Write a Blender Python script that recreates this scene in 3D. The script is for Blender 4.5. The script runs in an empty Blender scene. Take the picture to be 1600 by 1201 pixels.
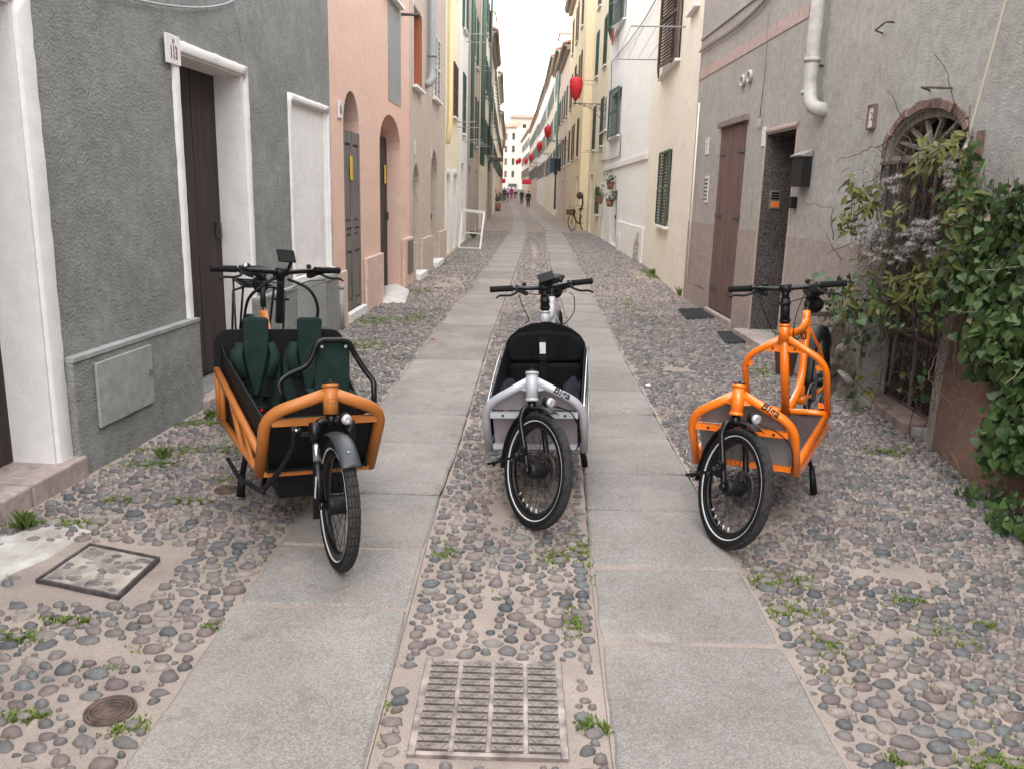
import bpy, bmesh, math, random
import numpy as np
from mathutils import Vector, Matrix, noise
random.seed(7); np.random.seed(7)
SC = bpy.context.scene
COL = SC.collection
R_ = math.radians
# ------------------------------------------------------------------ camera, sky, sun, exposure
CH, CF = 1.5, 1300.0
CP = math.atan((600.5 - 303) / CF); CRO = R_(1.5); CYA = R_(-0.3)
_f = Vector((math.sin(CYA)*math.cos(CP), math.cos(CYA)*math.cos(CP), -math.sin(CP)))
_r0 = Vector((math.cos(CYA), -math.sin(CYA), 0)); _u0 = _r0.cross(_f)
_r = math.cos(CRO)*_r0 + math.sin(CRO)*_u0; _u = -math.sin(CRO)*_r0 + math.cos(CRO)*_u0
CPOS = Vector((0, 0, CH))
cam_data = bpy.data.cameras.new('camera'); cam = bpy.data.objects.new('camera', cam_data); COL.objects.link(cam)
cam.matrix_world = Matrix(((_r.x, _u.x, -_f.x, 0), (_r.y, _u.y, -_f.y, 0), (_r.z, _u.z, -_f.z, CH), (0, 0, 0, 1)))
cam_data.sensor_fit = 'HORIZONTAL'; cam_data.sensor_width = 36; cam_data.lens = CF/1600*36
cam_data.clip_start = 0.05; cam_data.clip_end = 3000
cam_data.dof.use_dof = True; cam_data.dof.focus_distance = 4.2; cam_data.dof.aperture_fstop = 14
SC.camera = cam
def ray(x, y): return _f*CF + _r*(x-800) + _u*(600.5-y)
def gp(x, y, z=0.0):
    d = ray(x, y); return CPOS + d*((z-CH)/d.z)

world = bpy.data.worlds.new('World'); SC.world = world; world.use_nodes = True
wn = world.node_tree; wn.nodes.clear()
wo = wn.nodes.new('ShaderNodeOutputWorld'); bg = wn.nodes.new('ShaderNodeBackground')
sky = wn.nodes.new('ShaderNodeTexSky'); sky.sky_type = 'NISHITA'; sky.sun_disc = False
SUN_EL, SUN_AZ = R_(52), R_(188)
sky.sun_elevation = SUN_EL; sky.sun_rotation = SUN_AZ; sky.air_density = 1.0; sky.dust_density = 4.0
mixw = wn.nodes.new('ShaderNodeMix'); mixw.data_type = 'RGBA'; mixw.inputs[0].default_value = 0.86
cl = wn.nodes.new('ShaderNodeTexNoise'); cl.inputs['Scale'].default_value = 1.3; cl.inputs['Detail'].default_value = 4
crw = wn.nodes.new('ShaderNodeValToRGB')
crw.color_ramp.elements[0].color = (12.2, 12.6, 13.0, 1); crw.color_ramp.elements[1].color = (15.0, 15.2, 15.3, 1)
crw.color_ramp.elements[0].position = .3; crw.color_ramp.elements[1].position = .7
wn.links.new(cl.outputs[0], crw.inputs[0]); wn.links.new(sky.outputs[0], mixw.inputs[6]); wn.links.new(crw.outputs[0], mixw.inputs[7])
wn.links.new(mixw.outputs[2], bg.inputs[0]); bg.inputs[1].default_value = 0.15
wn.links.new(bg.outputs[0], wo.inputs[0])
sun_d = bpy.data.lights.new('sun', 'SUN'); sun = bpy.data.objects.new('sun', sun_d); COL.objects.link(sun)
sun_d.energy = 0.7; sun_d.angle = R_(35); sun_d.color = (1, .98, .96)
sd = Vector((math.sin(SUN_AZ)*math.cos(SUN_EL), math.cos(SUN_AZ)*math.cos(SUN_EL), math.sin(SUN_EL)))
sun.rotation_euler = sd.to_track_quat('Z', 'Y').to_euler()
SC.view_settings.view_transform = 'Standard'; SC.view_settings.look = 'None'
SC.view_settings.gamma = 1; SC.view_settings.use_curve_mapping = False
SC.view_settings.exposure = 0.95
SC.cycles.max_bounces = 6; SC.cycles.diffuse_bounces = 4

# ------------------------------------------------------------------ materials
def nmat(name):
    m = bpy.data.materials.new(name); m.use_nodes = True; nt = m.node_tree
    return m, nt, nt.nodes['Principled BSDF']
def N(nt, t, **k):
    n = nt.nodes.new(t)
    for a, b in k.items():
        if a in n.inputs: n.inputs[a].default_value = b
        else: setattr(n, a, b)
    return n
def rgb(c): return (c[0], c[1], c[2], 1)
def ramp(nt, a, b, p0=.35, p1=.65):
    r = nt.nodes.new('ShaderNodeValToRGB'); r.color_ramp.elements[0].color = rgb(a); r.color_ramp.elements[1].color = rgb(b)
    r.color_ramp.elements[0].position = p0; r.color_ramp.elements[1].position = p1; return r
def mixc(nt, fac, a, b, mode='MIX'):
    m = nt.nodes.new('ShaderNodeMix'); m.data_type = 'RGBA'; m.blend_type = mode
    L = nt.links.new
    for i, v in ((0, fac), (6, a), (7, b)):
        if isinstance(v, bpy.types.NodeSocket): L(v, m.inputs[i])
        elif i == 0: m.inputs[0].default_value = v
        else: m.inputs[i].default_value = rgb(v)
    return m.outputs[2]
def plain(name, col, rough=.5, metal=0, var=0.0, scale=30, bump=0, bs=200, coat=0, spec=None):
    m, nt, b = nmat(name); L = nt.links.new
    b.inputs['Roughness'].default_value = rough; b.inputs['Metallic'].default_value = metal
    b.inputs['Base Color'].default_value = rgb(col)
    if coat: b.inputs['Coat Weight'].default_value = coat; b.inputs['Coat Roughness'].default_value = .08
    if spec is not None: b.inputs['Specular IOR Level'].default_value = spec
    tc = N(nt, 'ShaderNodeTexCoord')
    if var:
        n = N(nt, 'ShaderNodeTexNoise', Scale=scale, Detail=5); L(tc.outputs['Object'], n.inputs['Vector'])
        r = ramp(nt, [c*(1-var) for c in col], [min(1, c*(1+var)) for c in col]); L(n.outputs[0], r.inputs[0]); L(r.outputs[0], b.inputs['Base Color'])
        rr = N(nt, 'ShaderNodeMapRange'); rr.inputs[3].default_value = max(0, rough-.1); rr.inputs[4].default_value = min(1, rough+.12)
        L(n.outputs[0], rr.inputs[0]); L(rr.outputs[0], b.inputs['Roughness'])
    if bump:
        n2 = N(nt, 'ShaderNodeTexNoise', Scale=bs, Detail=3); L(tc.outputs['Object'], n2.inputs['Vector'])
        bu = N(nt, 'ShaderNodeBump', Strength=bump, Distance=.002); L(n2.outputs[0], bu.inputs['Height']); L(bu.outputs[0], b.inputs['Normal'])
    return m
def plaster(name, col, col2=None, stain=None, bs=60, bd=.01, bst=.5, big=1.0, streak=.35, mott=.13):
    """render / stucco: mottled base, vertical weather streaks, patches of a second colour, relief"""
    m, nt, b = nmat(name); L = nt.links.new; b.inputs['Roughness'].default_value = .92; b.inputs['Specular IOR Level'].default_value = .2
    tc = N(nt, 'ShaderNodeTexCoord'); mp = N(nt, 'ShaderNodeMapping'); L(tc.outputs['Object'], mp.inputs[0])
    col2 = col2 or [c*.8 for c in col]; stain = stain or [c*.6 for c in col]
    n1 = N(nt, 'ShaderNodeTexNoise', Scale=1.1*big, Detail=6, Roughness=.65); L(mp.outputs[0], n1.inputs['Vector'])
    r1 = ramp(nt, (0, 0, 0), (1, 1, 1), .4, .68); L(n1.outputs[0], r1.inputs[0])
    c = mixc(nt, r1.outputs[0], col, col2)
    mp2 = N(nt, 'ShaderNodeMapping'); mp2.inputs['Scale'].default_value = (5, 5, .5); L(tc.outputs['Object'], mp2.inputs[0])
    n2 = N(nt, 'ShaderNodeTexNoise', Scale=1.6, Detail=5, Roughness=.6); L(mp2.outputs[0], n2.inputs['Vector'])
    r2 = ramp(nt, (0, 0, 0), (streak, streak, streak), .5, .8); L(n2.outputs[0], r2.inputs[0])
    c = mixc(nt, r2.outputs[0], c, stain)
    n4 = N(nt, 'ShaderNodeTexNoise', Scale=14, Detail=5); L(mp.outputs[0], n4.inputs['Vector'])
    r4 = ramp(nt, (1-mott,)*3, (1+mott*.5,)*3, .35, .65); L(n4.outputs[0], r4.inputs[0])
    c = mixc(nt, 1.0, c, r4.outputs[0], 'MULTIPLY'); L(c, b.inputs['Base Color'])
    n3 = N(nt, 'ShaderNodeTexNoise', Scale=bs, Detail=4, Roughness=.55); L(mp.outputs[0], n3.inputs['Vector'])
    n5 = N(nt, 'ShaderNodeTexNoise', Scale=3, Detail=2); L(mp.outputs[0], n5.inputs['Vector'])
    bu0 = N(nt, 'ShaderNodeBump', Strength=.4, Distance=.05); L(n5.outputs[0], bu0.inputs['Height'])
    n9 = N(nt, 'ShaderNodeTexNoise', Scale=2.3, Detail=3); L(mp.outputs[0], n9.inputs['Vector']); r9 = ramp(nt, (.35, .35, .35), (1, 1, 1), .35, .6); L(n9.outputs[0], r9.inputs[0])
    nv = N(nt, 'ShaderNodeTexNoise', Scale=bs*2.3, Detail=3, Roughness=.7); L(mp.outputs[0], nv.inputs['Vector'])
    av = N(nt, 'ShaderNodeMath', operation='MULTIPLY_ADD'); L(nv.outputs[0], av.inputs[0]); av.inputs[1].default_value = .45; L(n3.outputs[0], av.inputs[2])
    mh = N(nt, 'ShaderNodeMath', operation='MULTIPLY'); L(av.outputs[0], mh.inputs[0]); L(r9.outputs[0], mh.inputs[1])
    bu = N(nt, 'ShaderNodeBump', Strength=bst, Distance=bd); L(mh.outputs[0], bu.inputs['Height']); L(bu0.outputs[0], bu.inputs['Normal']); L(bu.outputs[0], b.inputs['Normal'])
    return m
def wood(name, col, col2, axis=2, rough=.75, sc=14):
    m, nt, b = nmat(name); L = nt.links.new; b.inputs['Roughness'].default_value = rough
    tc = N(nt, 'ShaderNodeTexCoord'); mp = N(nt, 'ShaderNodeMapping'); s = [sc*2.5]*3; s[axis] = sc*.12; mp.inputs['Scale'].default_value = s
    oi = N(nt, 'ShaderNodeObjectInfo'); L(tc.outputs['Object'], mp.inputs[0]); L(oi.outputs['Random'], mp.inputs['Location'])
    n = N(nt, 'ShaderNodeTexNoise', Scale=1, Detail=6, Roughness=.7); L(mp.outputs[0], n.inputs['Vector'])
    r = ramp(nt, col2, col, .38, .62); L(n.outputs[0], r.inputs[0]); L(r.outputs[0], b.inputs['Base Color'])
    bu = N(nt, 'ShaderNodeBump', Strength=.5, Distance=.004); L(n.outputs[0], bu.inputs['Height']); L(bu.outputs[0], b.inputs['Normal'])
    return m
def granite(name, a, b_, c_, sc=160, rnd=.12, rough=.75, warm=None, worn=False):
    m, nt, b = nmat(name); L = nt.links.new; b.inputs['Roughness'].default_value = rough; b.inputs['Specular IOR Level'].default_value = .3
    ge = N(nt, 'ShaderNodeNewGeometry')
    v = N(nt, 'ShaderNodeTexVoronoi', Scale=sc); L(ge.outputs['Position'], v.inputs['Vector'])
    n = N(nt, 'ShaderNodeTexNoise', Scale=2.2, Detail=6, Roughness=.6); L(ge.outputs['Position'], n.inputs['Vector'])
    r = nt.nodes.new('ShaderNodeValToRGB'); e = r.color_ramp.elements; e[0].color = rgb(a); e[1].color = rgb(c_); e[0].position = .1; e[1].position = .9
    x = r.color_ramp.elements.new(.5); x.color = rgb(b_)
    sp = N(nt, 'ShaderNodeSeparateColor'); L(v.outputs['Color'], sp.inputs[0]); L(sp.outputs[0], r.inputs[0])
    r2 = ramp(nt, (.8, .78, .76), (1.1, 1.1, 1.1), .3, .7); L(n.outputs[0], r2.inputs[0])
    c = mixc(nt, 1.0, r.outputs[0], r2.outputs[0], 'MULTIPLY')
    oi = N(nt, 'ShaderNodeObjectInfo'); mr = N(nt, 'ShaderNodeMapRange'); mr.inputs[3].default_value = 1-rnd; mr.inputs[4].default_value = 1+rnd*.6
    L(oi.outputs['Random'], mr.inputs[0]); c = mixc(nt, 1.0, c, mr.outputs[0], 'MULTIPLY')
    if warm:
        n6 = N(nt, 'ShaderNodeTexNoise', Scale=1.1, Detail=5); L(ge.outputs['Position'], n6.inputs['Vector'])
        r6 = ramp(nt, (0, 0, 0), (.55, .55, .55), .5, .75); L(n6.outputs[0], r6.inputs[0]); c = mixc(nt, r6.outputs[0], c, warm)
    if worn:   # dirt spots, scuffs, pale worn blotches
        n7 = N(nt, 'ShaderNodeTexNoise', Scale=6, Detail=8, Roughness=.75); L(ge.outputs['Position'], n7.inputs['Vector'])
        r7 = ramp(nt, (0, 0, 0), (.7, .7, .7), .55, .70); L(n7.outputs[0], r7.inputs[0]); c = mixc(nt, r7.outputs[0], c, (.13, .115, .105))
        n8 = N(nt, 'ShaderNodeTexNoise', Scale=2.1, Detail=7, Roughness=.7); L(ge.outputs['Position'], n8.inputs['Vector'])
        r8 = ramp(nt, (0, 0, 0), (.35, .35, .35), .56, .7); L(n8.outputs[0], r8.inputs[0]); c = mixc(nt, r8.outputs[0], c, (.44, .40, .37))
    L(c, b.inputs['Base Color'])
    n3 = N(nt, 'ShaderNodeTexNoise', Scale=90, Detail=4); L(ge.outputs['Position'], n3.inputs['Vector'])
    bu = N(nt, 'ShaderNodeBump', Strength=.5, Distance=.003); L(n3.outputs[0], bu.inputs['Height']); L(bu.outputs[0], b.inputs['Normal'])
    return m
def pebble_mat(name, attr):
    m, nt, b = nmat(name); L = nt.links.new; b.inputs['Roughness'].default_value = .6; b.inputs['Specular IOR Level'].default_value = .35
    if attr: s = N(nt, 'ShaderNodeAttribute', attribute_name='tint').outputs['Fac']
    else: s = N(nt, 'ShaderNodeObjectInfo').outputs['Random']
    r = nt.nodes.new('ShaderNodeValToRGB'); r.color_ramp.interpolation = 'CONSTANT'
    cols = [(.130, .110, .110), (.105, .108, .115), (.160, .130, .125), (.088, .085, .088), (.20, .178, .165), (.125, .128, .130), (.135, .105, .102), (.072, .077, .084), (.235, .205, .185), (.150, .133, .132), (.110, .105, .108), (.175, .153, .142)]
    e = r.color_ramp.elements; e[0].color = rgb(cols[0]); e[1].position = 1/12; e[1].color = rgb(cols[1])
    for i in range(2, 12): q = e.new(i/12); q.color = rgb(cols[i])
    L(s, r.inputs[0])
    ge = N(nt, 'ShaderNodeNewGeometry'); n = N(nt, 'ShaderNodeTexNoise', Scale=70, Detail=5, Roughness=.65); L(ge.outputs['Position'], n.inputs['Vector'])
    r2 = ramp(nt, (.72, .72, .72), (1.28, 1.26, 1.24), .3, .7); L(n.outputs[0], r2.inputs[0])
    c = mixc(nt, 1.0, r.outputs[0], r2.outputs[0], 'MULTIPLY')
    n2 = N(nt, 'ShaderNodeTexNoise', Scale=5, Detail=4); L(ge.outputs['Position'], n2.inputs['Vector'])
    r3 = ramp(nt, (0, 0, 0), (.30, .30, .30), .45, .7); L(n2.outputs[0], r3.inputs[0])
    c = mixc(nt, r3.outputs[0], c, (.34, .265, .215)); L(c, b.inputs['Base Color'])   # dust lying on the stones
    bu = N(nt, 'ShaderNodeBump', Strength=.4, Distance=.003); L(n.outputs[0], bu.inputs['Height']); L(bu.outputs[0], b.inputs['Normal'])
    return m
def sand_mat():
    m, nt, b = nmat('sand'); L = nt.links.new; b.inputs['Roughness'].default_value = .95; b.inputs['Specular IOR Level'].default_value = .15
    ge = N(nt, 'ShaderNodeNewGeometry')
    n = N(nt, 'ShaderNodeTexNoise', Scale=2.5, Detail=8, Roughness=.65); L(ge.outputs['Position'], n.inputs['Vector'])
    r = ramp(nt, (.25, .205, .183), (.385, .318, .277), .3, .65); L(n.outputs[0], r.inputs[0])
    n2 = N(nt, 'ShaderNodeTexNoise', Scale=260, Detail=4, Roughness=.7); L(ge.outputs['Position'], n2.inputs['Vector'])
    r2 = ramp(nt, (.65, .65, .65), (1.25, 1.25, 1.25), .3, .7); L(n2.outputs[0], r2.inputs[0])
    c = mixc(nt, 1.0, r.outputs[0], r2.outputs[0], 'MULTIPLY')
    v = N(nt, 'ShaderNodeTexVoronoi', Scale=60); L(ge.outputs['Position'], v.inputs['Vector'])   # small grit
    r4 = ramp(nt, (1, 1, 1), (0, 0, 0), .10, .16); L(v.outputs['Distance'], r4.inputs[0])
    c = mixc(nt, r4.outputs[0], c, (.16, .14, .135))
    mpv = N(nt, 'ShaderNodeMapping'); mpv.inputs['Scale'].default_value = (.7, 1, 1); L(ge.outputs['Position'], mpv.inputs[0])
    v2 = N(nt, 'ShaderNodeTexVoronoi', Scale=15); L(mpv.outputs[0], v2.inputs['Vector']); sp = N(nt, 'ShaderNodeSeparateXYZ'); L(ge.outputs['Position'], sp.inputs[0])
    rs_ = ramp(nt, (.105, .09, .09), (.20, .17, .16), .2, .8); sc_ = N(nt, 'ShaderNodeSeparateColor'); L(v2.outputs['Color'], sc_.inputs[0]); L(sc_.outputs[0], rs_.inputs[0])
    rd = ramp(nt, (1, 1, 1), (0, 0, 0), .36, .5); L(v2.outputs['Distance'], rd.inputs[0]); fy = N(nt, 'ShaderNodeMapRange'); fy.inputs[1].default_value = 31; fy.inputs[2].default_value = 35; L(sp.outputs[1], fy.inputs[0])
    mm = N(nt, 'ShaderNodeMath', operation='MULTIPLY'); L(rd.outputs[0], mm.inputs[0]); L(fy.outputs[0], mm.inputs[1]); c = mixc(nt, mm.outputs[0], c, rs_.outputs[0])
    L(c, b.inputs['Base Color'])
    bu = N(nt, 'ShaderNodeBump', Strength=.6, Distance=.004); L(n2.outputs[0], bu.inputs['Height']); L(bu.outputs[0], b.inputs['Normal'])
    return m
def leafmat(name, a, b_, tr=.25, rough=.45):
    m, nt, b = nmat(name); L = nt.links.new; b.inputs['Specular IOR Level'].default_value = .3; b.inputs['Roughness'].default_value = rough
    ge = N(nt, 'ShaderNodeNewGeometry'); n = N(nt, 'ShaderNodeTexNoise', Scale=7, Detail=3); L(ge.outputs['Position'], n.inputs['Vector'])
    oi = N(nt, 'ShaderNodeObjectInfo'); 
    w = N(nt, 'ShaderNodeTexWhiteNoise'); L(ge.outputs['Random Per Island'], w.inputs['Vector']); 
    ad = N(nt, 'ShaderNodeMath', operation='ADD'); L(n.outputs[0], ad.inputs[0])
    mu = N(nt, 'ShaderNodeMath', operation='MULTIPLY_ADD'); L(w.outputs[0], mu.inputs[0]); mu.inputs[1].default_value = .5; mu.inputs[2].default_value = -.25
    mu2 = N(nt, 'ShaderNodeMath', operation='MULTIPLY_ADD'); L(oi.outputs['Random'], mu2.inputs[0]); mu2.inputs[1].default_value = .3; L(mu.outputs[0], mu2.inputs[2]); L(mu2.outputs[0], ad.inputs[1])
    r = ramp(nt, a, b_, .3, .9); L(ad.outputs[0], r.inputs[0]); L(r.outputs[0], b.inputs['Base Color'])
    tb = N(nt, 'ShaderNodeBsdfTranslucent'); L(r.outputs[0], tb.inputs[0]); ms = N(nt, 'ShaderNodeMixShader'); ms.inputs[0].default_value = tr
    L(b.outputs[0], ms.inputs[1]); L(tb.outputs[0], ms.inputs[2]); L(ms.outputs[0], nt.nodes['Material Output'].inputs[0])
    return m
M = {}
M['sand'] = sand_mat()
M['slab'] = granite('granite_slab', (.195, .178, .168), (.250, .229, .214), (.318, .292, .274), 210, .17, warm=(.33, .275, .235), worn=True)
M['granite_dark'] = granite('granite_dark', (.03, .028, .028), (.10, .085, .082), (.19, .165, .16), 130, 0, .3)
M['stone_step'] = granite('stone_step', (.32, .26, .24), (.38, .30, .28), (.42, .36, .33), 30, 0)
M['cobble'] = pebble_mat('cobble', False); M['cobble_fill'] = pebble_mat('cobble_fill', True)
M['rubble_dark'] = plain('rubble_earth', (.15, .125, .105), .95, var=.5, scale=14, bump=1, bs=60)
M['rubble'] = plain('rubble', (.30, .26, .23), .9, var=.4, scale=9, bump=.8, bs=60)
M['grey'] = plaster('grey_roughcast', (.285, .285, .268), (.245, .248, .236), (.34, .335, .32), bs=55, bd=.03, bst=.9, streak=.25)
M['grey_smooth'] = plaster('grey_smooth', (.32, .325, .315), (.28, .285, .275), bs=40, bd=.006, bst=.5)
M['white'] = plaster('white_plaster', (.76, .73, .71), (.72, .69, .67), (.60, .55, .51), streak=.25, mott=.04, bs=50, bd=.006, bst=.6)
M['pink'] = plaster('pink_plaster', (.72, .475, .385), (.69, .51, .43), (.65, .43, .35), bs=40, bd=.003, big=.5, mott=.05, bst=.3, streak=.5)
M['pink_old'] = plaster('pink_dado', (.66, .46, .38), (.60, .46, .40), (.56, .48, .42), bs=40, bd=.008)
M['beige'] = plaster('beige_plaster', (.54, .46, .40), (.50, .42, .365), (.40, .35, .31), bs=40, bd=.01)
M['yellow'] = plaster('yellow_plaster', (.82, .73, .56), (.77, .68, .53), (.6, .5, .38), mott=.05, bs=30, bd=.004)
M['yellow2'] = plaster('ochre_plaster', (.80, .66, .45), (.75, .63, .45), (.6, .48, .33), mott=.05, bs=30, bd=.004)
M['cream'] = plaster('cream_plaster', (.83, .77, .67), (.79, .72, .62), (.64, .56, .48), mott=.05, bs=30, bd=.005)
M['offwhite'] = plaster('offwhite_plaster', (.82, .80, .78), (.77, .75, .73), (.55, .53, .50), mott=.05, bs=30, bd=.006)
M['old'] = plaster('weathered_plaster', (.50, .43, .37), (.40, .34, .29), (.26, .22, .19), bs=30, bd=.01, streak=.6)
M['peach'] = plaster('peach_plaster', (.70, .56, .48), (.65, .53, .46), (.48, .38, .33), bs=30, bd=.005)
M['greige'] = plaster('greige_roughcast', (.41, .388, .362), (.37, .345, .318), (.26, .232, .205), bs=60, bd=.016, bst=.85)
M['dado'] = plaster('mauve_dado', (.37, .308, .278), (.34, .282, .254), (.23, .195, .175), bs=48, bd=.014, bst=.8)
M['band'] = plaster('rose_band', (.48, .36, .32), (.43, .34, .31), bs=40, bd=.008)
M['batter'] = plaster('clay_base', (.24, .15, .115), (.19, .125, .10), (.1, .07, .06), bs=30, bd=.02, bst=.9)
M['whitewash'] = plaster('whitewash', (.50, .48, .45), (.33, .28, .25), (.3, .26, .23), bs=25, bd=.02, big=3)
M['wood_dark'] = wood('dark_wood', (.050, .032, .030), (.024, .015, .014))
M['wood_red'] = wood('red_brown_wood', (.17, .098, .086), (.095, .052, .045))
M['wood_grey'] = wood('weathered_wood', (.20, .175, .16), (.09, .075, .068))
M['wood_orange'] = wood('orange_wood', (.40, .14, .06), (.30, .10, .05))
M['wood_old'] = wood('old_grey_wood', (.27, .23, .20), (.14, .115, .10))
M['brick'] = plain('arch_brick', (.17, .105, .085), .95, var=.4, scale=20, bump=.8, bs=90)
M['dark'] = plain('dark_inside', (.008, .007, .007), .9)  # near-black; in openings this colour stands in for the shade inside
M['glass'] = plain('window_glass', (.03, .035, .04), .08)
M['sh_green'] = plain('green_shutter', (.05, .105, .085), .6, var=.25, scale=12)
M['sh_green2'] = plain('olive_shutter', (.055, .075, .050), .65, var=.25, scale=12)
M['sh_brown'] = plain('brown_shutter', (.085, .055, .045), .65, var=.25, scale=12)
M['sh_pale'] = plain('faded_brown_shutter', (.22, .16, .12), .7, var=.2)
M['sh_white'] = plain('white_shutter', (.62, .60, .58), .6, var=.08)
M['tile'] = plain('roof_tile', (.42, .24, .17), .9, var=.35, scale=8, bump=.6, bs=30)
M['ceramic'] = plain('ceramic', (.70, .68, .66), .25, var=.05)
M['ceramic_red'] = plain('ceramic_print', (.16, .02, .04), .3)
M['pipe_grey'] = plain('grey_pipe', (.30, .31, .32), .5, var=.12)
M['pipe_cream'] = plain('cream_pipe', (.42, .40, .37), .55, var=.15, scale=12)
M['pipe_yellow'] = plain('yellow_pipe', (.72, .56, .30), .5)
M['pipe_green'] = plain('green_pipe', (.075, .15, .125), .5, var=.2)
M['iron'] = plain('cast_iron', (.115, .10, .10), .5, .6, var=.35, scale=25, bump=.8, bs=160)
M['iron_rust'] = plain('rusty_iron', (.11, .075, .06), .8, .2, var=.5, scale=18, bump=.8, bs=120)
M['iron_worn'] = plain('worn_iron', (.27, .225, .205), .45, .5, var=.55, scale=14, bump=.6, bs=120)
M['steel'] = plain('steel', (.55, .55, .55), .3, 1, var=.1)
M['steel_dull'] = plain('dull_steel', (.30, .29, .28), .55, .8, var=.2)
M['black'] = plain('black_paint', (.0055, .0055, .006), .3, spec=.35, var=.15, scale=20)
M['blackm'] = plain('black_satin', (.0065, .0065, .007), .5, spec=.3, var=.2, scale=20)
M['plastic'] = plain('black_plastic', (.0065, .0065, .007), .6, spec=.28, bump=.3, bs=500)
M['grip'] = plain('grip_rubber', (.006, .006, .0065), .8, spec=.25, bump=.6, bs=400)
M['rubber'] = plain('tyre_rubber', (.010, .010, .0105), .85, spec=.25, var=.25, scale=30, bump=.3, bs=300)
M['tread'] = plain('tyre_tread', (.034, .033, .032), .9, spec=.25, var=.3, scale=40, bump=.3, bs=300)
M['reflex'] = plain('reflective_stripe', (.62, .62, .62), .35)
M['frame_orange'] = plain('bright_orange_paint', (.86, .185, .008), .28, var=.04, scale=6, coat=.6)
M['frame_ochre'] = plain('matt_orange_paint', (.44, .145, .028), .48, var=.05, scale=6)
M['frame_grey'] = plain('light_grey_paint', (.40, .405, .43), .33, var=.04, scale=6, coat=.4)
M['panel_pale'] = plain('mauve_board', (.26, .225, .235), .6, var=.15, scale=7)
M['panel_grey'] = plain('grey_board', (.175, .160, .158), .7, var=.2, scale=5)
M['board'] = plain('black_board', (.0055, .0055, .0055), .6, spec=.25, var=.2, scale=9)
M['fabric_green'] = plain('dark_green_fabric', (.016, .032, .028), .95, spec=.15, var=.2, scale=14, bump=.7, bs=900)
M['fabric_black'] = plain('black_fabric', (.0065, .0065, .0075), .9, spec=.2, var=.25, scale=12, bump=.7, bs=700)
M['fabric_navy'] = plain('navy_fabric', (.011, .010, .017), .85, spec=.2, var=.3, scale=9, bump=.6, bs=300)
M['fender'] = plain('charcoal_mudguard', (.030, .033, .038), .42, var=.1)
M['lens'] = plain('lamp_lens', (.75, .76, .78), .06, .6)
M['red'] = plain('red_plastic', (.5, .01, .01), .4)
M['white_paint'] = plain('white_metal_paint', (.72, .71, .70), .5, var=.08)
M['lantern'] = plain('red_cloth', (.48, .012, .022), .65, var=.15, scale=6)
M['mat'] = plain('door_mat', (.035, .036, .038), .95, var=.3, scale=60, bump=1, bs=300)
M['concrete'] = plaster('pale_concrete', (.58, .55, .52), (.48, .45, .42), bs=40, bd=.01)
M['kerb'] = plain('kerb_stone', (.24, .175, .155), .9, var=.3, scale=8, bump=.8, bs=60)
M['clay_frame'] = plain('clay_frame', (.17, .105, .085), .8, var=.2)
M['terracotta'] = plain('terracotta', (.26, .13, .09), .85, var=.25, scale=12, bump=.4, bs=80)
M['ivy'] = leafmat('ivy_leaf', (.013, .034, .012), (.075, .125, .036), .2, .4)
M['laurel'] = leafmat('olive_leaf', (.040, .048, .009), (.16, .165, .035), .25, .4)
M['dry'] = plain('dry_stems', (.075, .050, .036), .9, var=.4, scale=20)
M['vine'] = plain('vine_stem', (.21, .155, .10), .85, var=.3, scale=20)
M['fluff'] = plain('seed_fluff', (.33, .30, .28), .95, var=.3, scale=20)
M['grass'] = leafmat('grass_blade', (.06, .11, .02), (.20, .26, .06), .3, .6)
M['flower'] = plain('yellow_petal', (.65, .50, .03), .6)
M['skin'] = plain('skin', (.45, .28, .2), .6)
M['rope'] = plain('rope', (.42, .37, .30), .9)
M['orange_light'] = plain('intercom_light', (.8, .22, .04), .4)
M['cloth_red'] = plain('cloth_red', (.35, .01, .03), .9)
M['cloth_dark'] = plain('cloth_dark', (.02, .022, .028), .9)
M['cloth_pink'] = plain('cloth_magenta', (.40, .02, .19), .9)
M['cloth_white'] = plain('cloth_white', (.6, .6, .6), .9)
M['cloth_blue'] = plain('cloth_blue', (.05, .07, .12), .9)
M['yellow_sign'] = plain('yellow_sticker', (.65, .42, .04), .5)
M['wicker'] = plain('wicker', (.12, .06, .03), .9, var=.4, scale=80, bump=1, bs=200)

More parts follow.
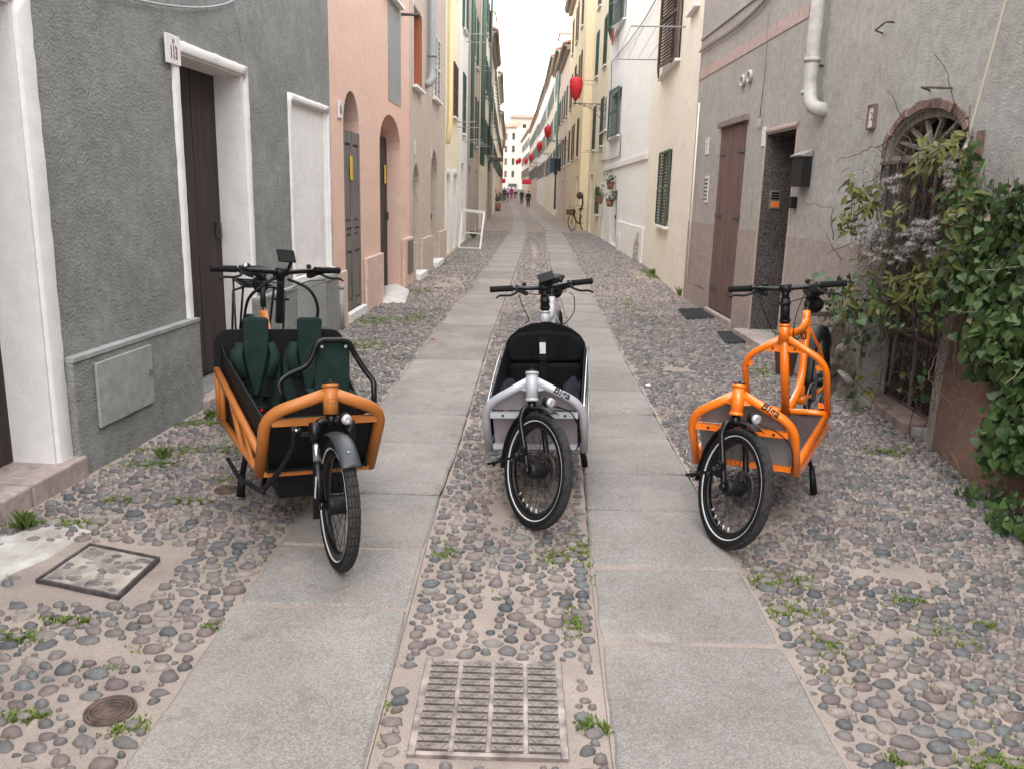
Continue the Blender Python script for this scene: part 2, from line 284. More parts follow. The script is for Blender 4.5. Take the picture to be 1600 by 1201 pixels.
# ------------------------------------------------------------------ mesh helpers
class MB:
    def __init__(s): s.v = []; s.f = []; s.sm = []
    def add(s, vs, fs, smooth=False):
        o = len(s.v); s.v += [tuple(p) for p in vs]
        for f in fs: s.f.append(tuple(i+o for i in f)); s.sm.append(smooth)
        return s
    def box(s, x0, x1, y0, y1, z0, z1):
        vs = [(x, y, z) for x in (x0, x1) for y in (y0, y1) for z in (z0, z1)]
        return s.add(vs, [(0, 1, 3, 2), (4, 6, 7, 5), (0, 4, 5, 1), (2, 3, 7, 6), (0, 2, 6, 4), (1, 5, 7, 3)])
    def hexa(s, c):   # 8 corners: bottom 4 ccw, top 4 ccw
        return s.add(c, [(3, 2, 1, 0), (4, 5, 6, 7), (0, 1, 5, 4), (1, 2, 6, 5), (2, 3, 7, 6), (3, 0, 4, 7)])
    def bar(s, a, b, w, h, up=(0, 0, 1)):
        a = Vector(a); b = Vector(b); d = (b-a).normalized(); u = Vector(up)
        sd = d.cross(u)
        if sd.length < 1e-3: sd = d.cross(Vector((1, 0, 0)))
        sd.normalize(); u = sd.cross(d)
        return s.hexa([p+sd*i*w/2+u*j*h/2 for j in (-1, 1) for p, i in ((a, -1), (a, 1), (b, 1), (b, -1))])
    def tube(s, pts, r, n=10, cap=True, flat=1.0):
        pts = [Vector(p) for p in pts]; m = len(pts)
        rs = r if isinstance(r, (list, tuple)) else [r]*m
        T = []
        for i in range(m):
            d = (pts[min(i+1, m-1)]-pts[max(i-1, 0)])
            T.append(d.normalized() if d.length > 1e-9 else Vector((0, 0, 1)))
        u = T[0].orthogonal().normalized()
        if abs(T[0].z) < .9: u = T[0].cross(Vector((0, 0, 1))).normalized()
        vs = []
        for i in range(m):
            u = (u-T[i]*u.dot(T[i])).normalized(); w = T[i].cross(u)
            for k in range(n):
                a = 2*math.pi*k/n; vs.append(pts[i]+(u*math.cos(a)+w*math.sin(a)*flat)*rs[i])
        fs = [(i*n+k, i*n+(k+1) % n, (i+1)*n+(k+1) % n, (i+1)*n+k) for i in range(m-1) for k in range(n)]
        s.add(vs, fs, True)
        if cap:
            o = len(s.v)-len(vs); s.f.append(tuple(o+k for k in range(n))[::-1]); s.sm.append(False)
            s.f.append(tuple(o+(m-1)*n+k for k in range(n))); s.sm.append(False)
        return s
    def sphere(s, c, r, n=10, m=6, sc=(1, 1, 1)):
        vs = [(c[0], c[1], c[2]+r*sc[2])]
        for i in range(1, m):
            t = math.pi*i/m
            for k in range(n):
                a = 2*math.pi*k/n; vs.append((c[0]+r*sc[0]*math.sin(t)*math.cos(a), c[1]+r*sc[1]*math.sin(t)*math.sin(a), c[2]+r*sc[2]*math.cos(t)))
        vs.append((c[0], c[1], c[2]-r*sc[2])); L = len(vs)-1
        fs = [(0, 1+k, 1+(k+1) % n) for k in range(n)]
        for i in range(m-2): fs += [(1+i*n+k, 1+(i+1)*n+k, 1+(i+1)*n+(k+1) % n, 1+i*n+(k+1) % n) for k in range(n)]
        fs += [(L, 1+(m-2)*n+(k+1) % n, 1+(m-2)*n+k) for k in range(n)]
        return s.add(vs, fs, True)
    def ring(s, prof, c=(0, 0, 0), n=48, axis='x'):   # lathe profile [(lateral, radius)] round an axis through c
        m = len(prof); vs = []
        for i in range(n):
            a = 2*math.pi*i/n
            for q in prof:
                l, r = q if not callable(q) else q(a)
                vs.append((c[0]+l, c[1]+r*math.cos(a), c[2]+r*math.sin(a)) if axis == 'x' else (c[0]+r*math.cos(a), c[1]+r*math.sin(a), c[2]+l))
        fs = [(i*m+j, i*m+(j+1) % m, ((i+1) % n)*m+(j+1) % m, ((i+1) % n)*m+j) for i in range(n) for j in range(m)]
        return s.add(vs, fs, True)
    def prism(s, poly, fn, t0, t1):   # poly 2d, fn(u,v,t)->point
        n = len(poly)
        vs = [fn(u, v, t0) for u, v in poly]+[fn(u, v, t1) for u, v in poly]
        return s.add(vs, [tuple(range(n))[::-1], tuple(range(n, 2*n))]+[(i, (i+1) % n, n+(i+1) % n, n+i) for i in range(n)])
    def xf(s, mat):
        s.v = [tuple(mat @ Vector(p)) for p in s.v]; return s
    def mesh(s, name, mat, fix=True):
        me = bpy.data.meshes.new(name); me.from_pydata(s.v, [], s.f)
        me.polygons.foreach_set('use_smooth', s.sm)
        if fix:
            bm = bmesh.new(); bm.from_mesh(me); bmesh.ops.recalc_face_normals(bm, faces=bm.faces); bm.to_mesh(me); bm.free()
        me.materials.append(mat); me.update(); return me
    def build(s, name, mat, parent=None, fix=True, bevel=0):
        if isinstance(mat, str): mat = M[mat]
        return link(name, s.mesh(name, mat, fix), parent, bevel)
def link(name, me, parent=None, bevel=0):
    o = bpy.data.objects.new(name, me); COL.objects.link(o)
    if parent: o.parent = parent
    if bevel:
        b = o.modifiers.new('bevel', 'BEVEL'); b.width = bevel; b.segments = 2; b.limit_method = 'ANGLE'; b.angle_limit = R_(40); b.harden_normals = False
    return o
def tag(o, label=None, cat=None, group=None, kind=None):
    if label: o['label'] = label
    if cat: o['category'] = cat
    if group: o['group'] = group
    if kind: o['kind'] = kind
    return o
def thing(name, label, cat, loc=(0, 0, 0), rot=(0, 0, 0), group=None):
    o = bpy.data.objects.new(name, None); COL.objects.link(o); o.empty_display_size = .1
    o.location = loc; o.rotation_euler = rot; return tag(o, label, cat, group)
def fillet(pts, rad, n=5):
    pts = [Vector(p) for p in pts]; out = [pts[0]]
    for i in range(1, len(pts)-1):
        a, b, c = pts[i-1], pts[i], pts[i+1]
        r = rad[i-1] if isinstance(rad, (list, tuple)) else rad
        r = min(r, (a-b).length*.48, (c-b).length*.48)
        p = b+(a-b).normalized()*r; q = b+(c-b).normalized()*r
        for k in range(n+1):
            t = k/n; out.append(p*(1-t)**2+b*2*t*(1-t)+q*t*t)
    out.append(pts[-1]); return out
def spline(pts, n=6):
    pts = [Vector(p) for p in pts]; out = []
    for i in range(len(pts)-1):
        p0 = pts[max(i-1, 0)]; p1 = pts[i]; p2 = pts[i+1]; p3 = pts[min(i+2, len(pts)-1)]
        for k in range(n):
            t = k/n; out.append(.5*((2*p1)+(p2-p0)*t+(2*p0-5*p1+4*p2-p3)*t*t+(3*p1-p0-3*p2+p3)*t**3))
    out.append(pts[-1]); return out
def text_obj(name, body, size, mat, parent, mw, ext=.0006, shear=0, off=0, fn=None):
    cu = bpy.data.curves.new(name, 'FONT'); cu.body = body; cu.size = size; cu.extrude = ext; cu.shear = shear; cu.offset = off
    cu.align_x = 'CENTER'; cu.align_y = 'CENTER'; cu.resolution_u = 3; cu.space_character = 1.06
    t = bpy.data.objects.new(name, cu); COL.objects.link(t); dg = bpy.context.evaluated_depsgraph_get()
    me = bpy.data.meshes.new_from_object(t.evaluated_get(dg)); bpy.data.objects.remove(t)
    if fn:   # enough vertices for the print to follow a curved surface
        bm = bmesh.new(); bm.from_mesh(me); bmesh.ops.triangulate(bm, faces=bm.faces)
        for _ in range(3): bmesh.ops.subdivide_edges(bm, edges=[e for e in bm.edges if e.calc_length() > size*.1], cuts=1); bmesh.ops.triangulate(bm, faces=bm.faces)
        bm.to_mesh(me); bm.free()
    for v in me.vertices:
        p = v.co.copy()
        v.co = fn(p) if fn else mw @ p
    me.materials.clear(); me.materials.append(M[mat]); return link(name, me, parent)
# ------------------------------------------------------------------ ground: sheets, slabs, cobbles
K = 0.9375
def lut(pts): 
    ys = [p[0]*K for p in pts]; xs = [p[1]*K for p in pts]
    return lambda y: float(np.interp(y, ys, xs))
LO = lut([(-8, -1.08), (3.2, -1.08), (6.4, -1.05), (11.16, -.95), (14.1, -.82), (22.7, -.66), (37.8, -.38), (58, -.52), (90, -1.1), (124, -2.0), (230, -4.0)])
LI = lut([(-8, -.38), (4, -.40), (5.2, -.36), (9.2, -.31), (14.3, -.17), (22.9, .05), (38.3, .34), (59, .05), (90, -.35), (127, -.95), (234, -2.7)])
RI = lut([(-8, .30), (2.1, .31), (3.4, .35), (4.7, .41), (6.2, .5), (10.9, .64), (19.4, .70), (23, .77), (38.8, 1.14), (59.6, .82), (90, .5), (128, -.1), (239, -1.4)])
RO = lut([(-8, .99), (2.1, 1.0), (3.6, 1.03), (8.3, 1.10), (17, 1.30), (19.6, 1.38), (23.5, 1.52), (39, 1.83), (60, 1.42), (90, 1.2), (130, .85), (243, -.3)])
LW = lut([(-8, -2.6), (3, -2.5), (10, -2.1), (15.1, -1.98), (20.4, -1.9), (34, -1.88), (57, -2.1), (100, -2.7), (171, -4.6), (250, -7)])
RW = lut([(-8, 3.05), (4, 3.0), (13.75, 2.72), (22, 3.2), (32, 3.3), (54, 2.71), (80, 2.75), (104, 2.8), (215, 1.2)])
def gz(y): return 0.0 if y < 80 else (y-80)*.012 + max(0, y-110)*.012
def undul(x, y): return .010*noise.noise(Vector((x*1.7, y*1.7, 0))) + .004*noise.noise(Vector((x*7, y*7, 3)))

YS = [-9] + [2+i*.1 for i in range(0, 80)] + [10+i*.4 for i in range(0, 50)] + [30+i*4 for i in range(0, 20)] + [110, 125, 140, 160, 180, 205, 260]
def strip(name, fa, fb, z, mat, nx, und=0, ext=0, kind='structure'):
    mb = MB(); vs = []
    for y in YS:
        a, b = fa(y)-ext, fb(y)+ext
        for i in range(nx+1):
            x = a+(b-a)*i/nx; e = min(i, nx-i)/nx
            vs.append((x, y, gz(y)+(z(y) if callable(z) else z)+(und*undul(x, y) if 0 < i < nx else 0)))
    w = nx+1
    mb.add(vs, [(j*w+i, j*w+i+1, (j+1)*w+i+1, (j+1)*w+i) for j in range(len(YS)-1) for i in range(nx)], True)
    o = mb.build(name, mat, None, False); o['kind'] = kind; return o
g = MB(); ys = [-60, 0, 60, 80, 110, 150, 200, 300, 1500]
g.add([(x, y, gz(min(y, 300))-.05) for y in ys for x in (-700, 700)], [(2*i, 2*i+1, 2*i+3, 2*i+2) for i in range(len(ys)-1)])
g.build('ground', 'sand', None, False)['kind'] = 'structure'
left_bed = strip('left_cobbled_pavement', lambda y: LW(y)-.35, LO, -.014, 'sand', 24, 1)
mid_bed = strip('middle_cobbled_strip', LI, RI, -.014, 'sand', 12, 1)
right_bed = strip('right_cobbled_pavement', RO, lambda y: RW(y)+.35, -.014, 'sand', 26, 1)
left_tr = strip('left_slab_track', LO, LI, lambda y: -.007 if y < 3.7 else -.03, 'sand', 2)
right_tr = strip('right_slab_track', RI, RO, lambda y: -.007 if y < 3.5 else -.03, 'sand', 2)

def slabs(parent, fa, fb, joints, seed):
    rs = random.Random(seed); n = 0
    while joints[-1] < 108:
        y = joints[-1]; joints.append(y+rs.choice((.62, .7, .78, .66, .84)) * (1 if y < 40 else 1.6))
    for y0, y1 in zip(joints[:-1], joints[1:]):
        if n >= 298: break
        n += 1
        gsp = (.006 if y0 < 3.6 else .005 if y0 < 8 else .008)+rs.random()*.006; sk0 = rs.uniform(-.010, .010); sk1 = rs.uniform(-.010, .010)
        xa0, xb0, xa1, xb1 = fa(y0)+.004, fb(y0)-.004, fa(y1)+.004, fb(y1)-.004
        e = .012; z = rs.uniform(-.003, .004)
        def edge(p, q, k):   # slightly uneven edge
            return [(p[0]+(q[0]-p[0])*t, p[1]+(q[1]-p[1])*t) for t in [i/k for i in range(k)]]
        c = [(xa0, y0+gsp+sk0), (xb0, y0+gsp-sk0), (xb1, y1-gsp-sk1), (xa1, y1-gsp+sk1)]
        k = 8 if y0 < 12 else 2
        P = []
        for i in range(4): P += edge(c[i], c[(i+1) % 4], k)
        cx = sum(p[0] for p in P)/len(P); cy = sum(p[1] for p in P)/len(P)
        out = []
        for j, p in enumerate(P):
            a = .008*noise.noise(Vector((p[0]*7, p[1]*7, seed)))+.006*noise.noise(Vector((p[0]*23, p[1]*23, seed))) if k > 2 else 0
            corner = .010 if j % k == 0 else 0
            v = Vector((p[0]-cx, p[1]-cy)); l = v.length
            v = v*((l+a-corner)/l); out.append((cx+v.x, cy+v.y))
        m = len(out); g0 = gz(y0)
        zz = lambda p: gz(p[1])+z
        vs = [(p[0], p[1], zz(p)-.045) for p in out]+[(p[0], p[1], zz(p)-.009) for p in out]
        for p in out:
            v = Vector((p[0]-cx, p[1]-cy)); l = v.length; v = v*((l-e)/l); vs.append((cx+v.x, cy+v.y, zz(p)+.0015*noise.noise(Vector((p[0]*6, p[1]*6, 5)))))
        fs = [(i, (i+1) % m, m+(i+1) % m, m+i) for i in range(m)]+[(m+i, m+(i+1) % m, 2*m+(i+1) % m, 2*m+i) for i in range(m)]
        mb = MB(); mb.add(vs, fs); mb.add(vs[2*m:], [tuple(range(m))])
        mb.build('slab', 'slab', parent, False)
slabs(left_tr, LO, LI, [v*K for v in (.2, .95, 1.75, 2.99, 3.56, 4.27, 5.22, 5.95, 7.02, 8.02, 9.13, 10.31)], 3)
slabs(right_tr, RI, RO, [v*K for v in (.3, 1.1, 2.02, 2.79, 3.44, 4.13, 4.73, 5.46, 6.11, 6.86, 7.55, 8.1, 8.8, 9.51)], 4)

# things let into the ground, kept free of stones: (x0,x1,y0,y1) or discs
GR = (-.285*K-.006, .178*K+.006, 2.14*K-.012, 2.635*K+.008)
MHC = [gp(55, 905), gp(140, 848), gp(250, 870), gp(185, 932)]
mhc = sum(MHC, Vector())/4
RM1 = gp(172, 1105); RM2 = gp(354, 762)
DRN = [gp(1120, 519), gp(1182, 521), gp(1186, 534), gp(1135, 537)]; MAT = [gp(1060, 484), gp(1112, 482), gp(1128, 496), gp(1072, 499)]
SANDY = [(gp(1420, 895), .24, .17), (gp(1400, 985), .2, .08), (gp(1225, 795), .2, .12), (gp(170, 1010), .22, .1), (gp(780, 800), .1, .42), (gp(700, 440), .45, 1.5), (gp(600, 900), .1, .1), (gp(1345, 890), .1, .06),
         (gp(1060, 575), .25, .25), (gp(750, 1060), .5, .12), (gp(55, 870), .5, .28), (gp(1010, 430), .5, 2.2), (gp(985, 575), .1, .5), (gp(835, 390), .12, 6), (gp(705, 520), .2, .4), (gp(760, 950), .05, .3), (gp(620, 1010), .06, .2)]
def inquad(p, q, m=.02):
    for i in range(4):
        a, b = q[i], q[(i+1) % 4]
        if (b.x-a.x)*(p[1]-a.y)-(b.y-a.y)*(p[0]-a.x) > m*math.hypot(b.x-a.x, b.y-a.y): return False
    return True
def blocked(x, y, r):
    if GR[0]-.025-r < x < GR[1]+.025+r and GR[2]-.02-r < y < GR[3]+.02+r: return True
    if abs(x-mhc.x) < .30 and abs(y-mhc.y) < .28: return True
    for c, rr in ((RM1, .085), (RM2, .075)):
        if (x-c.x)**2+(y-c.y)**2 < (rr+r)**2: return True
    if abs(x-2.4) < .3 and 8.6 < y < 9.9 and inquad((x, y), DRN, -.02): return True
    return False
def sandy(x, y):
    s = 0
    for c, a, b in SANDY:
        d = ((x-c.x)/a)**2+((y-c.y)/b)**2
        if d < 2: s = max(s, 1.15-d*.75)
    return s
STONES = {'left': [], 'mid': [], 'right': []}
def pack(key, fa, fb, dens):
    rs = random.Random(hash(key) % 1000 if False else {'left': 11, 'mid': 12, 'right': 13}[key])
    cell = .07; grid = {}; out = STONES[key]; EL = 1.42
    def tr(y0, y1, rads, tries_k):
        for r, kk in zip(rads, tries_k):
            xm0 = min(fa(y0), fa(y1)); xm1 = max(fb(y0), fb(y1))
            n = int((xm1-xm0)*(y1-y0)/(r*r*EL*4)*kk)
            for _ in range(n):
                y = rs.uniform(y0, y1); x = rs.uniform(xm0, xm1); rr = r*rs.uniform(.85, 1.2)
                if x < fa(y)+rr*1.2+.008 or x > fb(y)-rr*1.2-.008: continue
                sx, sy = x/EL, y; gx, gy = int(sx//cell), int(sy//cell); ok = True
                for i in (-1, 0, 1):
                    for j in (-1, 0, 1):
                        for q in grid.get((gx+i, gy+j), ()):
                            d = (q[0]-sx)**2+(q[1]-sy)**2; m = q[2]+rr+dens(x, y)
                            if d < m*m: ok = False; break
                        if not ok: break
                    if not ok: break
                if not ok: continue
                s = sandy(x, y)
                if s > 0 and rs.random() < s: continue
                if blocked(x, y, rr): continue
                if noise.noise(Vector((x*1.3, y*1.3, 9))) > .42 and rs.random() < .8: continue
                grid.setdefault((gx, gy), []).append((sx, sy, rr)); out.append((x, y, rr))
    y = 1.45
    while y < 34:
        st = 1.0 if y < 12 else 2.0
        if y < 6.4: tr(y, y+st, (.0235, .0195, .0155, .0120, .0090), (1.0, 2.4, 3.4, 3.0, 1.2))
        elif y < 12: tr(y, y+st, (.028, .023, .018, .0135, .010), (1.0, 2.4, 3.4, 3.0, 1.2))
        else: tr(y, y+st, (.036, .028, .021), (1.2, 2.0, 2.0))
        y += st
def dl(x, y): return .0046 if y < 3.6 else .0020 if y < 6 else .0
def dm(x, y): return .0050 if y < 4.5 else .001
def dr(x, y):
    return .0018 - .005*min(1, max(0, (x-1.15)/.5)) if y < 3.4 else -.0026
pack('left', lambda y: LW(y)+.02, LO, dl); pack('mid', LI, RI, dm); pack('right', RO, lambda y: RW(y)-.02, dr)

def template(n, rings, seed):
    rs = random.Random(seed); ph = [rs.uniform(0, 6.28) for _ in range(4)]; am = [rs.uniform(0, .12), rs.uniform(.02, .13), rs.uniform(.01, .08)]
    out = []; 
    def rad(a): return 1+am[0]*math.cos(2*a+ph[0])+am[1]*math.cos(3*a+ph[1])+am[2]*math.cos(5*a+ph[2])
    prof = [(1.0, -.35), (.97, .30), (.72, .82)] if rings == 3 else ([(1.0, -.25), (.82, .62)] if rings == 2 else [(1.0, -.1)])
    tilt = rs.uniform(-.12, .12), rs.uniform(-.12, .12)
    for f, z in prof:
        for k in range(n):
            a = 2*math.pi*k/n; r = rad(a)*f; x, y = r*math.cos(a), r*math.sin(a)
            out.append((x, y, z+(tilt[0]*x+tilt[1]*y)*(z > 0)+(rs.uniform(-.08, .08) if z > 0 else 0)))
    out.append((0, 0, 1.0)); fs = []
    for i in range(len(prof)-1): fs += [(i*n+k, i*n+(k+1) % n, (i+1)*n+(k+1) % n, (i+1)*n+k) for k in range(n)]
    b = (len(prof)-1)*n; fs += [(b+k, b+(k+1) % n, len(prof)*n) for k in range(n)]
    return out, fs
NT = [template(9, 3, i) for i in range(14)]
NTM = []
for v, f in NT:
    mb = MB(); mb.add(v, f, True); NTM.append(mb.mesh('cobble', M['cobble'], False))
FT = [template(8, 2, 50+i) for i in range(6)]; XT = [template(6, 1, 80+i) for i in range(6)]
def lay(key, bed):
    rs = random.Random(5); st = STONES[key]
    def vis(s):
        x, y, r = s; px = 800+CF*(x-.0)/y
        return -10 < px < 1610
    st.sort(key=lambda s: -(s[2]/(s[1]+.3)**1.6) if vis(s) else 0)
    def parm(x, y, r):
        el = rs.uniform(1.15, 1.65); rot = rs.gauss(0, .32)
        h = rs.uniform(.010, .020)*(r/.025)**.5; base = undul(x, y)-.014
        return el*r, r*rs.uniform(.92, 1.08), rot, h, base
    for i, (x, y, r) in enumerate(st[:299]):
        a, b, rot, h, base = parm(x, y, r)
        o = link('cobble', NTM[i % len(NTM)], bed); o.location = (x, y, base-.002); o.rotation_euler = (0, 0, rot); o.scale = (a, b, h+.005)
    rest = st[299:]
    V = []; Fs = []; T = []; off = 0
    for grp, tmpl in (([s for s in rest if s[1] <= 11], FT), ([s for s in rest if s[1] > 11], XT)):
        for ti in range(len(tmpl)):
            sub = grp[ti::len(tmpl)]
            if not sub: continue
            tv = np.array(tmpl[ti][0]); nf = len(tv)
            P = np.array([parm(*s) for s in sub]); S = np.array(sub)
            c, s_ = np.cos(P[:, 2]), np.sin(P[:, 2])
            X = tv[None, :, 0]*P[:, 0:1]; Y = tv[None, :, 1]*P[:, 1:2]; Z = tv[None, :, 2]*(P[:, 3:4]+.005)+P[:, 4:5]-.002
            W = np.stack([S[:, 0:1]+X*c[:, None]-Y*s_[:, None], S[:, 1:2]+X*s_[:, None]+Y*c[:, None], Z], -1).reshape(-1, 3)
            V.append(W); T.append(np.repeat(np.random.rand(len(sub)), nf))
            for q in range(len(sub)):
                o = off+q*nf
                Fs += [tuple(i+o for i in f) for f in tmpl[ti][1]]
            off += len(W)
    V = np.concatenate(V); T = np.concatenate(T)
    me = bpy.data.meshes.new('small_cobbles'); me.from_pydata(V.tolist(), [], Fs)
    me.polygons.foreach_set('use_smooth', [True]*len(me.polygons))
    at = me.attributes.new('tint', 'FLOAT', 'POINT'); at.data.foreach_set('value', T.astype(np.float32))
    me.materials.append(M['cobble_fill']); o = link('small_cobbles', me, bed); o['kind'] = 'stuff'
lay('left', left_bed); lay('mid', mid_bed); lay('right', right_bed)
print('stones', {k: len(v) for k, v in STONES.items()})

# storm drain grate in the middle strip
def grate():
    x0, x1, y0, y1 = GR; w, d = x1-x0, y1-y0
    t = thing('drain_grate', 'rectangular cast iron drain grate with rows of slots in the middle strip', 'drain grate', ((x0+x1)/2, (y0+y1)/2, .0))
    hw, hd = w/2, d/2
    f = MB()
    for a in ((-hw, -hw+.022, -hd, hd), (hw-.022, hw, -hd, hd), (-hw+.022, hw-.022, -hd, -hd+.016), (-hw+.022, hw-.022, hd-.016, hd)): f.box(a[0], a[1], a[2], a[3], -.03, -.001)
    cw = (w-.044-3*.016)/4
    for i in range(1, 4):
        xx = -hw+.022+i*cw+(i-1)*.016; f.box(xx, xx+.016, -hd+.016, hd-.016, -.025, .0005)
    f.build('frame', 'iron_worn', t, bevel=.002)
    MB().box(-hw+.01, hw-.01, -hd+.01, hd-.01, -.06, -.035).build('pit_shade', 'dark', t)  # near-black slab: darkness of the drain put into its colour
    rows = 13; pitch = (d-.032)/rows; b = MB(); bw = pitch*.69
    b.box(0, cw, 0, bw, -.02, .0025)
    for k in range(4):   # raised chevron ribs
        xx = cw*(.14+.24*k); dx = .007*(1 if k % 2 else -1); b.bar((xx-dx, bw*.12, .0035), (xx+dx, bw*.88, .0035), .003, .0015)
    me = b.mesh('bar', M['iron_worn'])
    for r in range(rows):
        for c in range(4):
            o = link('bar', me, t); o.location = (-hw+.022+c*(cw+.016), -hd+.016+r*pitch+pitch*.17, 0)
            if (r+c) % 2: o.scale = (-1, 1, 1); o.location.x += cw
    for i, xx in ((1, -1), (3, -1), (1, 1)):
        pass
    return t
grate()
# square cover with pebbles set in it
def square_cover():
    c = mhc; a = MHC
    t = thing('manhole_cover', 'square iron utility cover filled with mortar and stones, near the white patch', 'manhole cover', c)
    q = [(p-c) for p in (a[0], a[3], a[2], a[1])]
    m = MB()
    for i in range(4):
        p, n_ = q[i], q[(i+1) % 4]; m.hexa([pp_*kk+Vector((0, 0, z)) for z in (-.03, .003) for pp_, kk in ((p, .93), (p, 1.0), (n_, 1.0), (n_, .93))])
    m.build('rim', 'iron', t)
    MB().prism([(p.x*.93, p.y*.93) for p in q], lambda u, v, z: (u, v, z), -.03, -.004).build('infill', 'rubble', t)
    rs = random.Random(2)
    for i in range(46):
        u, v = rs.random()*.86+.07, rs.random()*.86+.07
        p = (q[0]*(1-u)+q[1]*u)*(1-v)+(q[3]*(1-u)+q[2]*u)*v
        o = link('inset_stone', NTM[i % 14], t); o.location = (p.x*.93, p.y*.93, -.005); o.scale = (rs.uniform(.014, .032), rs.uniform(.010, .017), .007); o.rotation_euler = (0, 0, rs.uniform(-1, 1))
square_cover()
def round_cover(c, r, lab):
    t = thing('valve_cover', lab, 'valve cover', (c.x, c.y, 0))
    m = MB(); m.ring([(-.03, r), (-.004, r), (-.003, r-.006), (-.03, r-.008)], n=32, axis='z'); m.build('rim', 'iron_rust', t)
    m = MB(); m.ring([(-.03, 0.0001), (-.008, .0001), (-.008, r-.012), (-.03, r-.012)], n=32, axis='z')
    for k in (.3, .52, .74): m.ring([(-.01, r*k), (-.004, r*k+.002), (-.004, r*k+.007), (-.01, r*k+.009)], n=28, axis='z')
    m.build('lid', 'iron_rust', t)
round_cover(RM1, .072, 'small round iron valve cover with concentric rings, nearest the camera on the left cobbles')
round_cover(RM2, .062, 'small round rusty valve cover beside the kickstand of the left cargo bike')
def matq(q, name, lab, cat, mat, ribs):
    c = sum(q, Vector())/4; t = thing(name, lab, cat, (c.x, c.y, 0))
    p = [v-c for v in (q[0], q[3], q[2], q[1])]
    m = MB(); m.prism([(v.x, v.y) for v in p], lambda u, v, z: (u, v, z), -.01, .012); m.build('plate', mat, t)
    m = MB()
    for i in range(ribs):
        a = p[0].lerp(p[1], (i+.5)/ribs)*.96; b = p[3].lerp(p[2], (i+.5)/ribs)*.96
        m.bar((a.x, a.y, .014), (b.x, b.y, .014), .012, .010)
        a = p[0].lerp(p[3], (i+.5)/ribs)*.96; b = p[1].lerp(p[2], (i+.5)/ribs)*.96
        m.bar((a.x, a.y, .0135), (b.x, b.y, .0135), .012, .009)
    m.build('ribs', mat, t)
matq(DRN, 'drain_cover', 'dark gridded drain cover in front of the granite doorway', 'drain cover', 'mat', 10)
matq(MAT, 'door_mat', 'dark door mat lying on the cobbles in front of the brown wooden door', 'door mat', 'mat', 14)
# pale smear of old concrete by the big doorway on the left
def patch(name, pts, z, mat, lab, seed):
    c = sum(pts, Vector())/len(pts); P = []
    m = len(pts)
    for i in range(m):
        for k in range(6):
            p = pts[i].lerp(pts[(i+1) % m], k/6); d = (p-c); P.append(c+d*(1+.07*noise.noise(Vector((p.x*6, p.y*6, seed)))))
    vs = [(c.x, c.y, z+.012)]; n = len(P)
    for f, zz in ((.35, .012), (.7, .010), (.92, .004), (1.0, -.02)):
        for p in P:
            q = c+(p-c)*f; vs.append((q.x, q.y, z+zz+.014*noise.noise(Vector((q.x*9, q.y*9, seed+2)))))
    fs = [(0, 1+k, 1+(k+1) % n) for k in range(n)]
    for i in range(3): fs += [(1+i*n+k, 1+(i+1)*n+k, 1+(i+1)*n+(k+1) % n, 1+i*n+(k+1) % n) for k in range(n)]
    mb = MB(); mb.add(vs, fs, True); o = mb.build(name, mat, None); o['kind'] = 'structure'; return o
patch('concrete_patch', [gp(-40, 920), gp(20, 890), gp(80, 865), gp(120, 838), gp(170, 815), gp(150, 800), gp(110, 805), gp(40, 822), gp(-40, 840)], -.015, 'whitewash', '', 4)

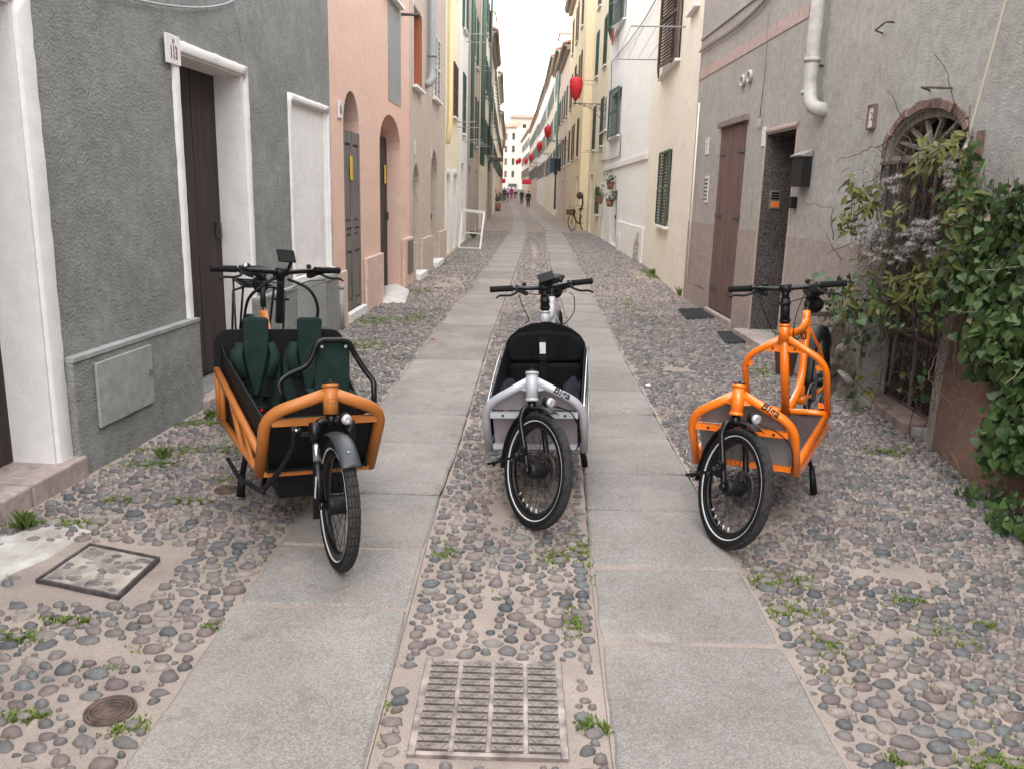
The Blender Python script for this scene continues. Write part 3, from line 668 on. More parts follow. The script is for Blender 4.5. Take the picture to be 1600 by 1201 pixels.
# grass and moss in the joints
def grass():
    rs = random.Random(21); spots = []
    for px, py, rx, ry, n in [(25, 990, .07, .03, 60), (40, 1112, .06, .02, 40), (105, 965, .09, .02, 60), (238, 722, .12, .05, 260), (312, 660, .14, .06, 300), (270, 700, .2, .1, 200), (300, 780, .1, .03, 120), (360, 700, .1, .1, 100), (120, 815, .1, .03, 90), (190, 780, .08, .04, 80), (40, 815, .06, .04, 120),
        (350, 745, .05, .05, 60), (200, 1130, .06, .03, 40), (330, 975, .05, .02, 30), (600, 500, .4, .3, 260), (560, 540, .25, .3, 160), (655, 495, .15, .3, 80), (640, 455, .3, .4, 120), (1385, 705, .15, .07, 160), (1190, 905, .05, .05, 50), (1230, 900, .12, .12, 110),
        (1250, 950, .12, .08, 90), (1425, 935, .07, .03, 70), (1540, 970, .05, .02, 40), (1520, 1000, .05, .02, 40), (1410, 1180, .04, .02, 40), (1560, 1190, .09, .03, 110), (915, 1125, .02, .03, 30), (948, 1133, .02, .02, 24), (895, 970, .03, .08, 60), (905, 850, .05, .12, 90),
        (870, 870, .06, .06, 60), (700, 860, .05, .05, 40), (620, 980, .02, .02, 16), (1020, 425, .25, .7, 200), (1025, 432, .15, .4, 120), (1190, 580, .1, .2, 60), (1170, 500, .1, .3, 80), (1100, 490, .1, .3, 40), (735, 375, .3, 1.4, 200), (740, 365, .2, 1.5, 150), (690, 412, .1, .5, 50), (930, 890, .03, .15, 60),
        (1300, 1000, .1, .08, 60), (1470, 980, .1, .08, 60), (480, 790, .1, .2, 30), (1500, 740, .12, .1, 60), (640, 390, .2, .5, 40), (1030, 500, .2, .6, 60), (985, 480, .15, .8, 70), (970, 600, .06, .5, 40), (1100, 790, .04, .2, 30)]:
        c = gp(px, py); spots += [(rs.gauss(c.x, rx*.6), rs.gauss(c.y, ry*.6)) for _ in range(int(n*1.1))]
    for _ in range(6500):   # scattered growth between the stones, more by the walls
        y = 2.0+rs.random()**1.6*20
        if rs.random() < .5: a, b = LW(y), LO(y)
        elif rs.random() < .7: a, b = RO(y), RW(y)
        else: a, b = LI(y), RI(y)
        x = a+(b-a)*rs.random()
        if noise.noise(Vector((x*3.1, y*3.1, 4)))+.35*noise.noise(Vector((x*17, y*17, 8))) > .24: spots.append((x, y))
    mb = MB()
    for x, y in spots:
        if blocked(x, y, 0) or LO(y) < x < LI(y) or RI(y) < x < RO(y): continue
        z = undul(x, y)-.014
        for b in range(rs.randint(3, 6)):
            a = rs.uniform(0, 6.28); h = rs.uniform(.005, .015)*(1.6 if y > 6 else 1); w = rs.uniform(.0015, .0038)*(1 if y < 6 else 1.9); le = rs.uniform(.3, 1.3)*h
            px, py = x+rs.gauss(0, .010), y+rs.gauss(0, .008); ca, sa = math.cos(a), math.sin(a)
            mb.add([(px-sa*w, py+ca*w, z), (px+sa*w, py-ca*w, z), (px+ca*le*.5+sa*w, py+sa*le*.5-ca*w, z+h*.75), (px+ca*le*.5-sa*w, py+sa*le*.5+ca*w, z+h*.75), (px+ca*le, py+sa*le, z+h)], [(0, 1, 2, 3), (3, 2, 4)])
    tag(mb.build('grass', 'grass', None, False), 'short grass and moss growing in the joints of the cobbles', 'grass', kind='stuff')
grass()
# ------------------------------------------------------------------ buildings
class Facade:
    """a building whose street face runs from a to b (world XY); local x = along the face, y*sg = out to the street"""
    def __init__(s, name, label, a, b, h, mat, sg, depth=5.0, cat='building', thick=.5, z0=-.06, group=None):
        s.a = Vector((a[0], a[1], 0)); s.b = Vector((b[0], b[1], 0)); s.d = (s.b-s.a).normalized(); s.L = (s.b-s.a).length
        s.sg = sg; s.h = h; s.mat = mat; s.depth = depth; s.z0 = z0; s.holes = []; s.thick = thick
        s.n = Vector((-s.d.y, s.d.x, 0))*sg   # toward the street
        s.root = thing(name, label, cat, s.a, (0, 0, math.atan2(s.d.y, s.d.x)), group)
    def sz(s, px, py, o=0.0):
        r = ray(px, py); A = s.a+s.n*o; t = s.n.dot(A-CPOS)/s.n.dot(r); p = CPOS+r*t
        return (p-s.a).dot(s.d), p.z
    def R(s, x0, x1, yt, yb, o=0.0):
        a = s.sz(x0, (yt+yb)/2, o)[0]; b = s.sz(x1, (yt+yb)/2, o)[0]
        # find heights on the vertical line through x0
        def zz(y):
            lo, hi = x0-60, x0+60
            for _ in range(30):
                mid = (lo+hi)/2
                if (s.sz(mid, y, o)[0] < a): lo = mid
                else: hi = mid
            return s.sz((lo+hi)/2, y, o)[1]
        return (min(a, b), max(a, b), zz(yb), zz(yt))
    def P(s, x, o, z): return (x, s.sg*o, z)
    def box(s, mb, x0, x1, o0, o1, z0, z1): return mb.box(x0, x1, min(s.sg*o0, s.sg*o1), max(s.sg*o0, s.sg*o1), z0, z1)
    def part(s, name, mat, *boxes, parent=None, bevel=0):
        if name in ('plinth', 'dado', 'plinth_cap') and len(boxes) > 1:
            return [s.part(name, mat, b_, parent=parent, bevel=bevel) for b_ in boxes]
        mb = MB()
        for b in boxes: s.box(mb, *b)
        return mb.build(name, mat, parent or s.root, bevel=bevel)
    def hole(s, r, depth=.25, arch=False, rmat=None, segm=False):
        s.holes.append((max(r[0], .01), min(r[1], s.L-.01), r[2], r[3], depth, arch, segm)); return s.holes[-1]
    def body(s):
        H = s.holes
        xs = sorted({0, s.L, *[h[0] for h in H], *[h[1] for h in H]}); zs = sorted({s.z0, s.h, *[max(h[2], s.z0) for h in H], *[min(h[3], s.h) for h in H]})
        mb = MB(); P = s.P
        q = lambda a, b, c, d: mb.add([a, b, c, d], [(0, 1, 2, 3)])
        for i in range(len(xs)-1):
            for j in range(len(zs)-1):
                cx, cz = (xs[i]+xs[i+1])/2, (zs[j]+zs[j+1])/2
                if any(h[0] < cx < h[1] and h[2] < cz < h[3] for h in H): continue
                q(P(xs[i], 0, zs[j]), P(xs[i+1], 0, zs[j]), P(xs[i+1], 0, zs[j+1]), P(xs[i], 0, zs[j+1]))
        for h in H:
            x0, x1, z0, z1, d, arch, segm = h; z0 = max(z0, s.z0); z1 = min(z1, s.h)
            if arch:
                w = (x1-x0)/2; cx = (x0+x1)/2; rise = segm if isinstance(segm, float) else w*(.55 if segm else 1); zsp = z1-rise; n = 12; pts = []
                for k in range(n+1):
                    a = math.pi*(1-k/n); pts.append((cx+w*math.cos(a), zsp+rise*math.sin(a)))
                for k in range(n):
                    (u0, v0), (u1, v1) = pts[k], pts[k+1]
                    q(P(u0, 0, v0), P(u1, 0, v1), P(u1, 0, z1), P(u0, 0, z1)); q(P(u0, 0, v0), P(u1, 0, v1), P(u1, -d, v1), P(u0, -d, v0))
            else:
                zsp = z1; q(P(x0, 0, z1), P(x1, 0, z1), P(x1, -d, z1), P(x0, -d, z1))
            q(P(x0, 0, z0), P(x0, -d, z0), P(x0, -d, zsp), P(x0, 0, zsp)); q(P(x1, 0, z0), P(x1, -d, z0), P(x1, -d, zsp), P(x1, 0, zsp))
            q(P(x0, 0, z0), P(x1, 0, z0), P(x1, -d, z0), P(x0, -d, z0)); q(P(x0, -d, z0), P(x1, -d, z0), P(x1, -d, z1), P(x0, -d, z1))
        D = -s.depth
        q(P(0, 0, s.z0), P(0, D, s.z0), P(0, D, s.h), P(0, 0, s.h)); q(P(s.L, 0, s.z0), P(s.L, D, s.z0), P(s.L, D, s.h), P(s.L, 0, s.h))
        q(P(0, D, s.z0), P(s.L, D, s.z0), P(s.L, D, s.h), P(0, D, s.h)); q(P(0, 0, s.h), P(s.L, 0, s.h), P(s.L, D, s.h), P(0, D, s.h))
        s.wall = mb.build('wall', s.mat, s.root, False); return s.wall
    # --- features
    def frame(s, r, w, proud, mat, name='door_surround', bottom=False, top=True):
        """hand-trowelled raised surround: mitred strips whose edges waver by a few millimetres"""
        x0, x1, z0, z1 = r[:4]; mb = MB(); s_ = random.Random(int(x0*97+z1*31))
        path = [(x0, z0), (x0, z1), (x1, z1), (x1, z0)] if top else None
        out = [(x0-w, z0), (x0-w, z1+w), (x1+w, z1+w), (x1+w, z0)]
        segs = [(path[i], path[i+1], out[i], out[i+1]) for i in range(3)]
        if bottom: segs.append(((x1, z0), (x0, z0), (x1+w, z0-w), (x0-w, z0-w)))
        rows = []
        for a, b, c, d in segs:
            n = max(2, int(math.hypot(b[0]-a[0], b[1]-a[1])/.07))
            for i in range(n+1):
                t = i/n; wb = .0035 if 0 < i < n else 0
                rows.append(((a[0]+(b[0]-a[0])*t, a[1]+(b[1]-a[1])*t), (c[0]+(d[0]-c[0])*t+s_.uniform(-wb, wb)*1.3, c[1]+(d[1]-c[1])*t+s_.uniform(-wb, wb)*1.3)))
        vs = []
        for (u, v), (p, q) in rows:
            e = s_.uniform(-.0015, .0015); du, dv = (p-u)*.12, (q-v)*.12
            vs += [s.P(u, .001, v), s.P(u+du*.4, proud*.8+e, v+dv*.4), s.P(u+du, proud+e, v+dv), s.P(p-du, proud+e, q-dv), s.P(p-du*.3, proud*.75+e, q-dv*.3), s.P(p, .001, q)]
        m = len(rows); mb.add(vs, [(i*6+j, i*6+j+1, (i+1)*6+j+1, (i+1)*6+j) for i in range(m-1) for j in range(5)], True)
        return mb.build(name, mat, s.root, False)
    def lining(s, r, depth, mat, t=.012):
        x0, x1, z0, z1 = r[:4]
        s.part('door_lining', mat, (x0, x0+t, -depth+.01, .0, z0, z1-t), (x1-t, x1, -depth+.01, .0, z0, z1-t), (x0, x1, -depth+.01, .0, z1-t, z1))
    def plank_door(s, r, depth, mat, n=6, rails=True, handle=True, name='door', proud=.0):
        x0, x1, z0, z1 = r[:4]; o = -depth+.04+proud
        d = s.part(name, mat, (x0+.004, x1-.004, o-.03, o-.012, z0+.01, z1-.004))
        w = (x1-x0-.01)/n
        for i in range(n):
            s.part('plank', mat, (x0+.005+i*w+.003, x0+.005+(i+1)*w-.003, o-.012, o+.008+.002*(i % 2), z0+.02, z1-.01), parent=d)
        if rails:
            for k in (.12, .5, .86): s.part('strap_hinge', 'iron_rust', (x0+.02, x0+(x1-x0)*.62, o+.0105, o+.018, z0+(z1-z0)*k, z0+(z1-z0)*k+.035), parent=d)
        if handle: s.part('handle', 'iron', (x1-.12, x1-.09, o+.0105, o+.05, z0+(z1-z0)*.46, z0+(z1-z0)*.46+.12), parent=d, bevel=.004)
        return d
    def panel_door(s, r, depth, mat, leaves=2, rows=(.05, .36, .40, .92), name='door'):
        x0, x1, z0, z1 = r[:4]; o = -depth+.05; w = (x1-x0)/leaves
        d = s.part(name, mat, (x0+.003, x1-.003, o-.03, o-.01, z0+.01, z1-.003)); H = z1-z0
        for i in range(leaves):
            a, b = x0+i*w+.006, x0+(i+1)*w-.006; st = .07*min(1, w/.4)
            s.part('stile', mat, (a, a+st, o-.01, o+.014, z0+.01, z1-.004), (b-st, b, o-.01, o+.014, z0+.01, z1-.004), parent=d)
            zz = [0.01, *rows, .995]
            for j in range(0, len(zz), 2): s.part('rail', mat, (a+st, b-st, o-.01, o+.012, z0+H*zz[j], z0+H*zz[j+1]), parent=d)
            for j in range(1, len(zz)-1, 2):
                q0, q1 = z0+H*zz[j]+.03, z0+H*zz[j+1]-.03
                s.part('raised_panel', mat, (a+st+.025, b-st-.025, o-.01, o+.006, q0, q1), parent=d, bevel=.004)
        return d
    def shutters(s, r, mat, leaves=2, proud=.035, slat=.055, name='shutter', ajar=0, wood_w=.045):
        x0, x1, z0, z1 = r[:4]; w = (x1-x0)/leaves
        for i in range(leaves):
            a, b = x0+i*w+.004, x0+(i+1)*w-.004; mb = MB(); fw = wood_w; t = .035
            s.box(mb, a, a+fw, 0, t, z0, z1); s.box(mb, b-fw, b, 0, t, z0, z1)
            for zz in (z0, (z0+z1)/2-fw/2, z1-fw): s.box(mb, a+fw, b-fw, .002, t-.002, zz, zz+fw)
            n = int((z1-z0)/slat)
            for k in range(n):
                z = z0+(k+.5)*(z1-z0)/n
                if abs(z-(z0+z1)/2) < fw or z-z0 < fw or z1-z < fw: continue
                mb.bar(s.P(a+fw, t*.5, z), s.P(b-fw, t*.5, z), .034, .007, (0, -s.sg*.75, .7))
            piv = a if i == 0 else b
            if ajar > 1:   # thrown right back against the wall
                sh_ = -w if i == 0 else w
                mt = Matrix.Translation(Vector(s.P(sh_*1.02, proud-.03, 0)))
            elif ajar:
                ang = ajar*(1 if i == 0 else -1)*s.sg
                mt = Matrix.Translation(Vector(s.P(piv, proud, 0))) @ Matrix.Rotation(ang, 4, 'Z') @ Matrix.Translation(-Vector((piv, 0, 0)))
            else: mt = Matrix.Translation(Vector(s.P(0, proud-.035, 0)))
            mb.xf(mt); mb.build(name, mat, s.root)
    def window(s, r, mat, sill=True, depth=.2, leaves=2, proud=.04, ajar=0, hole=True, slat=.055):
        if hole: s.hole(r, depth)
        x0, x1, z0, z1 = r[:4]
        wf = s.part('window', 'sh_white' if mat != 'sh_brown' else 'wood_dark', (x0, x0+.05, -depth+.02, -depth+.06, z0, z1), (x1-.05, x1, -depth+.02, -depth+.06, z0, z1), (x0+.05, x1-.05, -depth+.02, -depth+.06, z0, z0+.05), (x0+.05, x1-.05, -depth+.02, -depth+.06, z1-.05, z1), ((x0+x1)/2-.02, (x0+x1)/2+.02, -depth+.02, -depth+.06, z0+.05, z1-.05))
        s.part('pane', 'glass', (x0+.05, x1-.05, -depth+.03, -depth+.036, z0+.05, z1-.05), parent=wf)
        if mat: s.shutters(r, mat, leaves, proud, ajar=ajar, slat=slat)
        if sill: s.part('sill', 'offwhite' if sill is True else sill, (x0-.08, x1+.08, .002, .09, z0-.05, z0-.005), bevel=.004)
    def pipe(s, pts, r, mat, n=10, name='downpipe'):
        return MB().tube([s.P(*p) for p in pts], r, n).build(name, mat, s.root)
    def rack(s, x0, x1, z, reach=.6, n=4):
        mb = MB(); mb.tube([s.P(x0, 0, z), s.P(x0, reach, z)], .012, 6); mb.tube([s.P(x1, 0, z), s.P(x1, reach, z)], .012, 6)
        for k in range(n): mb.tube([s.P(x0, reach*(.3+.7*k/(n-1)), z), s.P(x1, reach*(.3+.7*k/(n-1)), z)], .004, 4)
        mb.build('drying_rack', 'pipe_grey', s.root)
    def eaves(s, over=.34, t=.16, tiles=True):
        mb = MB(); s.box(mb, -.02, s.L+.02, -.3, over, s.h, s.h+t*.5); s.box(mb, -.02, s.L+.02, -.3, over*.6, s.h-t, s.h); mb.build('cornice', 'old', s.root)
        if tiles:
            mb = MB(); ov = over+.08; D = -s.depth
            mb.hexa([s.P(x, o, z) for z in (0, .06) for x, o in ((0, 0), (s.L, 0), (s.L, 1), (0, 1))]) if False else None
            vs = [s.P(-.03, ov, s.h+t*.5+.003), s.P(s.L+.03, ov, s.h+t*.5+.003), s.P(s.L+.03, D/2, s.h+t*.5+1.0), s.P(-.03, D/2, s.h+t*.5+1.0)]
            mb.add(vs+[(v[0], v[1], v[2]+.07) for v in vs], [(0, 1, 2, 3), (4, 5, 6, 7), (0, 1, 5, 4), (1, 2, 6, 5), (2, 3, 7, 6), (3, 0, 4, 7)])
            nn = int(s.L/.22)
            for i in range(nn): mb.tube([s.P((i+.5)*s.L/nn, ov+.02, s.h+t*.5+.07), s.P((i+.5)*s.L/nn, D/2, s.h+t*.5+1.07)], .07, 6)
            mb.build('roof', 'tile', s.root)
        s.pipe([(-.0, over, s.h+.02), (s.L, over, s.h+.02)], .05, 'pipe_green', 8, 'gutter')

# ---- left side
A0 = gp(125, 735); A1 = gp(523, 515); dv = (A1-A0).normalized()
L1 = Facade('grey_house', 'dark grey roughcast house with white door surrounds, nearest on the left', A0-dv*9.5, A1, 6.0, 'grey', -1)
# big opening at the picture's left edge
x1, z1 = L1.sz(60, 440)[0], L1.sz(30, 6)[1]
r = (x1-1.15, x1, .09, z1); L1.hole(r, .29); L1.lining(r, .29, 'white'); L1.frame(r, .125, .02, 'white')
L1.plank_door(r, .27, 'wood_dark', 5, rails=False)
stp = thing('door_step', 'pinkish worn stone step below the big doorway at the left edge', 'step', L1.root.location, L1.root.rotation_euler)
for k in range(3):
    xx = r[0]-.1+k*.47; q = MB(); L1.box(q, xx+.003, xx+.464, -.34, .075, -.05, .098+.003*k); q.build('step_slab', 'stone_step', stp, bevel=.012)
# second door (113)
rd = L1.R(289, 378, 90, 560); zt = L1.sz(289, 86)[1]; r = (rd[0], L1.sz(378, 114)[0], .06, zt)
L1.hole(r, .30); L1.lining(r, .30, 'white'); zp = L1.sz(200, 535)[1]
w = L1.sz(289, 90)[0]-L1.sz(278, 90)[0]
L1.frame((r[0], r[1], zp+.03, r[3]), .075, .022, 'white')
L1.plank_door(r, .27, 'wood_dark', 5, rails=False)
q = MB(); L1.box(q, r[0]-.02, r[1]+.02, -.28, .10, -.05, .055); q.build('threshold', 'stone_step', L1.root, bevel=.01)
# plinth
zpl = L1.sz(210, 530)[1]; xa = x1+.125; 
L1.part('plinth', 'grey', (xa+.0, r[0]-.004, .002, .055, -.06, zpl), (r[1]+.004, L1.L, .002, .055, -.06, zpl))
L1.part('plinth_cap', 'grey_smooth', (xa, r[0]-.004, .002, .062, zpl, zpl+.022), (r[1]+.004, L1.L-.01, .002, .062, zpl, zpl+.022))
cv = L1.R(150, 238, 568, 668, .055); L1.part('meter_cover', 'grey_smooth', (cv[0], cv[1], .056, .072, cv[2], cv[3]), bevel=.004)
cvo = L1.root.children[-1]; L1.part('latch', 'steel_dull', (cv[1]-.045, cv[1]-.025, .073, .085, (cv[2]+cv[3])/2, (cv[2]+cv[3])/2+.03), parent=cvo)
sx0, sx1 = L1.sz(455, 460)[0], L1.sz(500, 460)[0]; L1.part('plinth_panel', 'grey_smooth', (sx0, sx1, .056, .064, .12, zpl-.03))
# blind window
rb = (L1.sz(452, 260)[0], L1.sz(514, 260)[0], zpl+.09, L1.sz(452, 136)[1]-.05)
L1.hole((rb[0]+.06, rb[1]-.06, rb[2], rb[3]-.06), .045)
L1.frame((rb[0]+.06, rb[1]-.06, rb[2], rb[3]-.06), .06, .02, 'white', 'window_surround')
L1.lining((rb[0]+.06, rb[1]-.06, rb[2], rb[3]-.06), .045, 'white', .006); L1.part('blind_panel', 'white', (rb[0]+.062, rb[1]-.062, -.044, -.034, rb[2]+.001, rb[3]-.062))
L1.part('sill', 'white', (rb[0]-.02, rb[1]+.02, .0, .045, rb[2]-.06, rb[2]-.002), bevel=.006)
L1.part('sill_base', 'grey_smooth', (rb[0]-.05, rb[1]+.03, .003, .066, rb[2]-.12, rb[2]-.062), bevel=.006)
L1.body()
tl = L1.R(252, 274, 50, 97); tt = thing('house_number_tile', 'white ceramic number tile reading 113 on the grey roughcast wall', 'house number', L1.root.location, L1.root.rotation_euler)
q = MB(); L1.box(q, tl[0], tl[1], .02, .032, tl[2], tl[3]); q.build('tile', 'ceramic', tt, bevel=.002)
hh = tl[3]-tl[2]; cx = (tl[0]+tl[1])/2; cz = (tl[2]+tl[3])/2
fn = lambda p: Vector((cx+p.x*.82, -.0335+p.z*-1, cz-hh*.12+p.y*1.35))
def front_text(fac, parent, body, size, cx, cz, o, mat, sxx=1.0, syy=1.0, name='lettering', off=0):
    if fac.sg < 0: f = lambda p: Vector((cx+p.x*sxx, -(o+p.z), cz+p.y*syy))
    else: f = lambda p: Vector((cx-p.x*sxx, (o+p.z), cz+p.y*syy))
    return text_obj(name, body, size, mat, parent, None, .0008, 0, off, f)
front_text(L1, tt, '113', .085, cx, cz-hh*.12, .0335, 'ceramic_red', .75, 1.3, off=.002)
q = MB(); q.prism([(-.012, .012), (.012, .012), (.012, -.004), (0, -.016), (-.012, -.004)], lambda u, v, t: (cx+u, -t, cz+hh*.28+v), .0325, .0345); q.build('crest', 'terracotta', tt)
# wires on the grey wall
pp = [L1.sz(x, y) for x, y in [(150, -8), (200, -1), (250, 8), (300, 12), (340, 8), (364, -2)]]
cb = MB().tube([L1.P(a, .03, b) for a, b in spline([Vector((a, b, 0)) for a, b in pp], 5) for a, b in ((a, b),)] if False else [L1.P(p.x, .03, p.y) for p in spline([Vector((a, b, 0)) for a, b in pp], 5)], .007, 6)
pp = [L1.sz(x, y) for x, y in [(364, -2), (368, 30), (372, 66)]]; cb.tube([L1.P(a, .02, b) for a, b in pp], .004, 5); cb.build('cable', 'pipe_grey', L1.root)

B1 = gp(640, 440)
L2 = Facade('pink_house', 'salmon pink plastered house with two arched doorways', A1+dv*.005, B1, 8.0, 'pink', -1)
# low stub pipe at the corner
px_, pz_ = L2.sz(531, 447); ex = MB(); ex.tube([L2.P(.10, .05, .0), L2.P(.10, .05, pz_)], .035, 10); ex.tube([L2.P(.10, .05, pz_-.01), L2.P(.10, .05, pz_+.03)], .042, 10); ex.build('stub_pipe', 'pipe_grey', L2.root)
ra = (L2.sz(538, 300)[0], L2.sz(563, 300)[0], .0, L2.sz(549, 143)[1])
L2.hole((ra[0], ra[1], ra[2], ra[3]), .22, True)
zt = L2.sz(540, 202)[1]
L2.panel_door((ra[0], ra[1], .10, zt), .065, 'wood_grey', 2, (.05, .34, .42, .47, .5, .93))
L2.part('shade_sheet', 'dark', (ra[0]+.01, ra[1]-.01, -.215, -.2, zt, ra[3]-.02))  # dark sheet painted as the unlit space above the door
L2.part('threshold', 'white', (ra[0]-.02, ra[1]+.08, -.15, .05, -.04, .09), bevel=.01)
rb2 = (L2.sz(594, 330)[0], L2.sz(626, 330)[0], -.02, L2.sz(610, 180)[1])
L2.hole(rb2, .27, True, segm=True)
L2.plank_door((rb2[0], rb2[1], .0, L2.sz(597, 205)[1]), .26, 'wood_dark', 5, rails=False)
z2 = L2.sz(597, 205)[1]; gm = MB()
for k in range(6): gm.tube([L2.P(rb2[0]+.1+k*.12, -.21, z2), L2.P(rb2[0]+.1+k*.12, -.21, z2+.45)], .008, 5)
gm.tube([L2.P(rb2[0], -.21, z2+.2), L2.P(rb2[1], -.21, z2+.2)], .008, 5); gm.build('fanlight_grille', 'iron', L2.root)
zq = L2.sz(585, 398)[1]
L2.part('dado', 'pink_old', (ra[1]+.14, rb2[0]-.02, .002, .05, -.06, zq), (rb2[1]+.03, L2.L, .002, .07, -.06, L2.sz(632, 372)[1]), bevel=.01)
L2.part('corner_block', 'pink_old', (.0, ra[0]-.08, .002, .04, -.06, L2.sz(530, 425)[1]), bevel=.01)
mc = (L2.sz(632, 400)[0]-.1, L2.sz(639, 400)[0]-.05, L2.sz(632, 428)[1], L2.sz(632, 376)[1]); L2.part('meter_cover', 'wood_grey', (mc[0], mc[1], .072, .085, mc[2], mc[3]), bevel=.003)
for xx, yy in ((542, 262), (596, 272)):
    o = -.015 if xx < 560 else -.21; a, b = L2.sz(xx+3, yy, o)
    L2.part('notice', 'yellow_sign', (a-.02, a+.11, o+.018, o+.022, b-.14, b+.13))
# first floor window just out of the frame and its sill end with an iron peg
L2.window((L2.sz(600, 0)[0], L2.sz(622, 10)[0], L2.sz(622, 16)[1]+.06, L2.sz(622, 16)[1]+1.6), 'sh_green')
a, b = L2.sz(628, 24); L2.pipe([(a-.05, 0, b), (a-.05, .28, b)], .022, 'iron', 6, 'shutter_bar')
L2.part('patched_render', 'grey_smooth', (L2.sz(607, 200)[0], L2.sz(628, 200)[0]-.1, .002, .006, L2.sz(612, 160)[1], 7.8))
L2.body()
tt = thing('house_number_tile', 'small blank-looking white number tile between the grey house and the first arched door', 'house number', L2.root.location, L2.root.rotation_euler)
r = L2.R(527, 534, 157, 184); q = MB(); L2.box(q, r[0], r[0]+.16, .003, .02, r[2], r[3]); q.build('tile', 'ceramic', tt)
q = MB(); L2.box(q, r[0]+.05, r[0]+.07, .021, .023, r[2]+.04, r[2]+.13); L2.box(q, r[0]+.09, r[0]+.11, .021, .023, r[2]+.04, r[2]+.13); q.build('digits', 'iron', tt)
def ramp_stone():
    pts = [gp(597, 474), gp(634, 472), gp(640, 455), gp(618, 443), gp(598, 450)]
    c = sum(pts, Vector())/5; n = 24; vs = []
    ring = [pts[i].lerp(pts[(i+1) % 5], k/5) for i in range(5) for k in range(5)]; m = len(ring)
    for f, z in ((1, -.02), (.9, .03), (.6, .06), (.3, .075)):
        for p in ring: q_ = c+(p-c)*f; vs.append((q_.x, q_.y, z+.02*noise.noise(q_*5)))
    vs.append((c.x, c.y, .078)); fs = [(i*m+k, i*m+(k+1) % m, (i+1)*m+(k+1) % m, (i+1)*m+k) for i in range(3) for k in range(m)]+[(3*m+k, 3*m+(k+1) % m, 4*m) for k in range(m)]
    mb = MB(); mb.add(vs, fs, True); tag(mb.build('doorway_ramp', 'concrete', None), 'lump of pale cement forming a ramp at the second arched pink doorway', 'ramp')
ramp_stone()

C1 = gp(694, 402)
L3 = Facade('beige_house', 'beige weathered house with orange-brown shutter and grey downpipe', B1+Vector((.0, .005, 0)), C1, 8.3, 'beige', -1)
def Lr(f, x0, x1, yt, yb): return (f.sz(x0, (yt+yb)/2)[0], f.sz(x1, (yt+yb)/2)[0], f.sz(x0, yb)[1], f.sz(x0, yt)[1])
r = Lr(L3, 645, 657, 8, 132); L3.window(r, None, depth=.3); L3.part('open_shutter', 'wood_orange', (r[0]+.35, r[1]-.01, -.20, -.17, r[2]+.02, r[3]-.02)); L3.part('open_shutter', 'wood_orange', (r[1]-.05, r[1]-.015, -.18, .03, r[2]+.02, r[3]-.02))
L3.frame(r, .09, .02, 'beige', 'window_surround')
r = Lr(L3, 676, 686, 50, 152); L3.window(r, 'sh_white', slat=.09)
zt_ = L3.sz(667, 125)[1]; xx = L3.sz(667, 60)[0]; L3.pipe(fillet([(xx, .10, 8.2), (xx, .10, zt_+.15), (xx-.12, .10, zt_-.05), (xx-.2, -.02, zt_-.12)], .1), .075, 'pipe_grey', 12)
for zz in (zt_+.4, zt_+1.9): L3.pipe([(xx, .10, zz), (xx, .10, zz+.05)], .088, 'pipe_grey', 12, 'pipe_clamp')
for x0, x1, yt in ((645, 655, 256), (673, 683, 235)):
    r = (L3.sz(x0, 330)[0], L3.sz(x1, 330)[0], .0, L3.sz((x0+x1)/2, yt)[1]); L3.hole(r, .2, True); L3.plank_door((r[0], r[1], .02, r[3]-.35), .19, 'wood_old', 4, rails=False)
    L3.part('step', 'white', (r[0]-.02, r[1]+.1, -.15, .15, -.04, .09), bevel=.01)
d0, d1, d2, d3 = [L3.sz(x, 330)[0] for x in (645, 655, 673, 683)]
zq = L3.sz(660, 372)[1]; L3.part('plinth', 'beige', (0, d0-.03, .002, .06, -.06, zq), (d1+.03, d2-.03, .002, .06, -.06, zq), (d3+.03, L3.L, .002, .06, -.06, zq), bevel=.01)
for x, y in ((646, 230), (673, 238)):
    a, b = L3.sz(x, y); L3.part('number_tile', 'ceramic', (a, a+.16, .003, .015, b-.12, b+.12))
L3.body()

def auto(f, floors, xs, mats, w=1.0, h=1.7, sill=True, ajar=0, doors=None, dmat='wood_dark'):
    for zi, z in enumerate(floors):
        for i, x in enumerate(xs):
            if x+w/2 > f.L-.15 or z+h > f.h-.25: continue
            m = mats[(i+zi) % len(mats)]; f.window((x-w/2, x+w/2, z, z+h), m, sill=sill, ajar=ajar if (i+zi) % 2 else 0)
    for x in (doors or []):
        if x+.5 > f.L: continue
        r = (x-.5, x+.5, .0, 2.35); f.hole(r, .3); f.plank_door(r, .3, dmat, 4, rails=False)
def far(name, label, a, b, h, mat, sg, **k):
    f = Facade(name, label, a, b, h, mat, sg, z0=gz(a[1])-.1); ev = k.pop('ev', True); rk = k.pop('rack', None); fl = k.pop('floors', (3.2, 6.0, 8.8))
    if sg < 0 or True:
        off = gz(a[1])
        k.setdefault('xs', [1.4+i*2.6 for i in range(int(f.L/2.6)+1)])
        auto(f, [z+off for z in fl], k['xs'], k.get('mats', ['sh_green']), k.get('w', 1.0), k.get('hw', 1.7), k.get('sill', True), k.get('ajar', 0), k.get('doors'), k.get('dmat', 'wood_dark'))
    if ev: f.eaves()
    if rk:
        for x, z in rk: f.rack(x, x+1.3, z)
    f.body(); return f
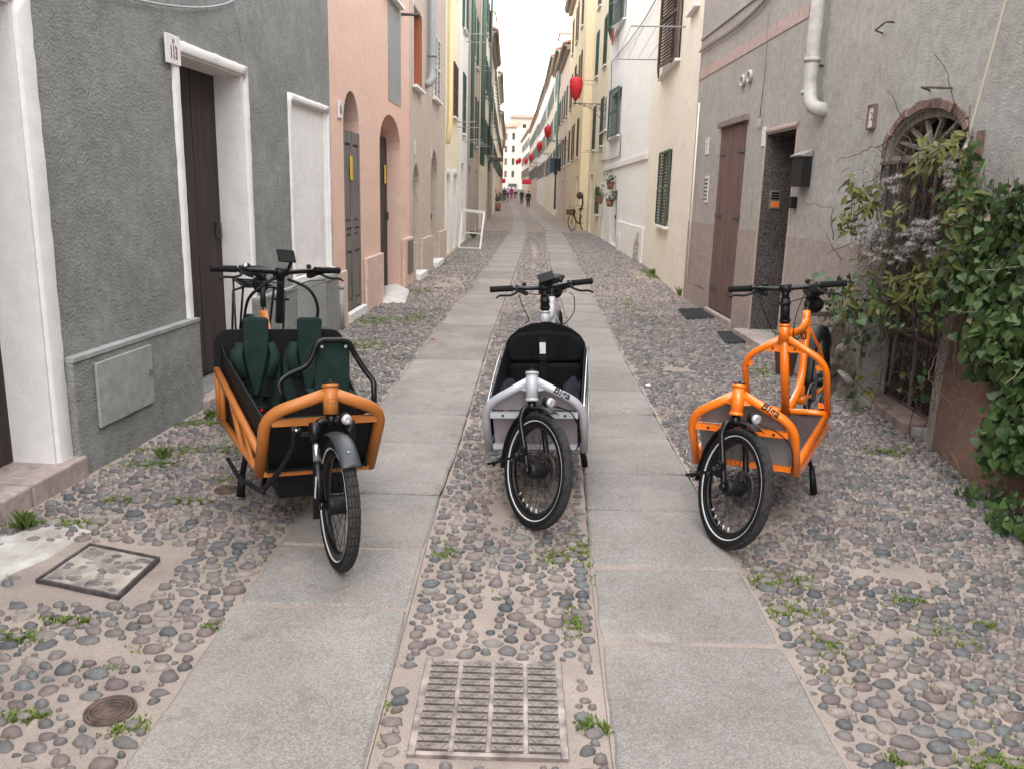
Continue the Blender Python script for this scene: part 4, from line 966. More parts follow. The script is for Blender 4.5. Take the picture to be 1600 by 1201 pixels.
# yellow house with two white doorways
C2 = Vector((LW(24.5)-0.0, 24.5, 0)); C2.x = -1.80
L4 = Facade('yellow_house', 'pale yellow house with white framed doorways and yellow downpipe, left side', C1+Vector((0, .005, 0)), C2, 8.6, 'yellow', -1)
r = Lr(L4, 708, 714, 95, 182); L4.window(r, 'sh_brown')
L4.rack(r[0]-.2, r[1]+.3, r[2]-.15)
r2 = (r[0], r[1], r[2]+3.1, min(8.3, r[3]+3.1)); L4.window(r2, 'sh_brown')
xx = L4.sz(699, 100)[0]; L4.pipe([(xx, .08, 8.5), (xx, .08, L4.sz(699, 190)[1]), (xx-.25, .04, L4.sz(699, 190)[1]-.5)], .06, 'pipe_yellow')
for x0, x1 in ((696, 702.5), (707, 713)):
    r = (L4.sz(x0, 340)[0], L4.sz(x1, 340)[0], .03, L4.sz(x0, 272)[1]); L4.hole(r, .3); L4.frame(r, .13, .02, 'white'); L4.lining(r, .3, 'white'); L4.plank_door(r, .29, 'sh_white', 3, rails=False)
L4.part('dado', 'pink_old', (.3, L4.L-.1, .002, .03, -.05, .75)) if False else None
L4.body()
C3 = Vector((-1.78, 27.6, 0))
L5 = far('narrow_white_house', 'narrow off-white house with dark green shutters next to the left yellow house', C2+Vector((0, .005, 0)), C3, 9.2, 'offwhite', -1, xs=[1.5], mats=['sh_green'], ajar=1.3, doors=[1.3], rack=[(.7, 3.0), (.8, 5.9)], ev=False, floors=(3.2, 6.1, 8.8))
C4 = Vector((-1.78, 35.5, 0))
L6 = far('weathered_house', 'weathered grey-beige house with green downpipes and tiled eaves', C3+Vector((0, .005, 0)), C4, 11.2, 'old', -1, xs=[2.4, 5.2], mats=['sh_green', 'sh_green2'], ajar=1.2, doors=[1.6, 5.6], dmat='wood_red', rack=[(1.6, 3.1), (4.4, 6.0)])
for x in (.5, 7.2): L6.pipe([(x, .12, 11.1), (x, .12, 2.6)], .06, 'pipe_green')
C5 = Vector((-1.86, 46, 0))
L7 = far('tall_beige_house', 'beige house with green shutters and red-brown doors further down the left side', C4+Vector((0, .005, 0)), C5, 11.6, 'cream', -1, mats=['sh_green', 'sh_brown'], doors=[2.0, 6.2], dmat='wood_red', rack=[(2.4, 3.1), (5, 6)], ajar=1.2)
for x in (1.0, 9.4): L7.pipe([(x, .12, 11.1), (x, .12, 2.6)], .06, 'pipe_green')
C6 = Vector((-2.0, 58, 0))
L8 = far('brown_house', 'brownish house with balcony on the left where the street bends', C5+Vector((0, .005, 0)), C6, 9.6, 'old', -1, mats=['sh_brown', 'sh_green'], doors=[3.0, 8])
C7 = Vector((-2.3, 76, 0)); L9 = far('tall_cream_house', 'tall cream house without eaves rising above the brown one', C6+Vector((0, .005, 0)), C7, 12.8, 'cream', -1, mats=['sh_green', 'sh_brown'], doors=[4, 9], ev=False)
C8 = Vector((-2.7, 100, 0)); L10 = far('ochre_house', 'far ochre yellow house on the left before the bend', C7+Vector((0, .005, 0)), C8, 11.5, 'yellow2', -1, mats=['sh_green'], doors=[5, 12])
C9 = Vector((-3.2, 140, 0)); L11 = far('far_peach_house', 'distant peach house at the far end of the left row', C8+Vector((0, .005, 0)), C9, 10.5, 'peach', -1, mats=['sh_brown'], doors=[5, 12, 20])
C10 = Vector((-4.4, 196, 0)); L12 = far('far_cream_house', 'most distant cream house of the left row', C9+Vector((0, .005, 0)), C10, 11.5, 'cream', -1, mats=['sh_green'], doors=[5, 12, 20])
# balcony on the brown house
bq = MB(); L8.box(bq, 1.6, 4.2, 0, .8, 3.3, 3.42); 
for k in range(14): bq.tube([L8.P(1.65+k*.19, .77, 3.42), L8.P(1.65+k*.19, .77, 4.35)], .012, 4)
bq.tube([L8.P(1.6, .77, 4.35), L8.P(4.2, .77, 4.35)], .02, 5); bq.tube([L8.P(1.62, 0, 4.35), L8.P(1.62, .77, 4.35)], .02, 5); bq.build('balcony', 'iron', L8.root)

# ---- right side
D0 = Vector((2.76, 2.0, 0)); D1 = gp(1068, 465); dr_ = (D1-D0).normalized()
R1 = Facade('greige_house', 'grey-beige roughcast house with brown plank door, granite doorway and fat downpipe, nearest on the right', D0-dr_*7, D1, 6.2, 'greige', 1)
def Rr(f, x0, x1, yt, yb, xr=None):
    """pixel box on a right-hand face; x0 = left (far) edge"""
    ym = (yt+yb)/2; a = f.sz(x1, ym)[0]; b = f.sz(x0, ym)[0]
    return (min(a, b), max(a, b), f.sz(x0, yb)[1], f.sz(x0, yt)[1])
s0, zdado = R1.sz(1181, 361)
# brown door: left edge 1127@205 .. 1106@478, right edge 1170@190 .. 1141@492
xl = R1.sz(1117, 340)[0]; xr_ = R1.sz(1156, 340)[0]; zt = R1.sz(1148, 195)[1]
rdoor = (xr_, xl, .06, zt); R1.hole(rdoor, .06); R1.plank_door(rdoor, .05, 'wood_red', 6, rails=False, handle=False)
dd = [o for o in R1.root.children if o.name.startswith('door')][0]
for kz in (.12, .52, .85):
    for sd_ in (0, 1):
        xx = rdoor[0]+.02 if sd_ == 0 else rdoor[1]-.32; z = rdoor[2]+(rdoor[3]-rdoor[2])*kz
        R1.part('strap_hinge', 'iron', (xx, xx+.30, .0005, .009, z, z+.04), parent=dd)
R1.part('lintel', 'wood_old', (rdoor[0]-.06, rdoor[1]+.06, .002, .05, rdoor[3]+.0, rdoor[3]+.07), bevel=.004)
R1.part('threshold', 'stone_step', (rdoor[0]-.05, rdoor[1]+.05, -.1, .05, -.04, .055), bevel=.006)
# granite doorway: left 1200@205..1172@500, right 1240@200 .. 1215@525
xl2 = R1.sz(1186, 350)[0]; xr2 = R1.sz(1232, 350)[0]; zt2 = R1.sz(1215, 205)[1]
rg = (xr2, xl2, .08, zt2); R1.hole(rg, .55); R1.plank_door(rg, .54, 'wood_dark', 4, rails=False)
R1.part('granite_jamb', 'granite_dark', (rg[1]-.02, rg[1], -.53, .004, .08, rg[3]-.0), (rg[0], rg[0]+.02, -.53, .004, .08, rg[3]), (rg[0]+.02, rg[1]-.02, -.53, .004, rg[3]-.02, rg[3]))
R1.frame(rg, .045, .012, 'band', top=True)
a, b = R1.sz(1211, 312); 
ic = thing('intercom', 'silver intercom panel with glowing orange name plate on the granite door jamb', 'intercom', R1.root.location, R1.root.rotation_euler)
xj = rg[1]-.02; zi = R1.sz(1210, 312)[1]
q = MB(); q.box(xj-.02, xj, -.20, -.08, zi-.10, zi+.10); q.build('housing', 'steel_dull', ic, bevel=.004)
q = MB(); q.box(xj-.023, xj-.0205, -.185, -.095, zi-.085, zi-.02); q.build('name_plate', 'orange_light', ic)
q = MB(); [q.box(xj-.023, xj-.0205, -.185, -.095, zi+.0+k*.028, zi+.02+k*.028) for k in range(3)]; q.build('speaker_slots', 'plastic', ic)
mb_ = Rr(R1, 1232, 1256, 240, 296)
mx = thing('mailbox', 'dark metal letterbox with pale sloping lid beside the granite doorway', 'mailbox', R1.root.location, R1.root.rotation_euler)
mw = (mb_[1]-mb_[0]); m0 = R1.sz(1260, 268, .05)[0]; m1 = R1.sz(1243, 268, .05)[0]
q = MB(); q.box(m0, m1, .008, .09, mb_[2]+.02, mb_[3]-.06); q.build('box', 'plastic', mx, bevel=.004)
q = MB(); q.hexa([(m0-.01, .01, mb_[3]-.06), (m1+.01, .01, mb_[3]-.06), (m1+.01, .11, mb_[3]-.06), (m0-.01, .11, mb_[3]-.06), (m0-.01, .01, mb_[3]), (m1+.01, .01, mb_[3]), (m1+.01, .115, mb_[3]-.045), (m0-.01, .115, mb_[3]-.045)]); q.build('lid', 'steel_dull', mx, bevel=.002)
q = MB(); q.box(m1+.0005, m1+.003, .025, .075, mb_[2]+.06, mb_[2]+.16); q.build('label_plate', 'ceramic', mx)
bx = R1.sz(1243, 317); q = MB(); q.box(bx[0]-.05, bx[0]+.04, .002, .06, bx[1]-.055, bx[1]+.055); tag(q.build('switch_box', 'plastic', None, bevel=.004), 'small black box fixed to the wall under the letterbox', 'switch box').matrix_world = R1.root.matrix_basis.copy()
# entrance step
st_ = thing('stone_step', 'light stone step lying in front of the granite doorway', 'step', R1.root.location, R1.root.rotation_euler)
q = MB(); q.box(rg[0]-.08, rg[1]+.06, -.5, .17, -.05, .075); q.build('step_slab', 'stone_step', st_, bevel=.012)
# dado, rose band
segs = [(0, 7+0.0), (0, 0)]
zd = zdado
ap0 = R1.sz(1512, 235)[0]; ap1 = R1.sz(1384, 240)[0]
R1.part('dado', 'dado', (ap1+.004, rg[0]-.05, .002, .012, -.06, zd), (7.4, ap0-.004, .002, .012, -.06, zd), (rg[1]+.05, rdoor[0]-.01, .002, .012, -.06, zd), (rdoor[1]+.01, R1.L-.005, .002, .012, -.06, zd))
zb0 = R1.sz(1180, 76)[1]; zb1 = R1.sz(1180, 58)[1]
a0 = R1.sz(1266, 10)[0]
R1.part('rose_band', 'band', (a0, R1.L-.01, .002, .008, zb0, zb1))
R1.part('upper_band', 'greige', (a0, R1.L-.01, .002, .02, zb1+.42, zb1+.45)) 
# downpipe
xx, zz = R1.sz(1262, 172); xx = R1.sz(1271, 80, .10)[0]
R1.pipe(fillet([(xx, .10, 6.1), (xx, .10, zz+.14), (xx-.10, .10, zz-.02), (xx-.16, -.03, zz-.05)], .09), .062, 'pipe_cream', 16)
zc = R1.sz(1262, 108)[1]
for z in (zz+.10, zc, 4.0): R1.pipe([(xx, .10, z), (xx, .10, z+.035)], .072, 'pipe_cream', 16, 'pipe_collar')
for z in (zc-.03,): R1.pipe([(xx, .0, z), (xx, .10, z)], .012, 'iron', 6, 'bracket')
# vents
for x, y in ((1163, 127), (1174, 120)):
    a, b = R1.sz(x, y); m = MB(); m.ring([(0, .075), (.04, .07), (.04, .052), (0, .05)], n=20, axis='z'); m.add([(0, 0, .012)]+[(.052*math.cos(i*.5236), .052*math.sin(i*.5236), .012) for i in range(12)], [(0, 1+i, 1+(i+1) % 12) for i in range(12)])
    m.xf(Matrix.Translation((a, .0, b)) @ Matrix.Rotation(-math.pi/2, 4, 'X')); vo = m.build('vent', 'pipe_cream', R1.root)
    m = MB(); [m.box(a-.045, a+.045, .014, .02, b-.04+k*.02, b-.032+k*.02) for k in range(5)]; m.build('louvre', 'dark', vo)
# small tiles, grid vent, framed number
def tile(x, y, w, h, lab, cat='house number', mat='ceramic'):
    a, b = R1.sz(x, y); t = thing('number_tile', lab, cat, R1.root.location, R1.root.rotation_euler)
    q = MB(); q.box(a-w/2, a+w/2, .002, .016, b-h/2, b+h/2); q.build('tile', mat, t, bevel=.002); return t, a, b
t_, a, b = tile(1106, 229, .16, .22, 'small white number tile left of the brown plank door'); q = MB(); q.box(a-.02, a+.0, .017, .018, b-.04, b+.05); q.build('digit', 'iron', t_)
t_, a, b = tile(1195, 214, .12, .2, 'small white tile high between the brown door and the granite doorway')
t_, a, b = tile(1105, 296, .18, .36, 'tall perforated white vent tile beside the brown plank door', 'vent')
q = MB(); [q.box(a-.075+i*.05, a-.045+i*.05, .0165, .018, b-.15+k*.052, b-.12+k*.052) for i in range(4) for k in range(6)]; q.build('holes', 'dark', t_)
fr = R1.R(1358, 1373, 166, 200)
a, b = R1.sz(1365, 183); t_ = thing('framed_number', 'number tile in a brown clay frame on the roughcast wall left of the arched window', 'house number', R1.root.location, R1.root.rotation_euler)
w_, h_ = .10, .155
q = MB(); [q.box(*c) for c in ((a-w_/2-.014, a-w_/2, .002, .03, b-h_/2-.014, b+h_/2+.014), (a+w_/2, a+w_/2+.014, .002, .03, b-h_/2-.014, b+h_/2+.014), (a-w_/2, a+w_/2, .002, .03, b+h_/2, b+h_/2+.014), (a-w_/2, a+w_/2, .002, .03, b-h_/2-.014, b-h_/2))]; q.build('frame', 'clay_frame', t_, bevel=.003)
q = MB(); q.box(a-w_/2, a+w_/2, .002, .016, b-h_/2, b+h_/2); q.build('tile', 'ceramic', t_)
front_text(R1, t_, '2', .09, a, b, .0165, 'cloth_dark', 1, 1)
# clothes hooks / staples
for (xa_, ya_), (xb_, yb_) in (((1380, 48), (1397, 35)), ((1454, 137), (1488, 138))):
    p0, p1 = R1.sz(xa_, ya_), R1.sz(xb_, yb_); m = MB(); m.tube([R1.P(p0[0], .0, p0[1]-.02), R1.P(p0[0], .06, p0[1]), R1.P(p1[0], .06, p1[1]), R1.P(p1[0], 0, p1[1])], .007, 6)
    m.build('iron_staple', 'iron_rust', R1.root)
# cable over the upper wall, cable beside the door
pp = [R1.sz(x, y) for x, y in [(1096, 82), (1120, 66), (1150, 47), (1180, 22), (1200, 0), (1214, -20)]]
m = MB().tube([R1.P(p.x, .03, p.y) for p in spline([Vector((a, b, 0)) for a, b in pp], 4)], .012, 6); m.tube([R1.P(p.x, .025, p.y+.03) for p in spline([Vector((a, b, 0)) for a, b in pp], 4)], .006, 5)
pp = [R1.sz(x, y) for x, y in [(1202, 20), (1198, 100), (1189, 185)]]; m.tube([R1.P(a, .012, b) for a, b in pp], .005, 5)
a, b = R1.sz(1189, 190); m.build('cable', 'wood_old', R1.root)
q = MB(); q.box(a-.02, a+.02, .002, .04, b-.07, b+.03); q.build('junction_box', 'pipe_cream', R1.root, bevel=.004)
cvr = Rr(R1, 1090, 1104, 395, 445); R1.part('meter_cover', 'dado', (cvr[0], cvr[1], .013, .02, cvr[2], cvr[3]))

# arched window with fan light: springing line 1380..1525 at y~235, apex about (1458,165)
aw0 = R1.sz(1512, 235)[0]; aw1 = R1.sz(1384, 240)[0]; zsp = R1.sz(1384, 246)[1]; wap = R1.sz(1456, 169)[1]
RISE = wap-zsp; aw = (aw0, aw1, .03, zsp+RISE); R1.hole(aw, .22, True, segm=float(RISE)); ER = RISE/((aw1-aw0)/2)
win = thing('arched_window', 'arched window with radiating wooden fanlight half hidden by climbing plants', 'window', R1.root.location, R1.root.rotation_euler)
cx, rr = (aw0+aw1)/2, (aw1-aw0)/2
m = MB(); 
for k in range(17):
    a0_, a1_ = math.pi*k/17+.012, math.pi*(k+1)/17-.012
    c = [(cx+(rr+d)*math.cos(t), o, zsp+(rr*ER+d)*math.sin(t)) for o in (.002, .012+.006*(k % 3)) for t, d in ((a0_, 0), (a1_, 0), (a1_, .055+.008*(k % 2)), (a0_, .055+.008*(k % 2)))]
    b_ = MB(); b_.hexa(c); b_.build('brick', 'brick', win, bevel=.003)
m = MB(); n = 20
for k in range(n):
    t0, t1 = math.pi*k/n, math.pi*(k+1)/n
    m.hexa([(cx+q_*math.cos(t), o, zsp+(q_-rr+rr*ER)*math.sin(t)) for o in (-.09, -.03) for t, q_ in ((t0, rr-.055), (t1, rr-.055), (t1, rr-.002), (t0, rr-.002))])
m.build('arch_frame', 'wood_old', win)
for k in range(1, 7):
    t = math.pi*k/7; m = MB(); m.bar((cx+.05*math.cos(t), -.06, zsp+.05*math.sin(t)), (cx+(rr-.05)*math.cos(t), -.06, zsp+(rr*ER-.05)*math.sin(t)), .022, .03, (0, 1, 0)); m.build('fan_bar', 'wood_old', win)
m = MB(); m.box(cx-rr+.003, cx+rr-.003, -.085, -.02, zsp-.035, zsp); m.box(cx-.07, cx+.07, -.08, -.03, zsp, zsp+.05); m.build('transom', 'wood_old', win)
for k in range(4):
    x = cx-rr+.02+k*(2*rr-.06)/3; pass
R1.part('shade_backing', 'dark', (cx-rr+.005, cx+rr-.005, -.215, -.21, .04, zsp+RISE-.02))  # black panel added as painted shade behind fanlight and gate
# rough patch of torn plaster beside the arch
R1.part('torn_plaster', 'brick', (aw0-.17, aw0-.09, .002, .008, zsp-.4, zsp+.10))

# tall iron gate filling the arch down to the ground, its foot standing out on a stone kerb
g0 = gp(1455, 672); g1 = gp(1334, 590); gr = thing('iron_gate', 'tall rusty barred gate with wire mesh under the arched window, behind the climbing shrub', 'gate', g0)
T0_ = R1.root.matrix_basis @ Vector((aw0+.03, .02, zsp-.03)); T1_ = R1.root.matrix_basis @ Vector((aw1-.02, .02, zsp-.03))
def gq(t, z, o=0): p = g0.lerp(g1, t)+Vector((0, 0, .06)); q = T0_.lerp(T1_, t); return p.lerp(q, z)-g0+Vector((o, 0, 0))
for k in range(9):
    m = MB(); m.bar(gq(k/8, .0), gq(k/8, 1), .022 if k in (2, 4, 6) else .014, .018 if k in (2, 4, 6) else .012, (1, 0, 0)); m.build('bar', 'wood_old' if k in (2, 4, 6, 0) else 'iron_rust', gr)
for z in (.0, .30, .62, .99):
    m = MB(); m.bar(gq(-.01, z, -.002), gq(1.01, z, -.002), .030, .018); m.build('rail', 'iron_rust', gr)
m = MB()
for k in range(60): m.tube([gq(0, k/60, .016), gq(1, k/60, .016)], .0016, 3, False)
for k in range(44): m.tube([gq(k/44, 0, .016), gq(k/44, 1, .016)], .0016, 3, False)
m.build('wire_mesh', 'iron', gr)['kind'] = 'stuff'
gd = g1-g0; gl = gd.length; kb = thing('gate_kerb', 'worn reddish stone kerb on the ground under the rusty gate', 'kerb', g0, (0, 0, math.atan2(gd.y, gd.x)))
for i in range(3): m = MB(); m.box(-.04+i*gl*.35+.004, -.04+(i+1)*gl*.35-.004, -.10, .20, -.05, .055-.006*i); m.build('kerb_stone', 'kerb', kb, bevel=.012)
# battered base of the wall near the camera
m = MB(); s_ = 24; vs = []
xa_, xb_ = 5.6, R1.sz(1325, 560)[0]; xc_ = R1.sz(1475, 560)[0]
for i in range(s_+1):
    x = xa_+(xc_-xa_)*i/s_
    for j in range(9):
        z = -.05+j*.15; o = max(0, .16*(1-z/1.15))**1.0*(1+.35*noise.noise(Vector((x*2, z*2, 1))))*min(1, max(0, (xc_-x)/.8))**.7+.004; vs.append((x, o, z))
m.add(vs, [(i*9+j, i*9+j+1, (i+1)*9+j+1, (i+1)*9+j) for i in range(s_) for j in range(8)], True); m.add([vs[s_*9+j] for j in range(9)]+[(xc_, 0, 1.15), (xc_, 0, -.05)], [tuple(range(11))])
m.build('battered_base', 'batter', R1.root, False)
m = MB(); xq = R1.sz(1330, 560)[0]
R1.body()

# cream house
D2 = Vector((2.86, 19.6, 0))
R2 = Facade('cream_house', 'cream plastered house with green louvred shutters, right side', D1+Vector((0, .005, 0)), D2, 8.2, 'cream', 1)
def w2(f, x0, x1, yt, yb, mat, **k):
    ym = (yt+yb)/2; a, b = f.sz(x1, ym)[0], f.sz(x0, ym)[0]; r = (a, b, f.sz((x0+x1)/2, yb)[1], f.sz((x0+x1)/2, yt)[1]); f.window(r, mat, **k); return r
w2(R2, 1031, 1047, 238, 353, 'sh_green2', proud=.06)
r = w2(R2, 1040, 1066, -30, 102, 'sh_brown', proud=.06, ajar=.12)
a, b = R2.sz(1060, 58); R2.rack(r[0]-.5, r[1]+.4, b, .9)
a, b = R2.sz(1086, 30); R2.window((a-.35, a+.35, b+.15, b+1.3), None)
xx = R2.sz(1086, 300)[0]; R2.pipe([(xx, .03, .35), (xx, .03, R2.sz(1090, 165)[1])], .012, 'cream')
R2.body()
D3 = Vector((2.92, 30.5, 0))
R3 = Facade('white_house', 'white house with raised band, green shutters and flower pots on the wall, right side', D2+Vector((0, .005, 0)), D3, 9.4, 'offwhite', 1)
r = w2(R3, 961, 979, -25, 42, 'sh_green', proud=.06, ajar=.15); a, b = R3.sz(968, 60); 
lt = thing('red_cloth', 'red cloth hanging from the upper green shuttered window of the white house', 'cloth', R3.root.location, R3.root.rotation_euler)
R3.box(MB(), 0, 1, 0, 1, 0, 1); q = MB(); R3.box(q, a+.1, a+.45, .18, .20, b-.15, b+.35); q.build('cloth', 'cloth_red', lt, bevel=.005)
w2(R3, 955, 970, 145, 214, 'sh_green', proud=.06, ajar=.1)
w2(R3, 941, 949, 155, 205, 'offwhite' if False else 'sh_white', proud=.03)
z0, z1 = R3.sz(985, 257)[1], R3.sz(985, 248)[1]; R3.part('string_course', 'white', (.0, R3.L, .002, .05, z0, z1), bevel=.01)
ym = 340; a, b = R3.sz(963, ym)[0], R3.sz(953, ym)[0]; r = (a, b, .02, R3.sz(958, 298)[1]); R3.hole(r, .25); R3.plank_door(r, .24, 'sh_green', 4, rails=False)
a, b = R3.sz(944, 320)[0], R3.sz(938, 320)[0]; r = (a, b, .02, R3.sz(942, 290)[1]); R3.hole(r, .25); R3.frame(r, .1, .02, 'white'); R3.plank_door(r, .24, 'wood_dark', 3, rails=False)
R3.part('plinth', 'offwhite', (.0, R3.sz(966, 340)[0]-.1, .002, .04, -.05, .8)) 
pp = [R3.sz(x, y) for x, y in [(941, 252), (955, 250), (970, 245), (972, 210)]]; m = MB().tube([R3.P(a, .03, b) for a, b in pp], .015, 5); m.build('cable', 'iron', R3.root)
pp = [R3.sz(x, y) for x, y in [(1032, -6), (1010, 32), (985, 66), (958, 98), (957, 150)]]; MB().tube([R3.P(a, .05, b) for a, b in pp], .012, 5).build('cable', 'iron', R3.root)
R3.body()
def pot(fac, x, y, lab, h=.22, plant=True):
    a, b = fac.sz(x, y); t = thing('wall_flower_pot', lab, 'flower pot', fac.root.location, fac.root.rotation_euler)
    o = .16*fac.sg; m = MB(); m.tube([(a, o, b-h/2), (a, o, b+h/2)], [.09, .13], 12); m.tube([(a, o, b+h/2-.03), (a, o, b+h/2+.01)], .14, 12); m.build('pot', 'terracotta', t)
    rs = random.Random(int(x)); m = MB()
    for i in range(70):
        p = Vector((a+rs.gauss(0, .12), o+rs.gauss(0, .10), b+h/2+abs(rs.gauss(0, .14)))); q_ = Vector((rs.uniform(-1, 1), rs.uniform(-1, 1), rs.uniform(-.6, 1))).normalized()*.05; w = q_.orthogonal().normalized()*.02
        m.add([p-q_, p+w, p+q_, p-w], [(0, 1, 2, 3)])
    m.build('foliage', 'ivy', t, False)
pot(R3, 962, 291, 'uppermost terracotta pot with dark leaves on the white house wall'); pot(R3, 944, 314, 'terracotta pot of trailing plants left of the dark door of the white house'); pot(R3, 961, 318, 'terracotta pot hanging lowest beside the dark door of the white house')
# guard stones at the corner
for (px, py, w, h, lab) in ((1004, 408, .45, 1.0, 'large rounded guard stone at the foot of the cream house corner'), (974, 391, .4, .85, 'pale guard stone leaning at the foot of the white house'),):
    p = gp(px, py); m = MB(); vs = []; 
    for i, (f, z) in enumerate(((1, -.05), (1.0, .2), (.95, .5), (.75, .8), (.4, .97))):
        for k in range(12):
            a = k*math.pi/6; vs.append((w/2*f*math.cos(a)*(1+.12*noise.noise(Vector((k, i, px)))), w/2*f*math.sin(a)*(1+.12*noise.noise(Vector((k+5, i, px)))), z*h))
    vs.append((0, 0, h)); m.add(vs, [(i*12+k, i*12+(k+1) % 12, (i+1)*12+(k+1) % 12, (i+1)*12+k) for i in range(4) for k in range(12)]+[(48+k, 48+(k+1) % 12, 60) for k in range(12)], True)
    o = tag(m.build('guard_stone', 'rubble' if px > 990 else 'concrete', None), lab, 'stone'); o.location = (p.x-.02, p.y, 0); o.scale = (1, 1, .8)
# yellow house right with closer pier
D4 = Vector((2.86, 37.0, 0))
R4 = Facade('ochre_corner_house', 'ochre yellow house with dark green shutters beyond the white one, right side', D3+Vector((0, .005, 0)), D4, 11.0, 'yellow', 1)
auto(R4, (3.3, 6.1, 8.7), [1.6, 4.6], ['sh_green', 'sh_green2'], doors=[4.9]); w2(R4, 931, 936, 293, 335, 'sh_green2', proud=.05); R4.rack(1, 2.3, 3.1); R4.rack(4, 5.3, 5.9); R4.body()
D5 = Vector((2.55, 50.0, 0))
R5 = far('tall_yellow_house', 'tall yellow house with brown shutters and tiled eaves behind the bicycle', D4+Vector((-.35, .005, 0)), D5, 11.4, 'yellow2', 1, mats=['sh_brown', 'sh_brown'], ajar=1.2, doors=[2.2], xs=[2.6, 6.5, 10.2], rack=[(3.5, 3.1)])
D6 = Vector((2.50, 60.0, 0)); R6 = far('peach_house', 'peach pink house with arched gable on the right side', D5+Vector((0, .005, 0)), D6, 9.7, 'peach', 1, mats=['sh_brown', 'sh_green'], doors=[3, 7], dmat='wood_red')
D7 = Vector((2.50, 72.0, 0)); R7 = far('off_white_far_house', 'off-white house with green downpipe beyond the peach one', D6+Vector((0, .005, 0)), D7, 11.0, 'cream', 1, mats=['sh_green'], doors=[3, 8])
R7.pipe([(.6, .12, 10.9), (.6, .12, .5)], .07, 'pipe_green')
D8 = Vector((2.45, 92.0, 0)); R8 = far('curved_gable_house', 'cream house with stepped cornices, middle distance on the right', D7+Vector((0, .005, 0)), D8, 12.4, 'cream', 1, mats=['sh_green', 'sh_green'], doors=[3, 8, 14])
D9 = Vector((2.1, 118.0, 0)); R9 = far('far_grey_house', 'distant pale grey house near the end of the right row', D8+Vector((0, .005, 0)), D9, 12.6, 'offwhite', 1, mats=['sh_brown'], doors=[3, 8, 14])
D10 = Vector((1.3, 160.0, 0)); R10 = far('far_rose_house', 'distant rose coloured house near the end of the right row', D9+Vector((0, .005, 0)), D10, 12.5, 'peach', 1, mats=['sh_green'], doors=[3, 8, 14])
D11 = Vector((-.2, 200.0, 0)); R11 = far('last_cream_house', 'last cream house of the right row', D10+Vector((0, .005, 0)), D11, 13.0, 'cream', 1, mats=['sh_brown'], doors=[3, 8, 14])
# closing buildings at the bend
for nm, lab, xa_, xb_, yy, h, mt in (('end_house', 'cream house with rows of brown windows closing the view at the bend', -9.5, -1.4, 212, 17.3, 'beige'), ('end_tower_house', 'taller weathered pale house showing behind the end of the street', -3.5, 6, 224, 20.5, 'old')):
    F_ = Facade(nm, lab, (xb_, yy), (xa_, yy+ (6 if nm == 'end_house' else 0)), h, mt, 1, z0=gz(yy)-.2)
    for fl in range(6):
        for i in range(3):
            x = 1.1+i*2.3; z = 5.4+fl*3.0
            if x+.6 < F_.L and z+1.9 < h-.3: F_.window((x-.4, x+.4, z, z+1.6), 'sh_pale' if i % 2 else 'sh_green2', hole=True)
    F_.eaves(); F_.body()
# roof-top extras against the sky on the right
def rooftop(x, y, w, d, z, h, mat, lab):
    m = MB(); m.box(0, w, 0, d, 0, h); t = thing('roof_room', lab, 'roof structure', (x, y, z)); m.build('wall', mat, t); m = MB(); m.box(-.1, w+.1, -.1, d+.1, h, h+.15); m.build('roof', 'tile', t)
rooftop(2.9, 52, 1.4, 2, 9.7, 1.9, 'peach', 'pink chimney room on the roof of the peach house'); rooftop(2.9, 75, 3, 4, 12.4, 2.3, 'offwhite', 'white attic room above the curved gable house'); rooftop(2.6, 100, 2.5, 5, 12.6, 2.0, 'peach', 'pink attic room far along the right row')
rooftop(-4.2, 62, 2.0, 3, 12.7, 1.0, 'cream', 'low parapet room on the tall cream house, left row')
